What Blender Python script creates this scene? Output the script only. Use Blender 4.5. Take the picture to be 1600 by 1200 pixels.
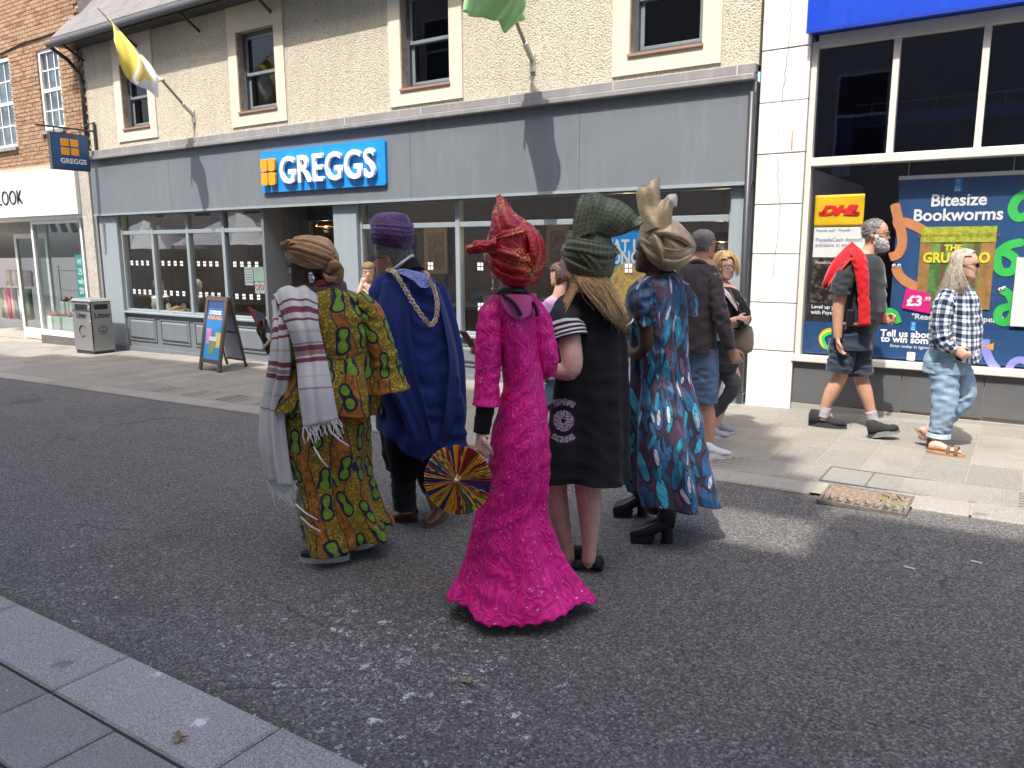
import bpy, bmesh, math, random
import numpy as np
from mathutils import Vector, Matrix
for o in list(bpy.data.objects): bpy.data.objects.remove(o)
SC = bpy.context.scene; COL = SC.collection
random.seed(7); rng = np.random.default_rng(7)
# ------------------------------------------------------------------ camera
YAW, PITCH, ROLL, FPX = math.radians(33.682), math.radians(9.912), math.radians(-0.242), 1215.0
CAM = np.array([0.0, 0.0, 1.6])
FWD = np.array([-math.sin(YAW)*math.cos(PITCH), math.cos(YAW)*math.cos(PITCH), -math.sin(PITCH)])
_r = np.array([math.cos(YAW), math.sin(YAW), 0.0]); _u = np.cross(_r, FWD)
RGT = math.cos(ROLL)*_r + math.sin(ROLL)*_u
UPV = -math.sin(ROLL)*_r + math.cos(ROLL)*_u
cd = bpy.data.cameras.new('camera'); cam = bpy.data.objects.new('camera', cd); COL.objects.link(cam)
cd.sensor_width = 36.0; cd.lens = FPX/1600*36; cd.clip_start = 0.05; cd.clip_end = 2000
cam.matrix_world = Matrix(((RGT[0], UPV[0], -FWD[0], 0), (RGT[1], UPV[1], -FWD[1], 0), (RGT[2], UPV[2], -FWD[2], 1.6), (0, 0, 0, 1)))
SC.camera = cam
# ------------------------------------------------------------------ sky, sun, exposure
SUN = np.array([0.06, -1.0, 1.75]); SUN /= np.linalg.norm(SUN)
w = bpy.data.worlds.new('World'); SC.world = w; w.use_nodes = True
nt = w.node_tree; bg = nt.nodes['Background']
sky = nt.nodes.new('ShaderNodeTexSky'); sky.sky_type = 'NISHITA'; sky.sun_disc = False
sky.sun_elevation = math.asin(SUN[2]); sky.sun_rotation = math.atan2(SUN[0], SUN[1])
sky.air_density = 0.9; sky.dust_density = 5.0; sky.ozone_density = 0.8
nt.links.new(sky.outputs[0], bg.inputs[0]); bg.inputs[1].default_value = 0.15
sl = bpy.data.lights.new('sun', 'SUN'); so = bpy.data.objects.new('sun', sl); COL.objects.link(so)
sl.energy = 2.35; sl.angle = math.radians(0.53); sl.color = (1.0, 0.955, 0.89)
so.location = (0, -20, 30); so.rotation_euler = Vector(tuple(-SUN)).to_track_quat('-Z', 'Y').to_euler()
SC.view_settings.view_transform = 'Standard'; SC.view_settings.look = 'None'
SC.view_settings.exposure = 1.48; SC.view_settings.gamma = 1.0; SC.view_settings.use_curve_mapping = False
SC.cycles.max_bounces = 8; SC.cycles.diffuse_bounces = 4; SC.cycles.transparent_max_bounces = 16
SC.cycles.sample_clamp_indirect = 6.0; SC.cycles.use_denoising = True
SC.cycles.caustics_reflective = False; SC.cycles.caustics_refractive = False
# ------------------------------------------------------------------ geometry of the view: pixel of the 1600x1200 photograph -> place
GS = 0.02                                   # the street rises 2 cm per metre to the right
WY = 8.05                                   # plane of the shop fronts
def gz(x): return GS*x
def ray(px, py): return FWD + RGT*(px-800)/FPX - UPV*(py-600)/FPX
def on_y(px, py, Y):
    d = ray(px, py); t = Y/d[1]; return CAM + t*d
def on_ground(px, py):
    d = ray(px, py); n = np.array([-GS, 0, 1.0]); t = -(n@CAM)/(n@d); return CAM + t*d
def fx(px, py=365, Y=WY): return float(on_y(px, py, Y)[0])
def fz(px, py, Y=WY): return float(on_y(px, py, Y)[2])

# ------------------------------------------------------------------ objects
WO = {}
def org(p): return WO.get(p.name, np.zeros(3)) if p is not None else np.zeros(3)
def tag(o, label=None, cat=None, group=None, kind=None):
    if label: o['label'] = label
    if cat: o['category'] = cat
    if group: o['group'] = group
    if kind: o['kind'] = kind
    return o
def empty(name, loc, label=None, cat=None, group=None, kind=None):
    o = bpy.data.objects.new(name, None); COL.objects.link(o); o.empty_display_size = 0.1
    o.location = tuple(float(c) for c in loc); WO[o.name] = np.array(loc, float)
    return tag(o, label, cat, group, kind)
def mobj(name, V, Fc, mat, parent=None, uv=None, smooth=False, solid=0, bevel=0, sub=0, origin=None):
    V = np.asarray(V, float)
    o0 = org(parent) if parent is not None else (np.array(origin, float) if origin is not None else V.mean(0)*np.array([1, 1, 0]) + np.array([0, 0, V[:, 2].min()]))
    me = bpy.data.meshes.new(name); me.from_pydata((V-o0).tolist(), [], [tuple(f) for f in Fc])
    if uv is not None:
        lay = me.uv_layers.new(name='UVMap')
        idx = np.empty(len(me.loops), dtype=np.int32); me.loops.foreach_get('vertex_index', idx)
        lay.data.foreach_set('uv', np.asarray(uv, np.float32)[idx].ravel())
    if smooth: me.polygons.foreach_set('use_smooth', [True]*len(me.polygons))
    me.materials.append(mat); me.update()
    o = bpy.data.objects.new(name, me); COL.objects.link(o)
    if parent is not None: o.parent = parent
    else: o.location = tuple(o0)
    WO[o.name] = o0
    if solid:
        m = o.modifiers.new('solid', 'SOLIDIFY'); m.thickness = solid; m.offset = 0
    if bevel:
        m = o.modifiers.new('bevel', 'BEVEL'); m.width = bevel; m.segments = 2; m.limit_method = 'ANGLE'; m.angle_limit = 0.6
    if sub:
        m = o.modifiers.new('sub', 'SUBSURF'); m.levels = sub; m.render_levels = sub
    return o
def share(name, src, loc, parent, scale=None, rz=0):
    o = bpy.data.objects.new(name, src.data if hasattr(src, 'data') else src); COL.objects.link(o)
    o.parent = parent; o.location = tuple(np.array(loc, float)-org(parent)); WO[o.name] = np.array(loc, float)
    if scale: o.scale = scale
    o.rotation_euler[2] = rz
    return o
class MB:
    def __init__(s): s.v = []; s.f = []
    def add(s, V, Fc):
        b = len(s.v); s.v += [tuple(p) for p in V]; s.f += [tuple(i+b for i in f) for f in Fc]; return s
    def box(s, x0, x1, y0, y1, z0, z1):
        V = [(x0, y0, z0), (x1, y0, z0), (x1, y1, z0), (x0, y1, z0), (x0, y0, z1), (x1, y0, z1), (x1, y1, z1), (x0, y1, z1)]
        return s.add(V, [(0, 3, 2, 1), (4, 5, 6, 7), (0, 1, 5, 4), (1, 2, 6, 5), (2, 3, 7, 6), (3, 0, 4, 7)])
    def hexa(s, A, B):          # two quads, front then back
        return s.add(list(A)+list(B), [(0, 1, 2, 3), (7, 6, 5, 4), (0, 4, 5, 1), (1, 5, 6, 2), (2, 6, 7, 3), (3, 7, 4, 0)])
    def bar(s, a, b, r, n=8, r2=None):
        V, Fc = tube_geo([a, b], [r, r2 if r2 is not None else r], n); return s.add(V, Fc)
    def tube(s, P, r, n=8, **k):
        V, Fc = tube_geo(P, r, n, **k); return s.add(V, Fc)
    def ball(s, c, r, n=12, m=8):
        r = np.array([r]*3 if np.isscalar(r) else r, float); c = np.array(c, float)
        V = [c+r*np.array([0, 0, -1.])]; Fc = []
        for i in range(1, m):
            a = math.pi*i/m-math.pi/2
            for j in range(n):
                b = 2*math.pi*j/n; V.append(c+r*np.array([math.cos(a)*math.cos(b), math.cos(a)*math.sin(b), math.sin(a)]))
        V.append(c+r*np.array([0, 0, 1.])); L = len(V)-1
        for j in range(n):
            Fc.append((0, 1+(j+1) % n, 1+j)); Fc.append((L, L-n+j, L-n+(j+1) % n))
            for i in range(m-2):
                p = 1+i*n; Fc.append((p+j, p+(j+1) % n, p+n+(j+1) % n, p+n+j))
        return s.add(V, Fc)
    def build(s, name, mat, parent=None, **k): return mobj(name, s.v, s.f, mat, parent, **k)
def box(name, mat, parent, x0, x1, y0, y1, z0, z1, **k): return MB().box(x0, x1, y0, y1, z0, z1).build(name, mat, parent, **k)
def nrm(v): v = np.asarray(v, float); return v/max(np.linalg.norm(v), 1e-9)
def cr(P, n):                               # Catmull-Rom through the points (rows), n samples
    P = np.asarray(P, float); k = len(P)
    if k < 3:
        t = np.linspace(0, 1, n)[:, None]; return P[0]*(1-t)+P[-1]*t
    Q = np.vstack([2*P[0]-P[1], P, 2*P[-1]-P[-2]]); t = np.linspace(0, k-1-1e-9, n); i = t.astype(int); u = (t-i)[:, None]
    a, b, c, d = Q[i], Q[i+1], Q[i+2], Q[i+3]
    return .5*(2*b+(c-a)*u+(2*a-5*b+4*c-d)*u*u+(3*b-a-3*c+d)*u**3)
def tube_geo(P, R, n=10, smooth=0, flat=None, up=None, caps=True, uv=False):
    P = np.asarray(P, float); R = np.asarray(R if not np.isscalar(R) else [R]*len(P), float)
    if smooth:
        A = cr(np.column_stack([P, R]), smooth); P, R = A[:, :3], np.maximum(A[:, 3], .0005)
    m = len(P); T = np.gradient(P, axis=0); T /= np.maximum(np.linalg.norm(T, axis=1), 1e-9)[:, None]
    ref = np.array(up, float) if up is not None else (np.array([0, 0, 1.]) if abs(T[0][2]) < .9 else np.array([1., 0, 0]))
    nx = nrm(ref-T[0]*(ref@T[0])); V = []; UV = []; L = 0
    fl = np.interp(np.linspace(0, 1, m), np.linspace(0, 1, len(flat)), flat) if flat is not None else np.ones(m)
    for i in range(m):
        nx = nrm(nx-T[i]*(nx@T[i])); ny = np.cross(T[i], nx)
        if i: L += np.linalg.norm(P[i]-P[i-1])
        for j in range(n):
            a = 2*math.pi*j/n; V.append(P[i]+R[i]*(math.cos(a)*fl[i]*nx+math.sin(a)*ny)); UV.append((R.mean()*2*math.pi*j/n, L))
    Fc = [(i*n+j, i*n+(j+1) % n, (i+1)*n+(j+1) % n, (i+1)*n+j) for i in range(m-1) for j in range(n)]
    if caps:
        V.append(P[0]-T[0]*R[0]*.35); UV.append((0, 0)); V.append(P[-1]+T[-1]*R[-1]*.35); UV.append((0, L))
        a, b = len(V)-2, len(V)-1
        Fc += [(a, (j+1) % n, j) for j in range(n)]+[(b, (m-1)*n+j, (m-1)*n+(j+1) % n) for j in range(n)]
    return (V, Fc, UV) if uv else (V, Fc)
def grid_faces(nu, nv, wrap=False):
    return [(i*nu+j, i*nu+(j+1) % nu, (i+1)*nu+(j+1) % nu, (i+1)*nu+j) for i in range(nv-1) for j in range(nu if wrap else nu-1)]
def patch_geo(ctrl, nu=24, nv=24, ripple=None):
    A = np.asarray(ctrl, float)             # rows x cols x 3
    B = np.stack([cr(A[i], nu) for i in range(len(A))])
    G = np.stack([cr(B[:, j], nv) for j in range(nu)], axis=1)
    if ripple:
        amp, ku, kv, ph = ripple; du = np.gradient(G, axis=1); dv = np.gradient(G, axis=0); N = np.cross(du, dv)
        N /= np.maximum(np.linalg.norm(N, axis=2), 1e-9)[:, :, None]
        u = np.linspace(0, 1, nu)[None, :]; v = np.linspace(0, 1, nv)[:, None]
        G = G+N*(amp*(np.sin(ku*u*6.283+ph+2*v)+.5*np.sin(1.7*ku*u*6.283+kv*v*6.283+ph*2)))[:, :, None]
    su = np.linalg.norm(np.diff(G, axis=1), axis=2).mean(0); sv = np.linalg.norm(np.diff(G, axis=0), axis=2).mean(1)
    U = np.concatenate([[0], np.cumsum(su)]); Vv = np.concatenate([[0], np.cumsum(sv)])
    uv = np.stack(np.broadcast_arrays(U[None, :], Vv[:, None]), -1).reshape(-1, 2)
    return G.reshape(-1, 3), grid_faces(nu, nv), uv
def patch(name, ctrl, mat, parent, nu=24, nv=24, solid=.004, ripple=None):
    V, Fc, uv = patch_geo(ctrl, nu, nv, ripple); return mobj(name, V, Fc, mat, parent, uv=uv, smooth=True, solid=solid)
def text(name, s, mat, parent, pos, size, xd=(1, 0, 0), yd=(0, 0, 1), ext=.002, bold=0, shear=0, align='LEFT', sx=1.0, res=3, sp=1.0):
    cu = bpy.data.curves.new(name, 'FONT'); cu.body = s; cu.size = size; cu.extrude = ext; cu.offset = bold; cu.shear = shear; cu.align_x = align; cu.resolution_u = res; cu.space_character = sp
    t = bpy.data.objects.new(name, cu); COL.objects.link(t); dg = bpy.context.evaluated_depsgraph_get()
    me = bpy.data.meshes.new_from_object(t.evaluated_get(dg)); bpy.data.objects.remove(t); bpy.data.curves.remove(cu)
    co = np.empty(len(me.vertices)*3); me.vertices.foreach_get('co', co); co = co.reshape(-1, 3)
    xd, yd = nrm(xd), nrm(yd); zd = np.cross(xd, yd)
    Wc = np.array(pos, float)+co[:, :1]*sx*xd+co[:, 1:2]*yd+co[:, 2:3]*zd
    o0 = org(parent); me.vertices.foreach_set('co', (Wc-o0).ravel()); me.update(); me.materials.clear(); me.materials.append(mat)
    o = bpy.data.objects.new(name, me); COL.objects.link(o); o.parent = parent; WO[o.name] = o0
    return o
# ------------------------------------------------------------------ material language
class NG:
    def __init__(s, name):
        s.m = bpy.data.materials.new(name); s.m.use_nodes = True; s.t = s.m.node_tree; s.n = s.t.nodes; s.b = s.n['Principled BSDF']; s.out = s.n['Material Output']
    def put(s, sock, v):
        if v is None: return
        if hasattr(v, 'is_output') or isinstance(v, bpy.types.NodeSocket): s.t.links.new(v, sock)
        else:
            if isinstance(v, (tuple, list)) and len(v) == 3 and sock.type == 'RGBA': v = (*v, 1)
            sock.default_value = v
    def math(s, op, a, b=None, c=None, clamp=False):
        n = s.n.new('ShaderNodeMath'); n.operation = op; n.use_clamp = clamp; s.put(n.inputs[0], a); s.put(n.inputs[1], b); s.put(n.inputs[2], c); return n.outputs[0]
    def vec(s, op, a, b=None, sc=None):
        n = s.n.new('ShaderNodeVectorMath'); n.operation = op; s.put(n.inputs[0], a); s.put(n.inputs[1], b)
        if sc is not None: s.put(n.inputs['Scale'], sc)
        return n.outputs['Value'] if op in ('LENGTH', 'DOT_PRODUCT', 'DISTANCE') else n.outputs['Vector']
    def mix(s, f, a, b, mode='MIX'):
        n = s.n.new('ShaderNodeMix'); n.data_type = 'RGBA'; n.blend_type = mode; s.put(n.inputs[0], f); s.put(n.inputs[6], a); s.put(n.inputs[7], b); return n.outputs[2]
    def co(s, k='Object'): return s.n.new('ShaderNodeTexCoord').outputs[k]
    def geo(s, k='Position'): return s.n.new('ShaderNodeNewGeometry').outputs[k]
    def sep(s, v): n = s.n.new('ShaderNodeSeparateXYZ'); s.put(n.inputs[0], v); return n.outputs
    def comb(s, x=0, y=0, z=0):
        n = s.n.new('ShaderNodeCombineXYZ'); s.put(n.inputs[0], x); s.put(n.inputs[1], y); s.put(n.inputs[2], z); return n.outputs[0]
    def noise(s, v, sc=5, det=3, ro=.5, k=0):
        n = s.n.new('ShaderNodeTexNoise'); s.put(n.inputs['Vector'], v); n.inputs['Scale'].default_value = sc; n.inputs['Detail'].default_value = det; n.inputs['Roughness'].default_value = ro; return n.outputs[k]
    def voro(s, v, sc=5, feat='F1', rnd=1, k='Distance'):
        n = s.n.new('ShaderNodeTexVoronoi'); n.feature = feat; s.put(n.inputs['Vector'], v); n.inputs['Scale'].default_value = sc; n.inputs['Randomness'].default_value = rnd; return n.outputs[k]
    def vnode(s, v, sc=1, rnd=1):
        n = s.n.new('ShaderNodeTexVoronoi'); s.put(n.inputs['Vector'], v); n.inputs['Scale'].default_value = sc; n.inputs['Randomness'].default_value = rnd; return n
    def wave(s, v, sc=5, dist=0, det=2, prof='SIN', typ='BANDS', d='X'):
        n = s.n.new('ShaderNodeTexWave'); n.wave_type = typ; n.wave_profile = prof
        if typ == 'BANDS': n.bands_direction = d
        s.put(n.inputs['Vector'], v); n.inputs['Scale'].default_value = sc; n.inputs['Distortion'].default_value = dist; n.inputs['Detail'].default_value = det; return n.outputs[1]
    def ramp(s, f, st, const=False):
        n = s.n.new('ShaderNodeValToRGB'); e = n.color_ramp.elements; n.color_ramp.interpolation = 'CONSTANT' if const else 'LINEAR'
        while len(e) < len(st): e.new(.5)
        for q, (p, c) in zip(e, st): q.position = p; q.color = (*(c if isinstance(c, (tuple, list)) else (c, c, c)), 1)
        s.put(n.inputs[0], f); return n.outputs[0]
    def step(s, f, a, b):                   # 0 below a, 1 above b
        n = s.n.new('ShaderNodeMapRange'); s.put(n.inputs[0], f); n.inputs[1].default_value = a; n.inputs[2].default_value = b; n.clamp = True; return n.outputs[0]
    def band(s, f, c, hw, soft=.1):         # 1 where |f-c|<hw
        d = s.math('ABSOLUTE', s.math('SUBTRACT', f, c)); n = s.step(d, hw, hw*(1+soft)+1e-5); return s.math('SUBTRACT', 1.0, n)
    def bump(s, h, st=.3, dist=.01):
        n = s.n.new('ShaderNodeBump'); n.inputs['Strength'].default_value = st; n.inputs['Distance'].default_value = dist; s.put(n.inputs['Height'], h); s.t.links.new(n.outputs[0], s.b.inputs['Normal']); return n
    def fin(s, col=None, rough=.6, metal=0, spec=None, sheen=0, coat=0):
        s.put(s.b.inputs['Base Color'], col); s.put(s.b.inputs['Roughness'], rough); s.b.inputs['Metallic'].default_value = metal
        if spec is not None: s.b.inputs['Specular IOR Level'].default_value = spec
        if sheen: s.b.inputs['Sheen Weight'].default_value = sheen; s.b.inputs['Sheen Roughness'].default_value = .4
        if coat: s.b.inputs['Coat Weight'].default_value = coat
        return s.m
_MC = {}
def plain(name, c, rough=.6, metal=0, var=.12, vs=6., bump=0, bs=150., spec=None, sheen=0):
    key = name
    if key in _MC: return _MC[key]
    g = NG(name); P = g.co(); n = g.noise(P, vs, 4, .6); c = np.array(c, float)
    col = g.mix(g.step(n, .3, .7), tuple(np.clip(c*(1-var), 0, 1)), tuple(np.clip(c*(1+var), 0, 1)))
    if bump: g.bump(g.noise(P, bs, 3, .6), bump, .004)
    _MC[key] = g.fin(col, rough, metal, spec, sheen); return _MC[key]
# ------------------------------------------------------------------ setting materials
def m_asphalt():
    g = NG('asphalt'); P = g.geo()
    v1 = g.voro(P, 95, 'F1', 1, 'Color'); fs = g.sep(v1)[0]; vd = g.voro(P, 95); q = g.sep(P)
    big = g.noise(P, .9, 4, .6); mid = g.noise(P, 9, 4, .65); lane = g.noise(g.vec('MULTIPLY', P, (.25, 2.2, 1)), 1.0, 3, .6)
    base = g.mix(g.step(big, .3, .7), (.115, .110, .102), (.154, .148, .138)); base = g.mix(g.math('MULTIPLY', g.step(lane, .5, .7), .35), base, (.175, .171, .166))
    col = g.mix(g.math('MULTIPLY', g.step(fs, .5, 1.0), .8), base, (.32, .31, .29))
    pit = g.noise(P, 70, 3, .7); col = g.mix(g.math('MULTIPLY', g.step(pit, .50, .36), .85), col, (.028, .027, .028))
    col = g.mix(g.math('MULTIPLY', g.step(vd, .45, .8), .6), col, (.03, .03, .031))
    col = g.mix(g.math('MULTIPLY', g.step(mid, .58, .75), .35), col, (.05, .048, .047))
    oil = g.voro(g.vec('ADD', P, g.vec('SCALE', g.noise(P, 3, 3, .6, 1), None, .35)), .8); col = g.mix(g.math('MULTIPLY', g.step(oil, .22, .10), .45), col, (.045, .043, .042))
    grit = g.math('MULTIPLY', g.step(g.math('ADD', q[1], g.math('MULTIPLY', g.math('SUBTRACT', g.noise(P, 7, 4, .7), .5), .16)), 1.66, 1.58), g.step(pit, .38, .58)); col = g.mix(g.math('MULTIPLY', grit, .8), col, (.035, .030, .022))
    ck = g.voro(g.vec('ADD', g.vec('MULTIPLY', P, (.5, 1, 1)), g.vec('SCALE', g.noise(P, 4, 3, .6, 1), None, .15)), .7, 'DISTANCE_TO_EDGE'); col = g.mix(g.math('MULTIPLY', g.math('MULTIPLY', g.step(ck, .006, .002), g.step(big, .5, .6)), .7), col, (.02, .02, .02))
    # white bird droppings, thick near the kerb on the left
    c0 = on_ground(600, 1035); 
    dx = g.math('DIVIDE', g.math('SUBTRACT', q[0], float(c0[0])), .62); dy = g.math('DIVIDE', g.math('SUBTRACT', q[1], float(c0[1])), .42)
    den = g.math('EXPONENT', g.math('MULTIPLY', g.math('ADD', g.math('MULTIPLY', dx, dx), g.math('MULTIPLY', dy, dy)), -1.0))
    c1 = on_ground(300, 960); ex = g.math('DIVIDE', g.math('SUBTRACT', q[0], float(c1[0])), 1.2); ey = g.math('DIVIDE', g.math('SUBTRACT', q[1], float(c1[1])), .35)
    den2 = g.math('EXPONENT', g.math('MULTIPLY', g.math('ADD', g.math('MULTIPLY', ex, ex), g.math('MULTIPLY', ey, ey)), -1.0))
    den = g.math('ADD', den, g.math('MULTIPLY', den2, .16)); den = g.math('ADD', g.math('MULTIPLY', den, 1.15), .002)
    warp = g.vec('ADD', P, g.vec('SCALE', g.vec('SUBTRACT', g.noise(P, 38, 4, .75, 1), (.5, .5, .5)), None, .12))
    spl = None
    for sc, rad in ((10, .16), (23, .22), (47, .30)):
        v = g.vnode(warp, sc, 1); rnd = g.sep(v.outputs['Color'])[0]
        on = g.math('LESS_THAN', rnd, g.math('MULTIPLY', den, .5))
        m = g.math('MULTIPLY', on, g.math('LESS_THAN', v.outputs['Distance'], g.math('MULTIPLY', rad, g.math('ADD', .35, g.sep(v.outputs['Color'])[1]))))
        spl = m if spl is None else g.math('MAXIMUM', spl, m)
    brk = g.step(g.noise(P, 160, 2, .6),   .36, .48)
    spl = g.math('MULTIPLY', spl, brk)
    col = g.mix(g.math('MULTIPLY', spl, .95), col, (.66, .67, .68))
    g.bump(g.math('ADD', g.math('MULTIPLY', vd, -.8), g.math('MULTIPLY', pit, 1.2)), .9, .010)
    return g.fin(col, .82, 0, .35)
def m_stone(name, c, var=.22, spk=.5, rough=.8, sc=260, spl=0):
    g = NG(name); P = g.geo(); r = g.n.new('ShaderNodeObjectInfo').outputs['Random']; c = np.array(c)
    col = g.mix(r, tuple(c*(1-var)), tuple(c*(1+var)))
    col = g.mix(g.math('MULTIPLY', g.step(g.noise(P, 2.2, 4, .6), .42, .7), .35), col, tuple(c*.55))
    s = g.noise(P, sc, 2, .7); col = g.mix(g.math('MULTIPLY', g.step(s, .5, .72), spk), col, tuple(np.minimum(c*1.9, 1)))
    col = g.mix(g.math('MULTIPLY', g.step(s, .46, .3), spk), col, tuple(c*.45))
    st = g.voro(g.vec('ADD', P, g.vec('SCALE', g.noise(P, 20, 2, .5, 1), None, .08)), 2.6); 
    col = g.mix(g.math('MULTIPLY', g.math('LESS_THAN', st, .09), .5), col, tuple(c*.35))
    if spl:
        W_ = g.vec('ADD', P, g.vec('SCALE', g.vec('SUBTRACT', g.noise(P, 40, 4, .75, 1), (.5, .5, .5)), None, .12)); v = g.vnode(W_, 7, 1); k = g.sep(v.outputs['Color'])
        m = g.math('MULTIPLY', g.math('LESS_THAN', v.outputs['Distance'], g.math('MULTIPLY', k[1], .16)), g.math('LESS_THAN', k[0], spl)); col = g.mix(g.math('MULTIPLY', m, .85), col, (.66, .67, .68))
        v = g.vnode(W_, 17, 1); k = g.sep(v.outputs['Color']); m = g.math('MULTIPLY', g.math('LESS_THAN', v.outputs['Distance'], g.math('MULTIPLY', k[1], .14)), g.math('LESS_THAN', k[0], spl)); col = g.mix(g.math('MULTIPLY', m, .8), col, (.6, .61, .62))
    g.bump(s, .35, .004); return g.fin(col, rough, 0, .3)
def m_pebble():
    g = NG('pebbledash'); P = g.co(); v = g.voro(P, 58); cc = g.sep(g.voro(P, 58, 'F1', 1, 'Color'))[0]
    col = g.mix(cc, (.50, .455, .355), (.615, .565, .46)); col = g.mix(g.math('MULTIPLY', g.step(v, .45, .85), .6), col, (.27, .235, .17))
    q = g.sep(P); st = g.noise(g.comb(g.math('MULTIPLY', q[0], 3), 0, g.math('MULTIPLY', q[2], .4)), 1.4, 4, .6)
    col = g.mix(g.math('MULTIPLY', g.step(st, .50, .72), .45), col, (.36, .315, .235))
    g.bump(g.math('SUBTRACT', 1.0, v),   .7, .010); return g.fin(col, .92, 0, .2)
def m_streak(name, c, dirt, rough=.55, amt=.4, sc=2.0):
    g = NG(name); P = g.geo(); q = g.sep(P)
    st = g.noise(g.comb(g.math('MULTIPLY', q[0], 4), g.math('MULTIPLY', q[1], 4), g.math('MULTIPLY', q[2], .5)), sc, 5, .65)
    bl = g.noise(P, 1.3, 4, .6); col = g.mix(g.math('MULTIPLY', g.step(st, .5, .8), amt), c, dirt)
    col = g.mix(g.math('MULTIPLY', g.step(bl, .45, .75), amt*.6), col, tuple(np.array(dirt)*.9))
    sp = g.voro(P, 7); col = g.mix(g.math('MULTIPLY', g.math('LESS_THAN', sp, .045), .6), col, tuple(np.minimum(np.array(c)*1.6+.05, .85)))
    g.bump(g.noise(P, 60, 3, .6), .12, .004); return g.fin(col, rough, 0, .4)
def m_glass(name='window_glass', tint=(.86, .9, .9), refl=.10):
    g = NG(name); t = g.n.new('ShaderNodeBsdfTransparent'); t.inputs[0].default_value = (*tint, 1)
    gl = g.n.new('ShaderNodeBsdfGlossy'); gl.inputs['Roughness'].default_value = .015
    bn = g.n.new('ShaderNodeBump'); bn.inputs['Strength'].default_value = .04; bn.inputs['Distance'].default_value = .02; g.put(bn.inputs['Height'], g.noise(g.co(), 1.6, 2)); g.t.links.new(bn.outputs[0], gl.inputs['Normal'])
    dn = g.math('ABSOLUTE', g.vec('DOT_PRODUCT', g.geo('Normal'), g.geo('Incoming'))); sch = g.math('POWER', g.math('SUBTRACT', 1.0, dn, clamp=True), 5.0)
    mx = g.n.new('ShaderNodeMixShader'); g.put(mx.inputs[0], g.math('ADD', g.math('MULTIPLY', sch, 1.0-refl), refl, clamp=True))
    g.t.links.new(t.outputs[0], mx.inputs[1]); g.t.links.new(gl.outputs[0], mx.inputs[2]); g.t.links.new(mx.outputs[0], g.out.inputs[0]); return g.m
ASPH = m_asphalt(); PAVE = m_stone('paving', (.23, .219, .193), .16, .6, .8, 120); PAVE_N = m_stone('paving_near', (.20, .195, .18), .3, .7, .8, 150, .22); KERB = m_stone('kerb_granite', (.26, .245, .215), .12, .7, .8, 120); KERB_N = m_stone('kerb_granite_near', (.27, .262, .258), .1, .9, .8, 150, .35)
PEB = m_pebble(); GREY = m_streak('grey_paint', (.155, .172, .19), (.25, .265, .28), .5, .35); GREYL = m_streak('pale_grey_paint', (.27, .315, .34), (.38, .42, .44), .45, .3)
LEAD = m_streak('lead_cornice', (.23, .225, .225), (.40, .39, .37), .6, .7); WHITEST = m_streak('white_painted_stone', (.70, .685, .65), (.50, .46, .39), .6, .5)
SMOOTH = plain('smooth_render', (.69, .61, .475), .85, var=.06, bump=.1); WDARK = plain('dark_window_frame', (.075, .085, .10), .45, var=.1); WLIT = plain('grey_sash', (.20, .225, .24), .4)
TERRA = plain('terracotta_sill', (.34, .19, .13), .7); GLASS = m_glass(); GLASSD = m_glass('upper_glass', (.55, .58, .62), .035); ALU = m_streak('aluminium_frame', (.62, .60, .55), (.42, .39, .34), .45, .4)
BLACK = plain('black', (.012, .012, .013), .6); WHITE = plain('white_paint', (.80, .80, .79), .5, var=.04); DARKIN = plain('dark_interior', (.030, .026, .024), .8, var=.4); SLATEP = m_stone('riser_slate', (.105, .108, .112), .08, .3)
GUTTER = plain('gutter_black', (.03, .032, .036), .4); SLATE = m_stone('roof_slate', (.15, .145, .145), .3, .3); WOODJ = plain('old_jamb', (.30, .245, .20), .8, var=.3, vs=14)
BLUEF = m_streak('royal_blue_fascia', (.008, .052, .47), (.03, .10, .52), .35, .35, 3.0); NAVYIN = plain('purple_reveal', (.22, .22, .50), .6)
MORTAR = plain('mortar', (.36, .31, .25), .9, bump=.2); 
g = NG('brick'); P = g.geo(); r_ = g.n.new('ShaderNodeObjectInfo').outputs['Random']; cell = g.sep(g.voro(g.vec('MULTIPLY', P, (4.4, 1, 13)), 1, 'F1', 1, 'Color'))[0]
bc = g.ramp(g.math('FRACT', g.math('ADD', r_, cell)), [(0, (.22, .125, .08)), (.35, (.33, .205, .125)), (.7, (.39, .265, .165)), (1, (.27, .18, .12))])
bc = g.mix(g.math('MULTIPLY', g.step(g.noise(P, 50, 3), .5, .75), .4), bc, (.17, .10, .07)); g.bump(g.noise(P, 90, 3), .4, .006); BRICK = g.fin(bc, .9, 0, .2)

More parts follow.
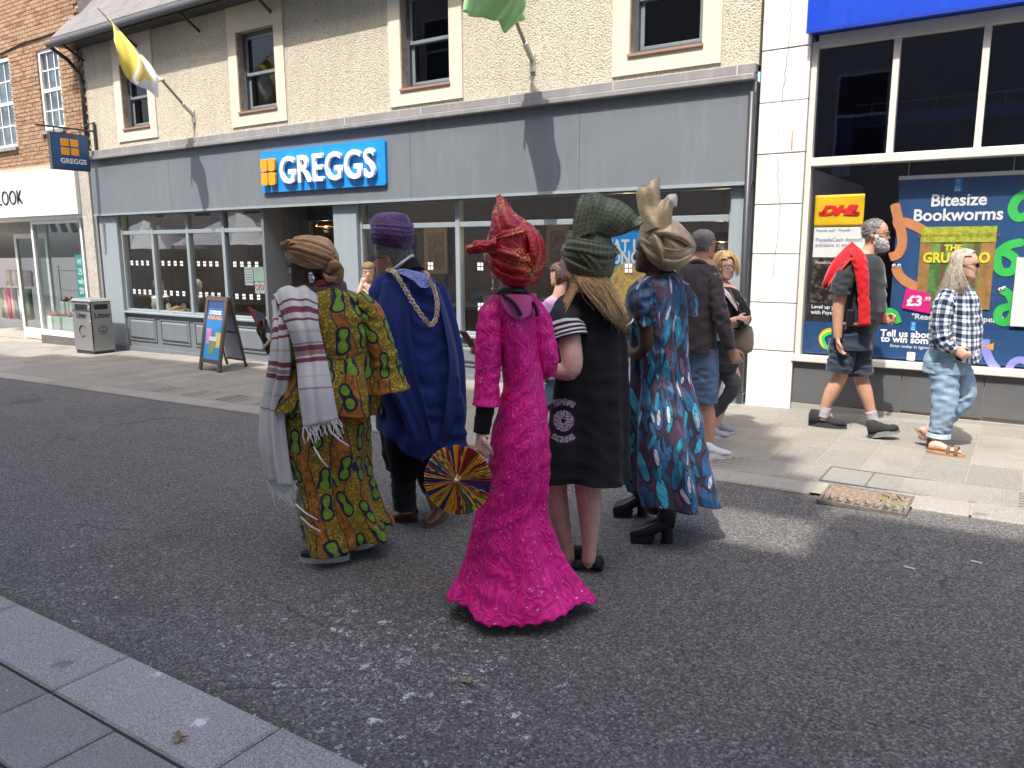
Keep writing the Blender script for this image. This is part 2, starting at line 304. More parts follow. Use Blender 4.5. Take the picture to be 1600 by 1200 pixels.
# ------------------------------------------------------------------ ground, road, pavements
def sheet(name, x0, x1, y0, y1, dz, mat, n=1):
    V = []; Fc = []
    for i in range(n+1):
        x = x0+(x1-x0)*i/n; V += [(x, y0, gz(x)+dz), (x, y1, gz(x)+dz)]
    Fc = [(2*i, 2*i+2, 2*i+3, 2*i+1) for i in range(n)]
    return mobj(name, V, Fc, mat, origin=(0, 0, 0))
gr = mobj('ground', [(-400, -400, -2.0), (400, -400, -2.0), (400, 400, -2.0), (-400, 400, -2.0)], [(0, 1, 2, 3)], plain('earth', (.10, .09, .08), .9), origin=(0, 0, 0)); tag(gr, kind='structure')
NK, FK = 1.57, 5.20                        # near and far edge of the carriageway
road = sheet('road', -70, 30, -9, 16, 0, ASPH, 10); tag(road, kind='structure')
def slab_mesh(name, dx, dy, h, mat, bev=.006):
    b = bmesh.new(); bmesh.ops.create_cube(b, size=1); bmesh.ops.scale(b, vec=(dx, dy, h), verts=b.verts)
    bmesh.ops.bevel(b, geom=[e for e in b.edges if all(v.co.z > 0 for v in e.verts)], offset=bev, segments=1, affect='EDGES')
    me = bpy.data.meshes.new(name); b.to_mesh(me); b.free(); me.materials.append(mat); return me
JOINT = plain('sand_joint', (.27, .25, .20), .95); JOINTN = plain('dark_joint', (.05, .048, .042), .95)
pv = sheet('pavement', -70, 30, FK+.02, WY+.3, .0175, JOINT, 10); tag(pv, kind='structure'); WO[pv.name] = np.zeros(3)
tilt = -math.atan(GS)
def lay(me, name, x, y, top, par, h, sx=1):
    o = share(name, me, (x, y, gz(x)+top-h/2), par, scale=(sx, 1, 1)); o.rotation_euler = (0, tilt, 0)
    o.location.z += random.uniform(-.0015, .0015); return o
pm = [slab_mesh('paving_slab', .322, d_-.008, .03, PAVE, .004) for d_ in (.60, .45, .30)]; rm = slab_mesh('paving_slab', .652, .412, .03, PAVE, .004); cov = on_ground(1375, 757)[0]
for i in range(61):
    x = 1.55-i*.33+.0; y = 5.905; k = (i*7) % 5
    while y < WY-.06:
        d_ = (.60, .60, .45, .60, .30)[k % 5]; k += 1
        if y+d_ > WY+.02: d_ = .30 if y+.45 > WY+.02 else .45
        lay(pm[(.60, .45, .30).index(d_)], 'paving_slab', x, y+d_/2, .021, pv, .03); y += d_
for i in range(30):
    x = 1.62-i*.66+.0; lay(rm, 'paving_slab', x, 5.69, .021, pv, .03)
    if x > -9 and abs(x-cov) > .70:        # ribbed slabs beside the kerb
        s_ = MB()
        for q in range(6): s_.box(x-.25, x+.25, 5.69-.15+q*.06-.009, 5.69-.15+q*.06+.009, gz(x)+.017, gz(x)+.0245)
        s_.build('slab_rib', PAVE, pv)
km = slab_mesh('kerb_stone', .905, .25, .08, KERB, .01)
for i in range(26):
    x = 2.1-i*.915; gc = on_ground(1345, 795)[0]
    if abs(x-gc) < .46+.26:                # cut short beside the gully
        l, r_2 = x-.4525, x+.4525
        for a, b in ((l, gc-.27), (gc+.27, r_2)):
            if b-a > .08: lay(km, 'kerb_stone', (a+b)/2, FK+.13, .022, pv, .08, (b-a)/.905)
    else: lay(km, 'kerb_stone', x, FK+.13, .022, pv, .08)
np_ = sheet('near_pavement', -70, 30, -9, NK-.02, .012, JOINTN, 10); tag(np_, kind='structure'); WO[np_.name] = np.zeros(3)
kx = on_ground(165, 1057)[0]; kn = slab_mesh('kerb_stone', .905, .30, .09, KERB_N, .008)
for i in range(-4, 4): lay(kn, 'kerb_stone', kx+.46+i*.917, NK-.16, .045, np_, .09)
sm = slab_mesh('paving_slab', .435, .29, .03, PAVE_N); sm2 = slab_mesh('paving_slab', .29, .29, .03, PAVE_N)
for r in range(4):
    yc = NK-.316-.15-r*.30; x = kx-2.4+(.17, .36, .05, .25)[r]
    while x < kx+2.2:
        big = random.random() < .7; wd = .445 if big else .30
        lay(sm if big else sm2, 'paving_slab', x+wd/2, yc, .04, np_, .03); x += wd
# road gully
c = on_ground(1345, 795); gt = empty('drain_grate', (c[0], c[1], gz(c[0])), 'rusty iron drain grate full of dirt at the kerb edge', 'drain')
RUST = plain('rusty_iron', (.17, .145, .12), .75, .3, var=.4, vs=30); DIRT = plain('gully_dirt', (.20, .150, .108), .95, var=.5, vs=40, bump=.5, bs=60)
gx0, gx1, gy0, gy1 = c[0]-.24, c[0]+.24, FK-.13, FK+.235; gzc = gz(c[0])+.002
box('pit', BLACK, gt, gx0, gx1, gy0, gy0+.13, gzc+.001, gzc+.004)
sv_ = [(gx0+(gx1-gx0)*i/16, gy0+.11+(gy1-gy0-.11)*j/8+(.02*math.sin(i*1.7) if j == 0 else 0), gzc+(.006 if j == 0 else .0205+.002*math.sin(i*2.3+j*1.9))) for j in range(9) for i in range(17)]; mobj('silt', sv_, grid_faces(17, 9), DIRT, gt, smooth=True)
f_ = MB(); f_.box(gx0-.02, gx1+.02, gy0-.02, gy0, gzc, gzc+.022).box(gx0-.02, gx1+.02, gy1, gy1+.02, gzc, gzc+.022).box(gx0-.02, gx0, gy0, gy1, gzc, gzc+.022).box(gx1, gx1+.02, gy0, gy1, gzc, gzc+.022); f_.build('frame', RUST, gt)
for i in range(9):
    x = gx0+.025+i*.054; box('bar', RUST, gt, x-.011, x+.011, gy0, gy1, gzc+.006, gzc+.02)
for k in range(3): box('cross_bar', RUST, gt, gx0, gx1, gy0+.05+k*.11, gy0+.065+k*.11, gzc+.004, gzc+.017)
gl_ = MB()
for i in range(26):
    x, y = gx0+.32+random.random()*.15, gy0+.1+random.random()*.25; a = random.random()*6; 
    gl_.add([(x, y, gzc+.012), (x+.02*math.cos(a), y+.02*math.sin(a), gzc+.04), (x+.012*math.cos(a+1), y+.012*math.sin(a+1), gzc+.03)], [(0, 1, 2)])
tag(gl_.build('weeds', plain('weed_green', (.16, .22, .05), .7), gt), kind='stuff')
# inspection cover in the pavement
c = on_ground(1375, 757); ic = empty('inspection_cover', (c[0], c[1], gz(c[0])+.021), 'recessed inspection cover framed in metal set in the pavement', 'cover')
zz = gz(c[0])+.023
for a, b, d, e in ((-.36, .36, -.20, -.19), (-.36, .36, .19, .20), (-.36, -.35, -.19, .19), (.35, .36, -.19, .19), (-.07, -.062, -.19, .19)): box('edge_strip', plain('steel_edge', (.20, .20, .21), .5, .6), ic, c[0]+a, c[0]+b, c[1]+d, c[1]+e, zz-.01, zz+.006)
box('infill_slab', PAVE, ic, c[0]-.35, c[0]+.35, c[1]-.19, c[1]+.19, zz-.02, zz+.002)
# fallen leaves and litter
LEAF = plain('dry_leaf', (.28, .20, .13), .8, var=.3, vs=60); CHALK = plain('litter_white', (.6, .6, .55), .7)
for i, (px, py, lb) in enumerate(((282, 1176, 'dry brown leaf lying on the near granite kerb'), (730, 1068, 'dry brown leaf lying on the road below the pink dress'))):
    c = on_ground(px, py); z = gz(c[0])+(.05 if i == 0 else .004); a = .7+i
    V = []; 
    for k in range(9):
        t = k/8*2*math.pi; rr = .020*(1+.6*math.cos(3*t+i)); V.append((c[0]+rr*math.cos(t+a)*1.3, c[1]+rr*math.sin(t+a), z+.012+.008*math.sin(5*t)))
    V.append((c[0], c[1], z+.002)); tag(mobj('fallen_leaf', V, [(k, (k+1) % 8, 9) for k in range(8)], LEAF, solid=.001), lb, 'leaf', 'fallen leaves')
for px, py, lb in ((1419, 888, 'cigarette end on the road, the nearer of two'), (1524, 879, 'cigarette end on the road below the right pavement')):
    c = on_ground(px, py); tag(MB().bar((c[0]-.02, c[1], gz(c[0])+.006), (c[0]+.03, c[1]-.01, gz(c[0])+.006), .005, 6).build('cigarette_end', CHALK), lb, 'litter', 'cigarette ends')

# ------------------------------------------------------------------ bakery building
def wall_with_holes(name, mat, parent, x0, x1, z0, z1, y0, y1, holes):
    xs = sorted({x0, x1, *[h[0] for h in holes], *[h[1] for h in holes]}); m = MB()
    for a, b in zip(xs, xs[1:]):
        hs = sorted([h for h in holes if h[0] < (a+b)/2 < h[1]], key=lambda h: h[2]); z = z0
        for h in hs:
            if h[2] > z: m.box(a, b, y0, y1, z, h[2])
            z = h[3]
        if z < z1: m.box(a, b, y0, y1, z, z1)
    return m.build(name, mat, parent)
B = empty('shop_building', (-8.5, WY, gz(-8.5)), 'cream pebbledash bakery building with grey shopfront and sash windows', 'building')
GX0, GX1 = -14.62, -2.44
UW = [(fx(191, 150), fx(232, 150), 3.68, 4.74), (fx(373, 120), fx(432, 120), 3.66, 4.80), (fx(627, 80), fx(703, 80), 3.64, 4.82), (fx(985, 40), fx(1099, 40), 3.64, 4.82)]
wall_with_holes('wall', PEB, B, GX0, GX1, 3.36, 5.35, WY, WY+.3, UW)
for (a, b, c_, d) in UW:
    s = .20; wt = MB(); y0 = WY-.022
    wt.box(a-s, b+s, y0, WY, c_-.21, c_).box(a-s, a, y0, WY, c_, d).box(b, b+s, y0, WY, c_, d).box(a-s, b+s, y0, WY, d, 5.2)
    wt.build('window_surround', SMOOTH, B)
    win = box('window', WDARK, B, a, a+.05, WY+.10, WY+.2, c_, d)
    MB().box(b-.05, b, WY+.10, WY+.2, c_, d).box(a+.05, b-.05, WY+.10, WY+.2, d-.05, d).box(a+.05, b-.05, WY+.10, WY+.2, c_, c_+.05).build('frame', WDARK, win)
    mz = (c_+d)/2-.02; up = MB(); lo = MB(); e = .045
    for m_, zb, zt, yy in ((up, mz-.02, d-.05, WY+.115), (lo, c_+.05, mz+.02, WY+.15)):
        m_.box(a+.05, a+.05+e, yy, yy+.03, zb, zt).box(b-.05-e, b-.05, yy, yy+.03, zb, zt).box(a+.05+e, b-.05-e, yy, yy+.03, zb, zb+e).box(a+.05+e, b-.05-e, yy, yy+.03, zt-e, zt)
    up.build('sash', WLIT, win, bevel=.004); lo.build('sash', WLIT, win, bevel=.004)
    box('pane', GLASSD, win, a+.095, b-.095, WY+.128, WY+.132, mz, d-.09); box('pane', GLASSD, win, a+.095, b-.095, WY+.163, WY+.167, c_+.09, mz)
    box('sill', TERRA, win, a-.015, b+.015, WY-.045, WY+.1, c_-.03, c_-.002); MB().box(a, a+.012, WY-.01, WY+.1, c_, d).build('jamb', WOODJ, win)
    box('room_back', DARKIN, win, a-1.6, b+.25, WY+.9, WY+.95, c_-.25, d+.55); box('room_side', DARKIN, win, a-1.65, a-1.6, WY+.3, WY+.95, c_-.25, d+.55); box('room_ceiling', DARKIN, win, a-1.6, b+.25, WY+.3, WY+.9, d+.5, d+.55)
cor = MB().box(GX0-.03, GX1, WY-.10, WY, 3.27, 3.37).box(GX0-.03, GX1, WY-.14, WY, 3.205, 3.27); cor.build('cornice', LEAD, B, bevel=.012)
for x in np.arange(GX0+1.2, GX1, 1.35): box('cornice_joint', plain('pale_mortar', (.5, .48, .44), .9), B, x-.006, x+.006, WY-.104, WY-.02, 3.272, 3.374)
fa = box('fascia', GREY, B, GX0, GX1+.005, WY-.06, WY+.1, 2.245, 3.205)
box('fascia_lip', GREYL, fa, GX0, GX1+.005, WY-.075, WY-.06, 2.215, 2.25); box('side_lip', GREYL, fa, GX1-.02, GX1+.006, WY-.066, WY-.06, 2.25, 3.2)
for x in (-12.2, -6.9, -4.4): box('panel_joint', WDARK, fa, x-.003, x+.003, WY-.0615, WY-.05, 2.25, 3.2)
# roof, gutter, bracket
RY0 = WY-.36; rf = MB(); rf.add([(GX0-.35, RY0, 5.30), (GX1+.1, RY0, 5.30), (GX1+.1, WY+5, 11.3), (GX0-.35, WY+5, 11.3), (GX0-.35, RY0, 5.24), (GX1+.1, RY0, 5.24), (GX1+.1, WY+5, 11.2), (GX0-.35, WY+5, 11.2)], [(0, 1, 2, 3), (4, 7, 6, 5), (0, 4, 5, 1), (3, 2, 6, 7), (0, 3, 7, 4), (1, 5, 6, 2)])
roof = rf.build('roof', SLATE, B)
sl_ = MB()
for r in range(9):
    for i in range(13):
        x = GX0-.34+i*.30+(.15 if r % 2 else 0); y = RY0+r*.17; z = 5.302+(y-RY0)*(6.0/5.36)
        sl_.add([(x, y, z+.02), (x+.292, y, z+.02), (x+.292, y+.24, z+.285), (x, y+.24, z+.285), (x, y, z+.008), (x+.292, y, z+.008)], [(0, 1, 2, 3), (0, 4, 5, 1)])
tag(sl_.build('slates', SLATE, roof), kind='stuff')
MB().box(GX0-.3, GX1, RY0+.06, WY, 5.17, 5.20).build('soffit', GUTTER, B)
MB().tube([(GX0-.42, RY0-.02, 5.20), (GX1+.1, RY0-.02, 5.22)], .05, 10).build('gutter', GUTTER, B, smooth=True)
for x in (-14.6, -12.9, -11.2, -9.5, -7.8): MB().bar((x, RY0+.02, 5.16), (x, WY, 4.95), .025, 6).build('gutter_bracket', GUTTER, B)
MB().tube([(GX0-.40, RY0, 5.18), (GX0-.25, WY-.15, 4.98), (GX0-.03, WY-.05, 4.7), (GX0-.03, WY-.05, 3.4)], .035, 8).build('downpipe', GUTTER, B, smooth=True)
# shop front
def riser(par, x0, x1, zt, zb, mat=GREY):
    box('stall_riser', mat, par, x0, x1, WY+.05, WY+.16, zb, zt)
    n = max(1, round((x1-x0)/.98)); wd = (x1-x0)/n
    for i in range(n):
        a = x0+i*wd+.10; b = x0+(i+1)*wd-.10; z0, z1 = zb+.16+.12, zt-.11
        A = [(a, WY+.05, z0), (b, WY+.05, z0), (b, WY+.05, z1), (a, WY+.05, z1)]; i_ = .04
        Bq = [(a+i_, WY+.018, z0+i_), (b-i_, WY+.018, z0+i_), (b-i_, WY+.018, z1-i_), (a+i_, WY+.018, z1-i_)]
        m = MB(); m.add(A+Bq, [(4, 5, 6, 7), (0, 1, 5, 4), (1, 2, 6, 5), (2, 3, 7, 6), (3, 0, 4, 7)]); m.build('raised_panel', mat, par)
        q = MB()
        for (u0, u1, w0, w1) in ((a-.03, b+.03, z0-.03, z0-.005), (a-.03, b+.03, z1+.005, z1+.03), (a-.03, a-.005, z0-.005, z1+.005), (b+.005, b+.03, z0-.005, z1+.005)): q.box(u0, u1, WY+.032, WY+.052, w0, w1)
        q.build('panel_moulding', mat, par)
    box('plinth', mat, par, x0, x1, WY+.015, WY+.16, zb, zb+.13)
def front(x0, x1, muls, trans=True, sill=.485):
    zb = gz((x0+x1)/2)-.06; riser(B, x0, x1, sill-.035, zb+.02 if False else zb)
    box('sill', GREYL, B, x0, x1, WY-.01, WY+.18, sill-.035, sill+.0, bevel=.006)
    xs = [x0]+muls+[x1]; fr = MB()
    e = .035
    for x in xs: fr.box(max(x-e, x0-.001), min(x+e, x1+.001), WY+.07, WY+.17, sill, 2.245)
    for a, b in zip(xs, xs[1:]):
        fr.box(a+e, b-e, WY+.075, WY+.165, 1.87, 1.935); fr.box(a+e, b-e, WY+.075, WY+.165, sill, sill+.04); fr.box(a+e, b-e, WY+.075, WY+.165, 2.2, 2.245)
    fr.build('window_frame', GREYL, B, bevel=.005)
    for a, b in zip(xs, xs[1:]):
        box('pane', GLASS, B, a+e, b-e, WY+.118, WY+.124, sill+.04, 1.87); box('pane', GLASS, B, a+e, b-e, WY+.118, WY+.124, 1.935, 2.2)
LW0, LW1 = fx(183), fx(407); ml = [fx(231), fx(286), fx(342)]
front(LW0, LW1, ml)
RW0, RW1 = fx(557, 355), fx(1141, 340); mr = [fx(709, 354), fx(899, 348)]; front(RW0, RW1, mr)
for a, b in ((GX0+.02, LW0), (fx(521, 358), RW0), (RW1, GX1)):
    box('pilaster', GREYL, B, a, b, WY+.0, WY+.2, .14+gz(a), 2.245, bevel=.006); box('pilaster_base', GREY, B, a-.01, b+.01, WY-.025, WY+.2, gz(a)-.06, .14+gz(a), bevel=.006)
DX0, DX1 = LW1, fx(521, 358)
box('door_jamb', GREY, B, DX0, DX0+.06, WY+.02, WY+.9, gz(DX0)-.05, 2.245)
# recessed entrance: side screens, doors, threshold
box('door_head', WDARK, B, DX0+.06, DX1, WY+.9, WY+1.0, 2.05, 2.245)
dr = MB(); 
for x in (DX0+.06, (DX0+DX1)/2-.04, (DX0+DX1)/2+.01, DX1-.05): dr.box(x, x+.05, WY+.92, WY+.97, gz(x), 2.05)
dr.box(DX0+.11, DX1-.05, WY+.92, WY+.97, gz(DX0), gz(DX0)+.16)
door = dr.build('door', GREYL, B); box('pane', GLASS, door, DX0+.11, DX1-.05, WY+.94, WY+.946, gz(DX0)+.16, 2.05)
MB().bar(((DX0+DX1)/2-.1, WY+.88, .7), ((DX0+DX1)/2-.1, WY+.88, 1.3), .014, 8).build('handle', ALU, door)
# interior shell
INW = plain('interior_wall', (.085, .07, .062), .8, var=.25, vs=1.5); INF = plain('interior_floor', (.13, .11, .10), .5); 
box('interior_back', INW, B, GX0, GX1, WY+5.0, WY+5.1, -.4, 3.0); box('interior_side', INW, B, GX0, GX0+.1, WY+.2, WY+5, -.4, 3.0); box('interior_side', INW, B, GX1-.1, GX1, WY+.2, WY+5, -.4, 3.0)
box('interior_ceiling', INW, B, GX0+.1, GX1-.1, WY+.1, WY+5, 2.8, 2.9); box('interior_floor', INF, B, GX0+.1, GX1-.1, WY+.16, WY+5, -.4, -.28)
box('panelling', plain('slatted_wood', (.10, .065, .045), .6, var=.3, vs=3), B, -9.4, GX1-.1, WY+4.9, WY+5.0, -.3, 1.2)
# ------------------------------------------------------------------ white stone pillar and stationer's shop on the right
S = empty('shop_building', (0.5, WY, 0), 'white painted stone shop with blue fascia and tall display windows', 'building')
PX0, PX1 = -2.40, -1.945
box('pillar_core', MORTAR, S, PX0+.01, PX1-.01, WY-.02, WY+.4, -.1, 8)
box('party_joint', GUTTER, S, -2.437, PX0+.005, WY+.06, WY+.36, -.1, 5.3)
zz = [gz(-2.2)-.04, .56]+[.56+.485*k for k in range(1, 14)]
for k, (a, b) in enumerate(zip(zz, zz[1:])):
    d = random.uniform(-.003, .003); box('stone_block', WHITEST, S, PX0, PX1, WY-.045+d, WY+.38, a+.004, b-.004, bevel=.006)
cr_ = cr(np.array([(-2.16, 0, 6.0), (-2.13, 0, 4.8), (-2.19, 0, 4.2), (-2.14, 0, 3.7), (-2.18, 0, 3.1), (-2.20, 0, 2.5), (-2.15, 0, 1.9), (-2.19, 0, 1.3)]), 90); cr_[:, 0] += rng.normal(0, .006, 90)
MB().tube([(p[0], WY-.047, p[2]) for p in cr_], .0016, 4).build('crack', BLACK, S)
box('rust_stain', plain('rust_stain', (.50, .30, .12), .9, var=.4, vs=30), S, -2.075, -2.062, WY-.0495, WY-.04, 2.52, 2.70)
RX1 = 6.0
bf = box('fascia', BLUEF, S, PX1-.02, RX1, WY-.16, WY+.1, 3.56, 5.4); box('fascia_edge', plain('blue_edge', (.01, .04, .35), .4), bf, PX1-.02, RX1, WY-.165, WY-.155, 3.545, 3.575)
SX0 = PX1+.005; tm = [fx(1396, 150), fx(1535, 140), fx(1535, 140)+(fx(1535, 140)-fx(1396, 150)), 2.0, 3.0]
fr = MB(); fr.box(SX0, SX0+.055, WY-.01, WY+.14, .50, 3.50).box(SX0+.055, RX1, WY-.01, WY+.14, 3.44, 3.555).box(SX0+.055, RX1, WY-.03, WY+.14, 2.36, 2.44)
fr.build('window_frame', ALU, S, bevel=.006)
for x in tm: box('mullion', ALU, S, x-.028, x+.028, WY+.0, WY+.13, 2.44, 3.44, bevel=.005)
GLASSB = m_glass('violet_glass', (.42, .42, .60), .05)
for a, b in zip([SX0+.055]+tm, tm+[RX1]): box('pane', GLASSB, S, a+(.028 if a in tm else 0), b-.028, WY+.06, WY+.066, 2.44, 3.44)
box('pane', m_glass('clear_shop_glass', (.95, .96, .96), .03), S, SX0+.055, RX1, WY+.06, WY+.066, .56, 2.36)
box('sill', ALU, S, SX0-.02, RX1, WY-.06, WY+.14, .47, .53, bevel=.008)
box('stall_riser', MORTAR, S, SX0, RX1, WY+.01, WY+.1, -.1, .47)
for i, (a, b) in enumerate(((SX0, -.95), (-.95, -.28), (-.28, .4), (.4, 1.2), (1.2, 2.2))): box('slate_panel', SLATEP, S, a+.003, b-.003, WY-.015, WY+.02, gz(a)+.09, .47, bevel=.003)
box('skirting', m_streak('pale_skirting', (.32, .305, .275), (.2, .19, .17), .7, .5), S, SX0, RX1, WY-.03, WY+.02, -.08, gz(SX0)+.085)
# inside of the shop
box('interior_back', plain('grey_interior', (.10, .10, .115), .8, var=.2), S, SX0, RX1, WY+4.0, WY+4.1, -.2, 3.6); box('interior_floor', INF, S, SX0, RX1, WY+.1, WY+4, -.2, .02)
box('interior_ceiling', plain('navy_ceiling', (.03, .03, .07), .8), S, SX0, RX1, WY+.14, WY+4, 3.56, 3.62); box('interior_side', plain('white_partition', (.60, .58, .55), .8), S, SX0-.04, SX0+.02, WY+.15, WY+4, .0, 2.36)
box('interior_side', plain('navy_side', (.035, .035, .075), .8), S, SX0-.04, SX0+.02, WY+.15, WY+4, 2.36, 3.56); box('bulkhead', NAVYIN, S, SX0+.2, RX1, WY+1.2, WY+1.3, 2.86, 2.98); box('bulkhead_post', NAVYIN, S, SX0+.03, SX0+.16, WY+1.0, WY+1.3, 2.36, 3.0); MB().bar((SX0+.2, WY+1.2, 3.08), (RX1, WY+1.2, 3.08), .008, 6).build('rail', ALU, S)
for k in range(6): MB().bar((SX0+.35+k*.6, WY+1.2, 2.98), (SX0+.35+k*.6, WY+1.2, 3.08), .006, 6).build('rail_post', ALU, S)
box('window_back', plain('display_back', (.055, .05, .05), .8), S, SX0+.3, RX1, WY+1.35, WY+1.4, .0, 2.86)
# drain pipe by the pillar
MB().tube([(-2.47, WY-.07, 3.1), (-2.47, WY-.07, .25), (-2.47, WY-.09, .12)], .035, 10).build('downpipe', GUTTER, S, smooth=True)
# ------------------------------------------------------------------ brick building on the left with the LOOK shop
K = empty('shop_building', (-17, WY, gz(-17)), 'brown brick building over a white clothes shop front at the left edge', 'building')
KX0, KX1 = -21.5, -14.68
BW = [(fx(58, 100), fx(91, 100), fz(70, 205), fz(62, 78)), (fx(-24, 100), fx(13, 100), fz(5, 232), fz(0, 92))]
wall_with_holes('wall', MORTAR, K, KX0, KX1, 3.22, 9.0, WY+.03, WY+.3, BW)
bm_ = slab_mesh('brick', .215, .04, .064, BRICK, .004); cnt = 0; rest = MB()
for r in range(74):
    z = 3.26+r*.0755
    if z > 6.6: break
    for i in range(32):
        x = KX1-.11-i*.226-(.113 if r % 2 else 0); l, rr_ = x-.1075, x+.1075
        for a, b, c_, d in BW:
            if c_-.03 < z < d+.03:
                if l < b < rr_: l = b+.004
                if l < a < rr_: rr_ = a-.004
                if l >= a and rr_ <= b+.01: rr_ = l
        rr_ = min(rr_, KX1-.002)
        if rr_-l < .02 or l < KX0: continue
        if cnt < 300 and x > -17.9 and z < 6.0:
            share('brick', bm_, ((l+rr_)/2, WY+.02+random.uniform(-.003, .003), z), K, scale=((rr_-l)/.215, 1, 1)); cnt += 1
        else: rest.box(l, rr_, WY+.005, WY+.04, z-.032, z+.032)
tag(rest.build('bricks', BRICK, K), kind='stuff')
for (a, b, c_, d) in BW:
    wn = box('window', WHITE, K, a, a+.06, WY+.03, WY+.16, c_, d)
    m = MB().box(b-.06, b, WY+.03, WY+.16, c_, d).box(a+.06, b-.06, WY+.03, WY+.16, d-.06, d).box(a+.06, b-.06, WY+.03, WY+.16, c_, c_+.06).box(a+.06, b-.06, WY+.05, WY+.14, (c_+d)/2-.03, (c_+d)/2+.03)
    for k in (1, 2):
        x = a+(b-a)*k/3; m.box(x-.012, x+.012, WY+.06, WY+.1, c_+.06, d-.06)
    for zz_ in ((c_*3+d)/4, (c_+3*d)/4): m.box(a+.06, b-.06, WY+.062, WY+.098, zz_-.012, zz_+.012)
    m.build('frame', WHITE, wn); box('pane', m_glass('old_glass', (.75, .8, .82), .1), wn, a+.06, b-.06, WY+.075, WY+.08, c_+.06, d-.06)
    box('curtain', plain('net_curtain', (.42, .44, .45), .9), wn, a, b, WY+.2, WY+.22, c_, d); box('sill', LEAD, wn, a-.05, b+.05, WY-.06, WY+.1, c_-.07, c_-.005)
MB().tube([(p, WY-.01, fz(px, py)) for p, px, py in ((fx(0, 85), 0, 85), (fx(30, 70), 30, 70), (fx(60, 60), 60, 60), (fx(95, 48), 95, 48), (fx(125, 36), 125, 36))], .012, 6).build('cable', BLACK, K)
box('string_course', m_streak('stone_course', (.42, .36, .29), (.25, .2, .16), .8, .4), K, KX0, KX1+.02, WY-.05, WY+.1, 3.13, 3.24)
lf = box('fascia', m_streak('white_fascia', (.80, .795, .77), (.62, .60, .56), .4, .3), K, KX0, -15.06, WY-.13, WY+.1, 2.27, 3.13); 
for x in (-16.55, -18.4): box('panel_joint', plain('joint_grey', (.35, .35, .34), .6), lf, x-.004, x+.004, WY-.132, WY-.1, 2.28, 3.12)
TERZ = m_stone('terrazzo', (.40, .37, .32), .1, .9, .6, 60); box('pillar', TERZ, K, -15.04, KX1-.02, WY-.06, WY+.3, gz(-15)-.05, 3.12); box('pillar_edge', LEAD, K, KX1-.018, GX0-.005, WY-.02, WY+.3, gz(-15)-.05, 3.2)
box('soffit_band', WHITE, K, KX0, -15.06, WY-.05, WY+.6, 2.2, 2.268)
lw = MB(); LX = [fx(128, 400), fx(52, 400)]
for x in LX: lw.box(x-.035, x+.035, WY+.02, WY+.12, gz(x)+.05, 2.2)
lw.box(LX[1]+.035, LX[0]-.035, WY+.02, WY+.12, gz(-16)+.18, gz(-16)+.28).box(LX[1]+.035, LX[0]-.035, WY+.02, WY+.12, 2.12, 2.2)
lw.build('window_frame', WHITE, K); box('pane', GLASS, K, LX[1]+.035, LX[0]-.035, WY+.06, WY+.066, gz(-16)+.28, 2.12); box('stall_riser', plain('dark_plinth', (.12, .11, .10), .7), K, LX[1]-.03, LX[0]+.03, WY+.0, WY+.15, gz(-16)-.1, gz(-16)+.18)
dl = MB(); D0, D1 = fx(1, 420), fx(48, 420)
for x in (D0, D1): dl.box(x-.05, x+.05, WY+.35, WY+.41, gz(x)+.02, 1.95)
dl.box(D0+.05, D1-.05, WY+.35, WY+.41, 1.85, 1.95).box(D0+.05, D1-.05, WY+.35, WY+.41, gz(-17)+.02, gz(-17)+.25); dd = dl.build('door', ALU, K); box('pane', GLASS, dd, D0+.05, D1-.05, WY+.37, WY+.376, gz(-17)+.25, 1.85)
box('transom_panel', plain('grey_shutter', (.30, .29, .27), .5), K, KX0, D1+.05, WY+.36, WY+.42, 1.96, 2.2)
box('interior_back', plain('shop_brown', (.14, .11, .09), .8), K, KX0, KX1-.1, WY+3.2, WY+3.3, -.6, 2.6); box('interior_floor', plain('shop_floor', (.32, .28, .22), .5), K, KX0, KX1-.1, WY+.3, WY+3.2, -.6, gz(-17)+.0); box('interior_side', plain('shop_cream', (.3, .27, .24), .8), K, KX1-.12, KX1-.1, WY+.3, WY+3.2, -.5, 2.6); box('interior_ceiling', WHITE, K, KX0, KX1-.1, WY+.6, WY+3.2, 2.5, 2.56)
# ------------------------------------------------------------------ the side of the street behind the camera: it shades the road and shows in the glass
OY = 3.0
def opposite(x0, x1, h, mat, lab, wins, top=None):
    b = empty('building', ((x0+x1)/2, -7, gz(x0)), lab, 'building', 'buildings across the street')
    box('wall', mat, b, x0, x1, -11, -OY, -.6, h)
    m = MB()
    for (xa, xb, hb, ht) in (top or []): m.box(xa, xb, -OY-.08, -OY, hb, ht)
    if top: m.build('shade_parapet', mat, b)
    for (wx, wz, ww, wh) in wins:
        wn = box('window', WHITE, b, wx-.06, wx+ww+.06, -OY, -OY+.03, wz-.06, wz+wh+.06); box('pane', plain('far_glass', (.02, .025, .03), .1), wn, wx, wx+ww, -OY+.03, -OY+.04, wz, wz+wh)
        box('glazing_bar', WHITE, wn, wx, wx+ww, -OY+.04, -OY+.05, wz+wh/2-.03, wz+wh/2+.03)
    return b
T = 1.75
def hh(yr): return (yr+OY)*T
opposite(-60, -18.6, 5.2, plain('far_cream', (.62, .58, .50), .9), 'cream rendered building across the street behind the camera', [(x, z, 1.0, 1.6) for x in range(-58, -20, 3) for z in (2.9,)])
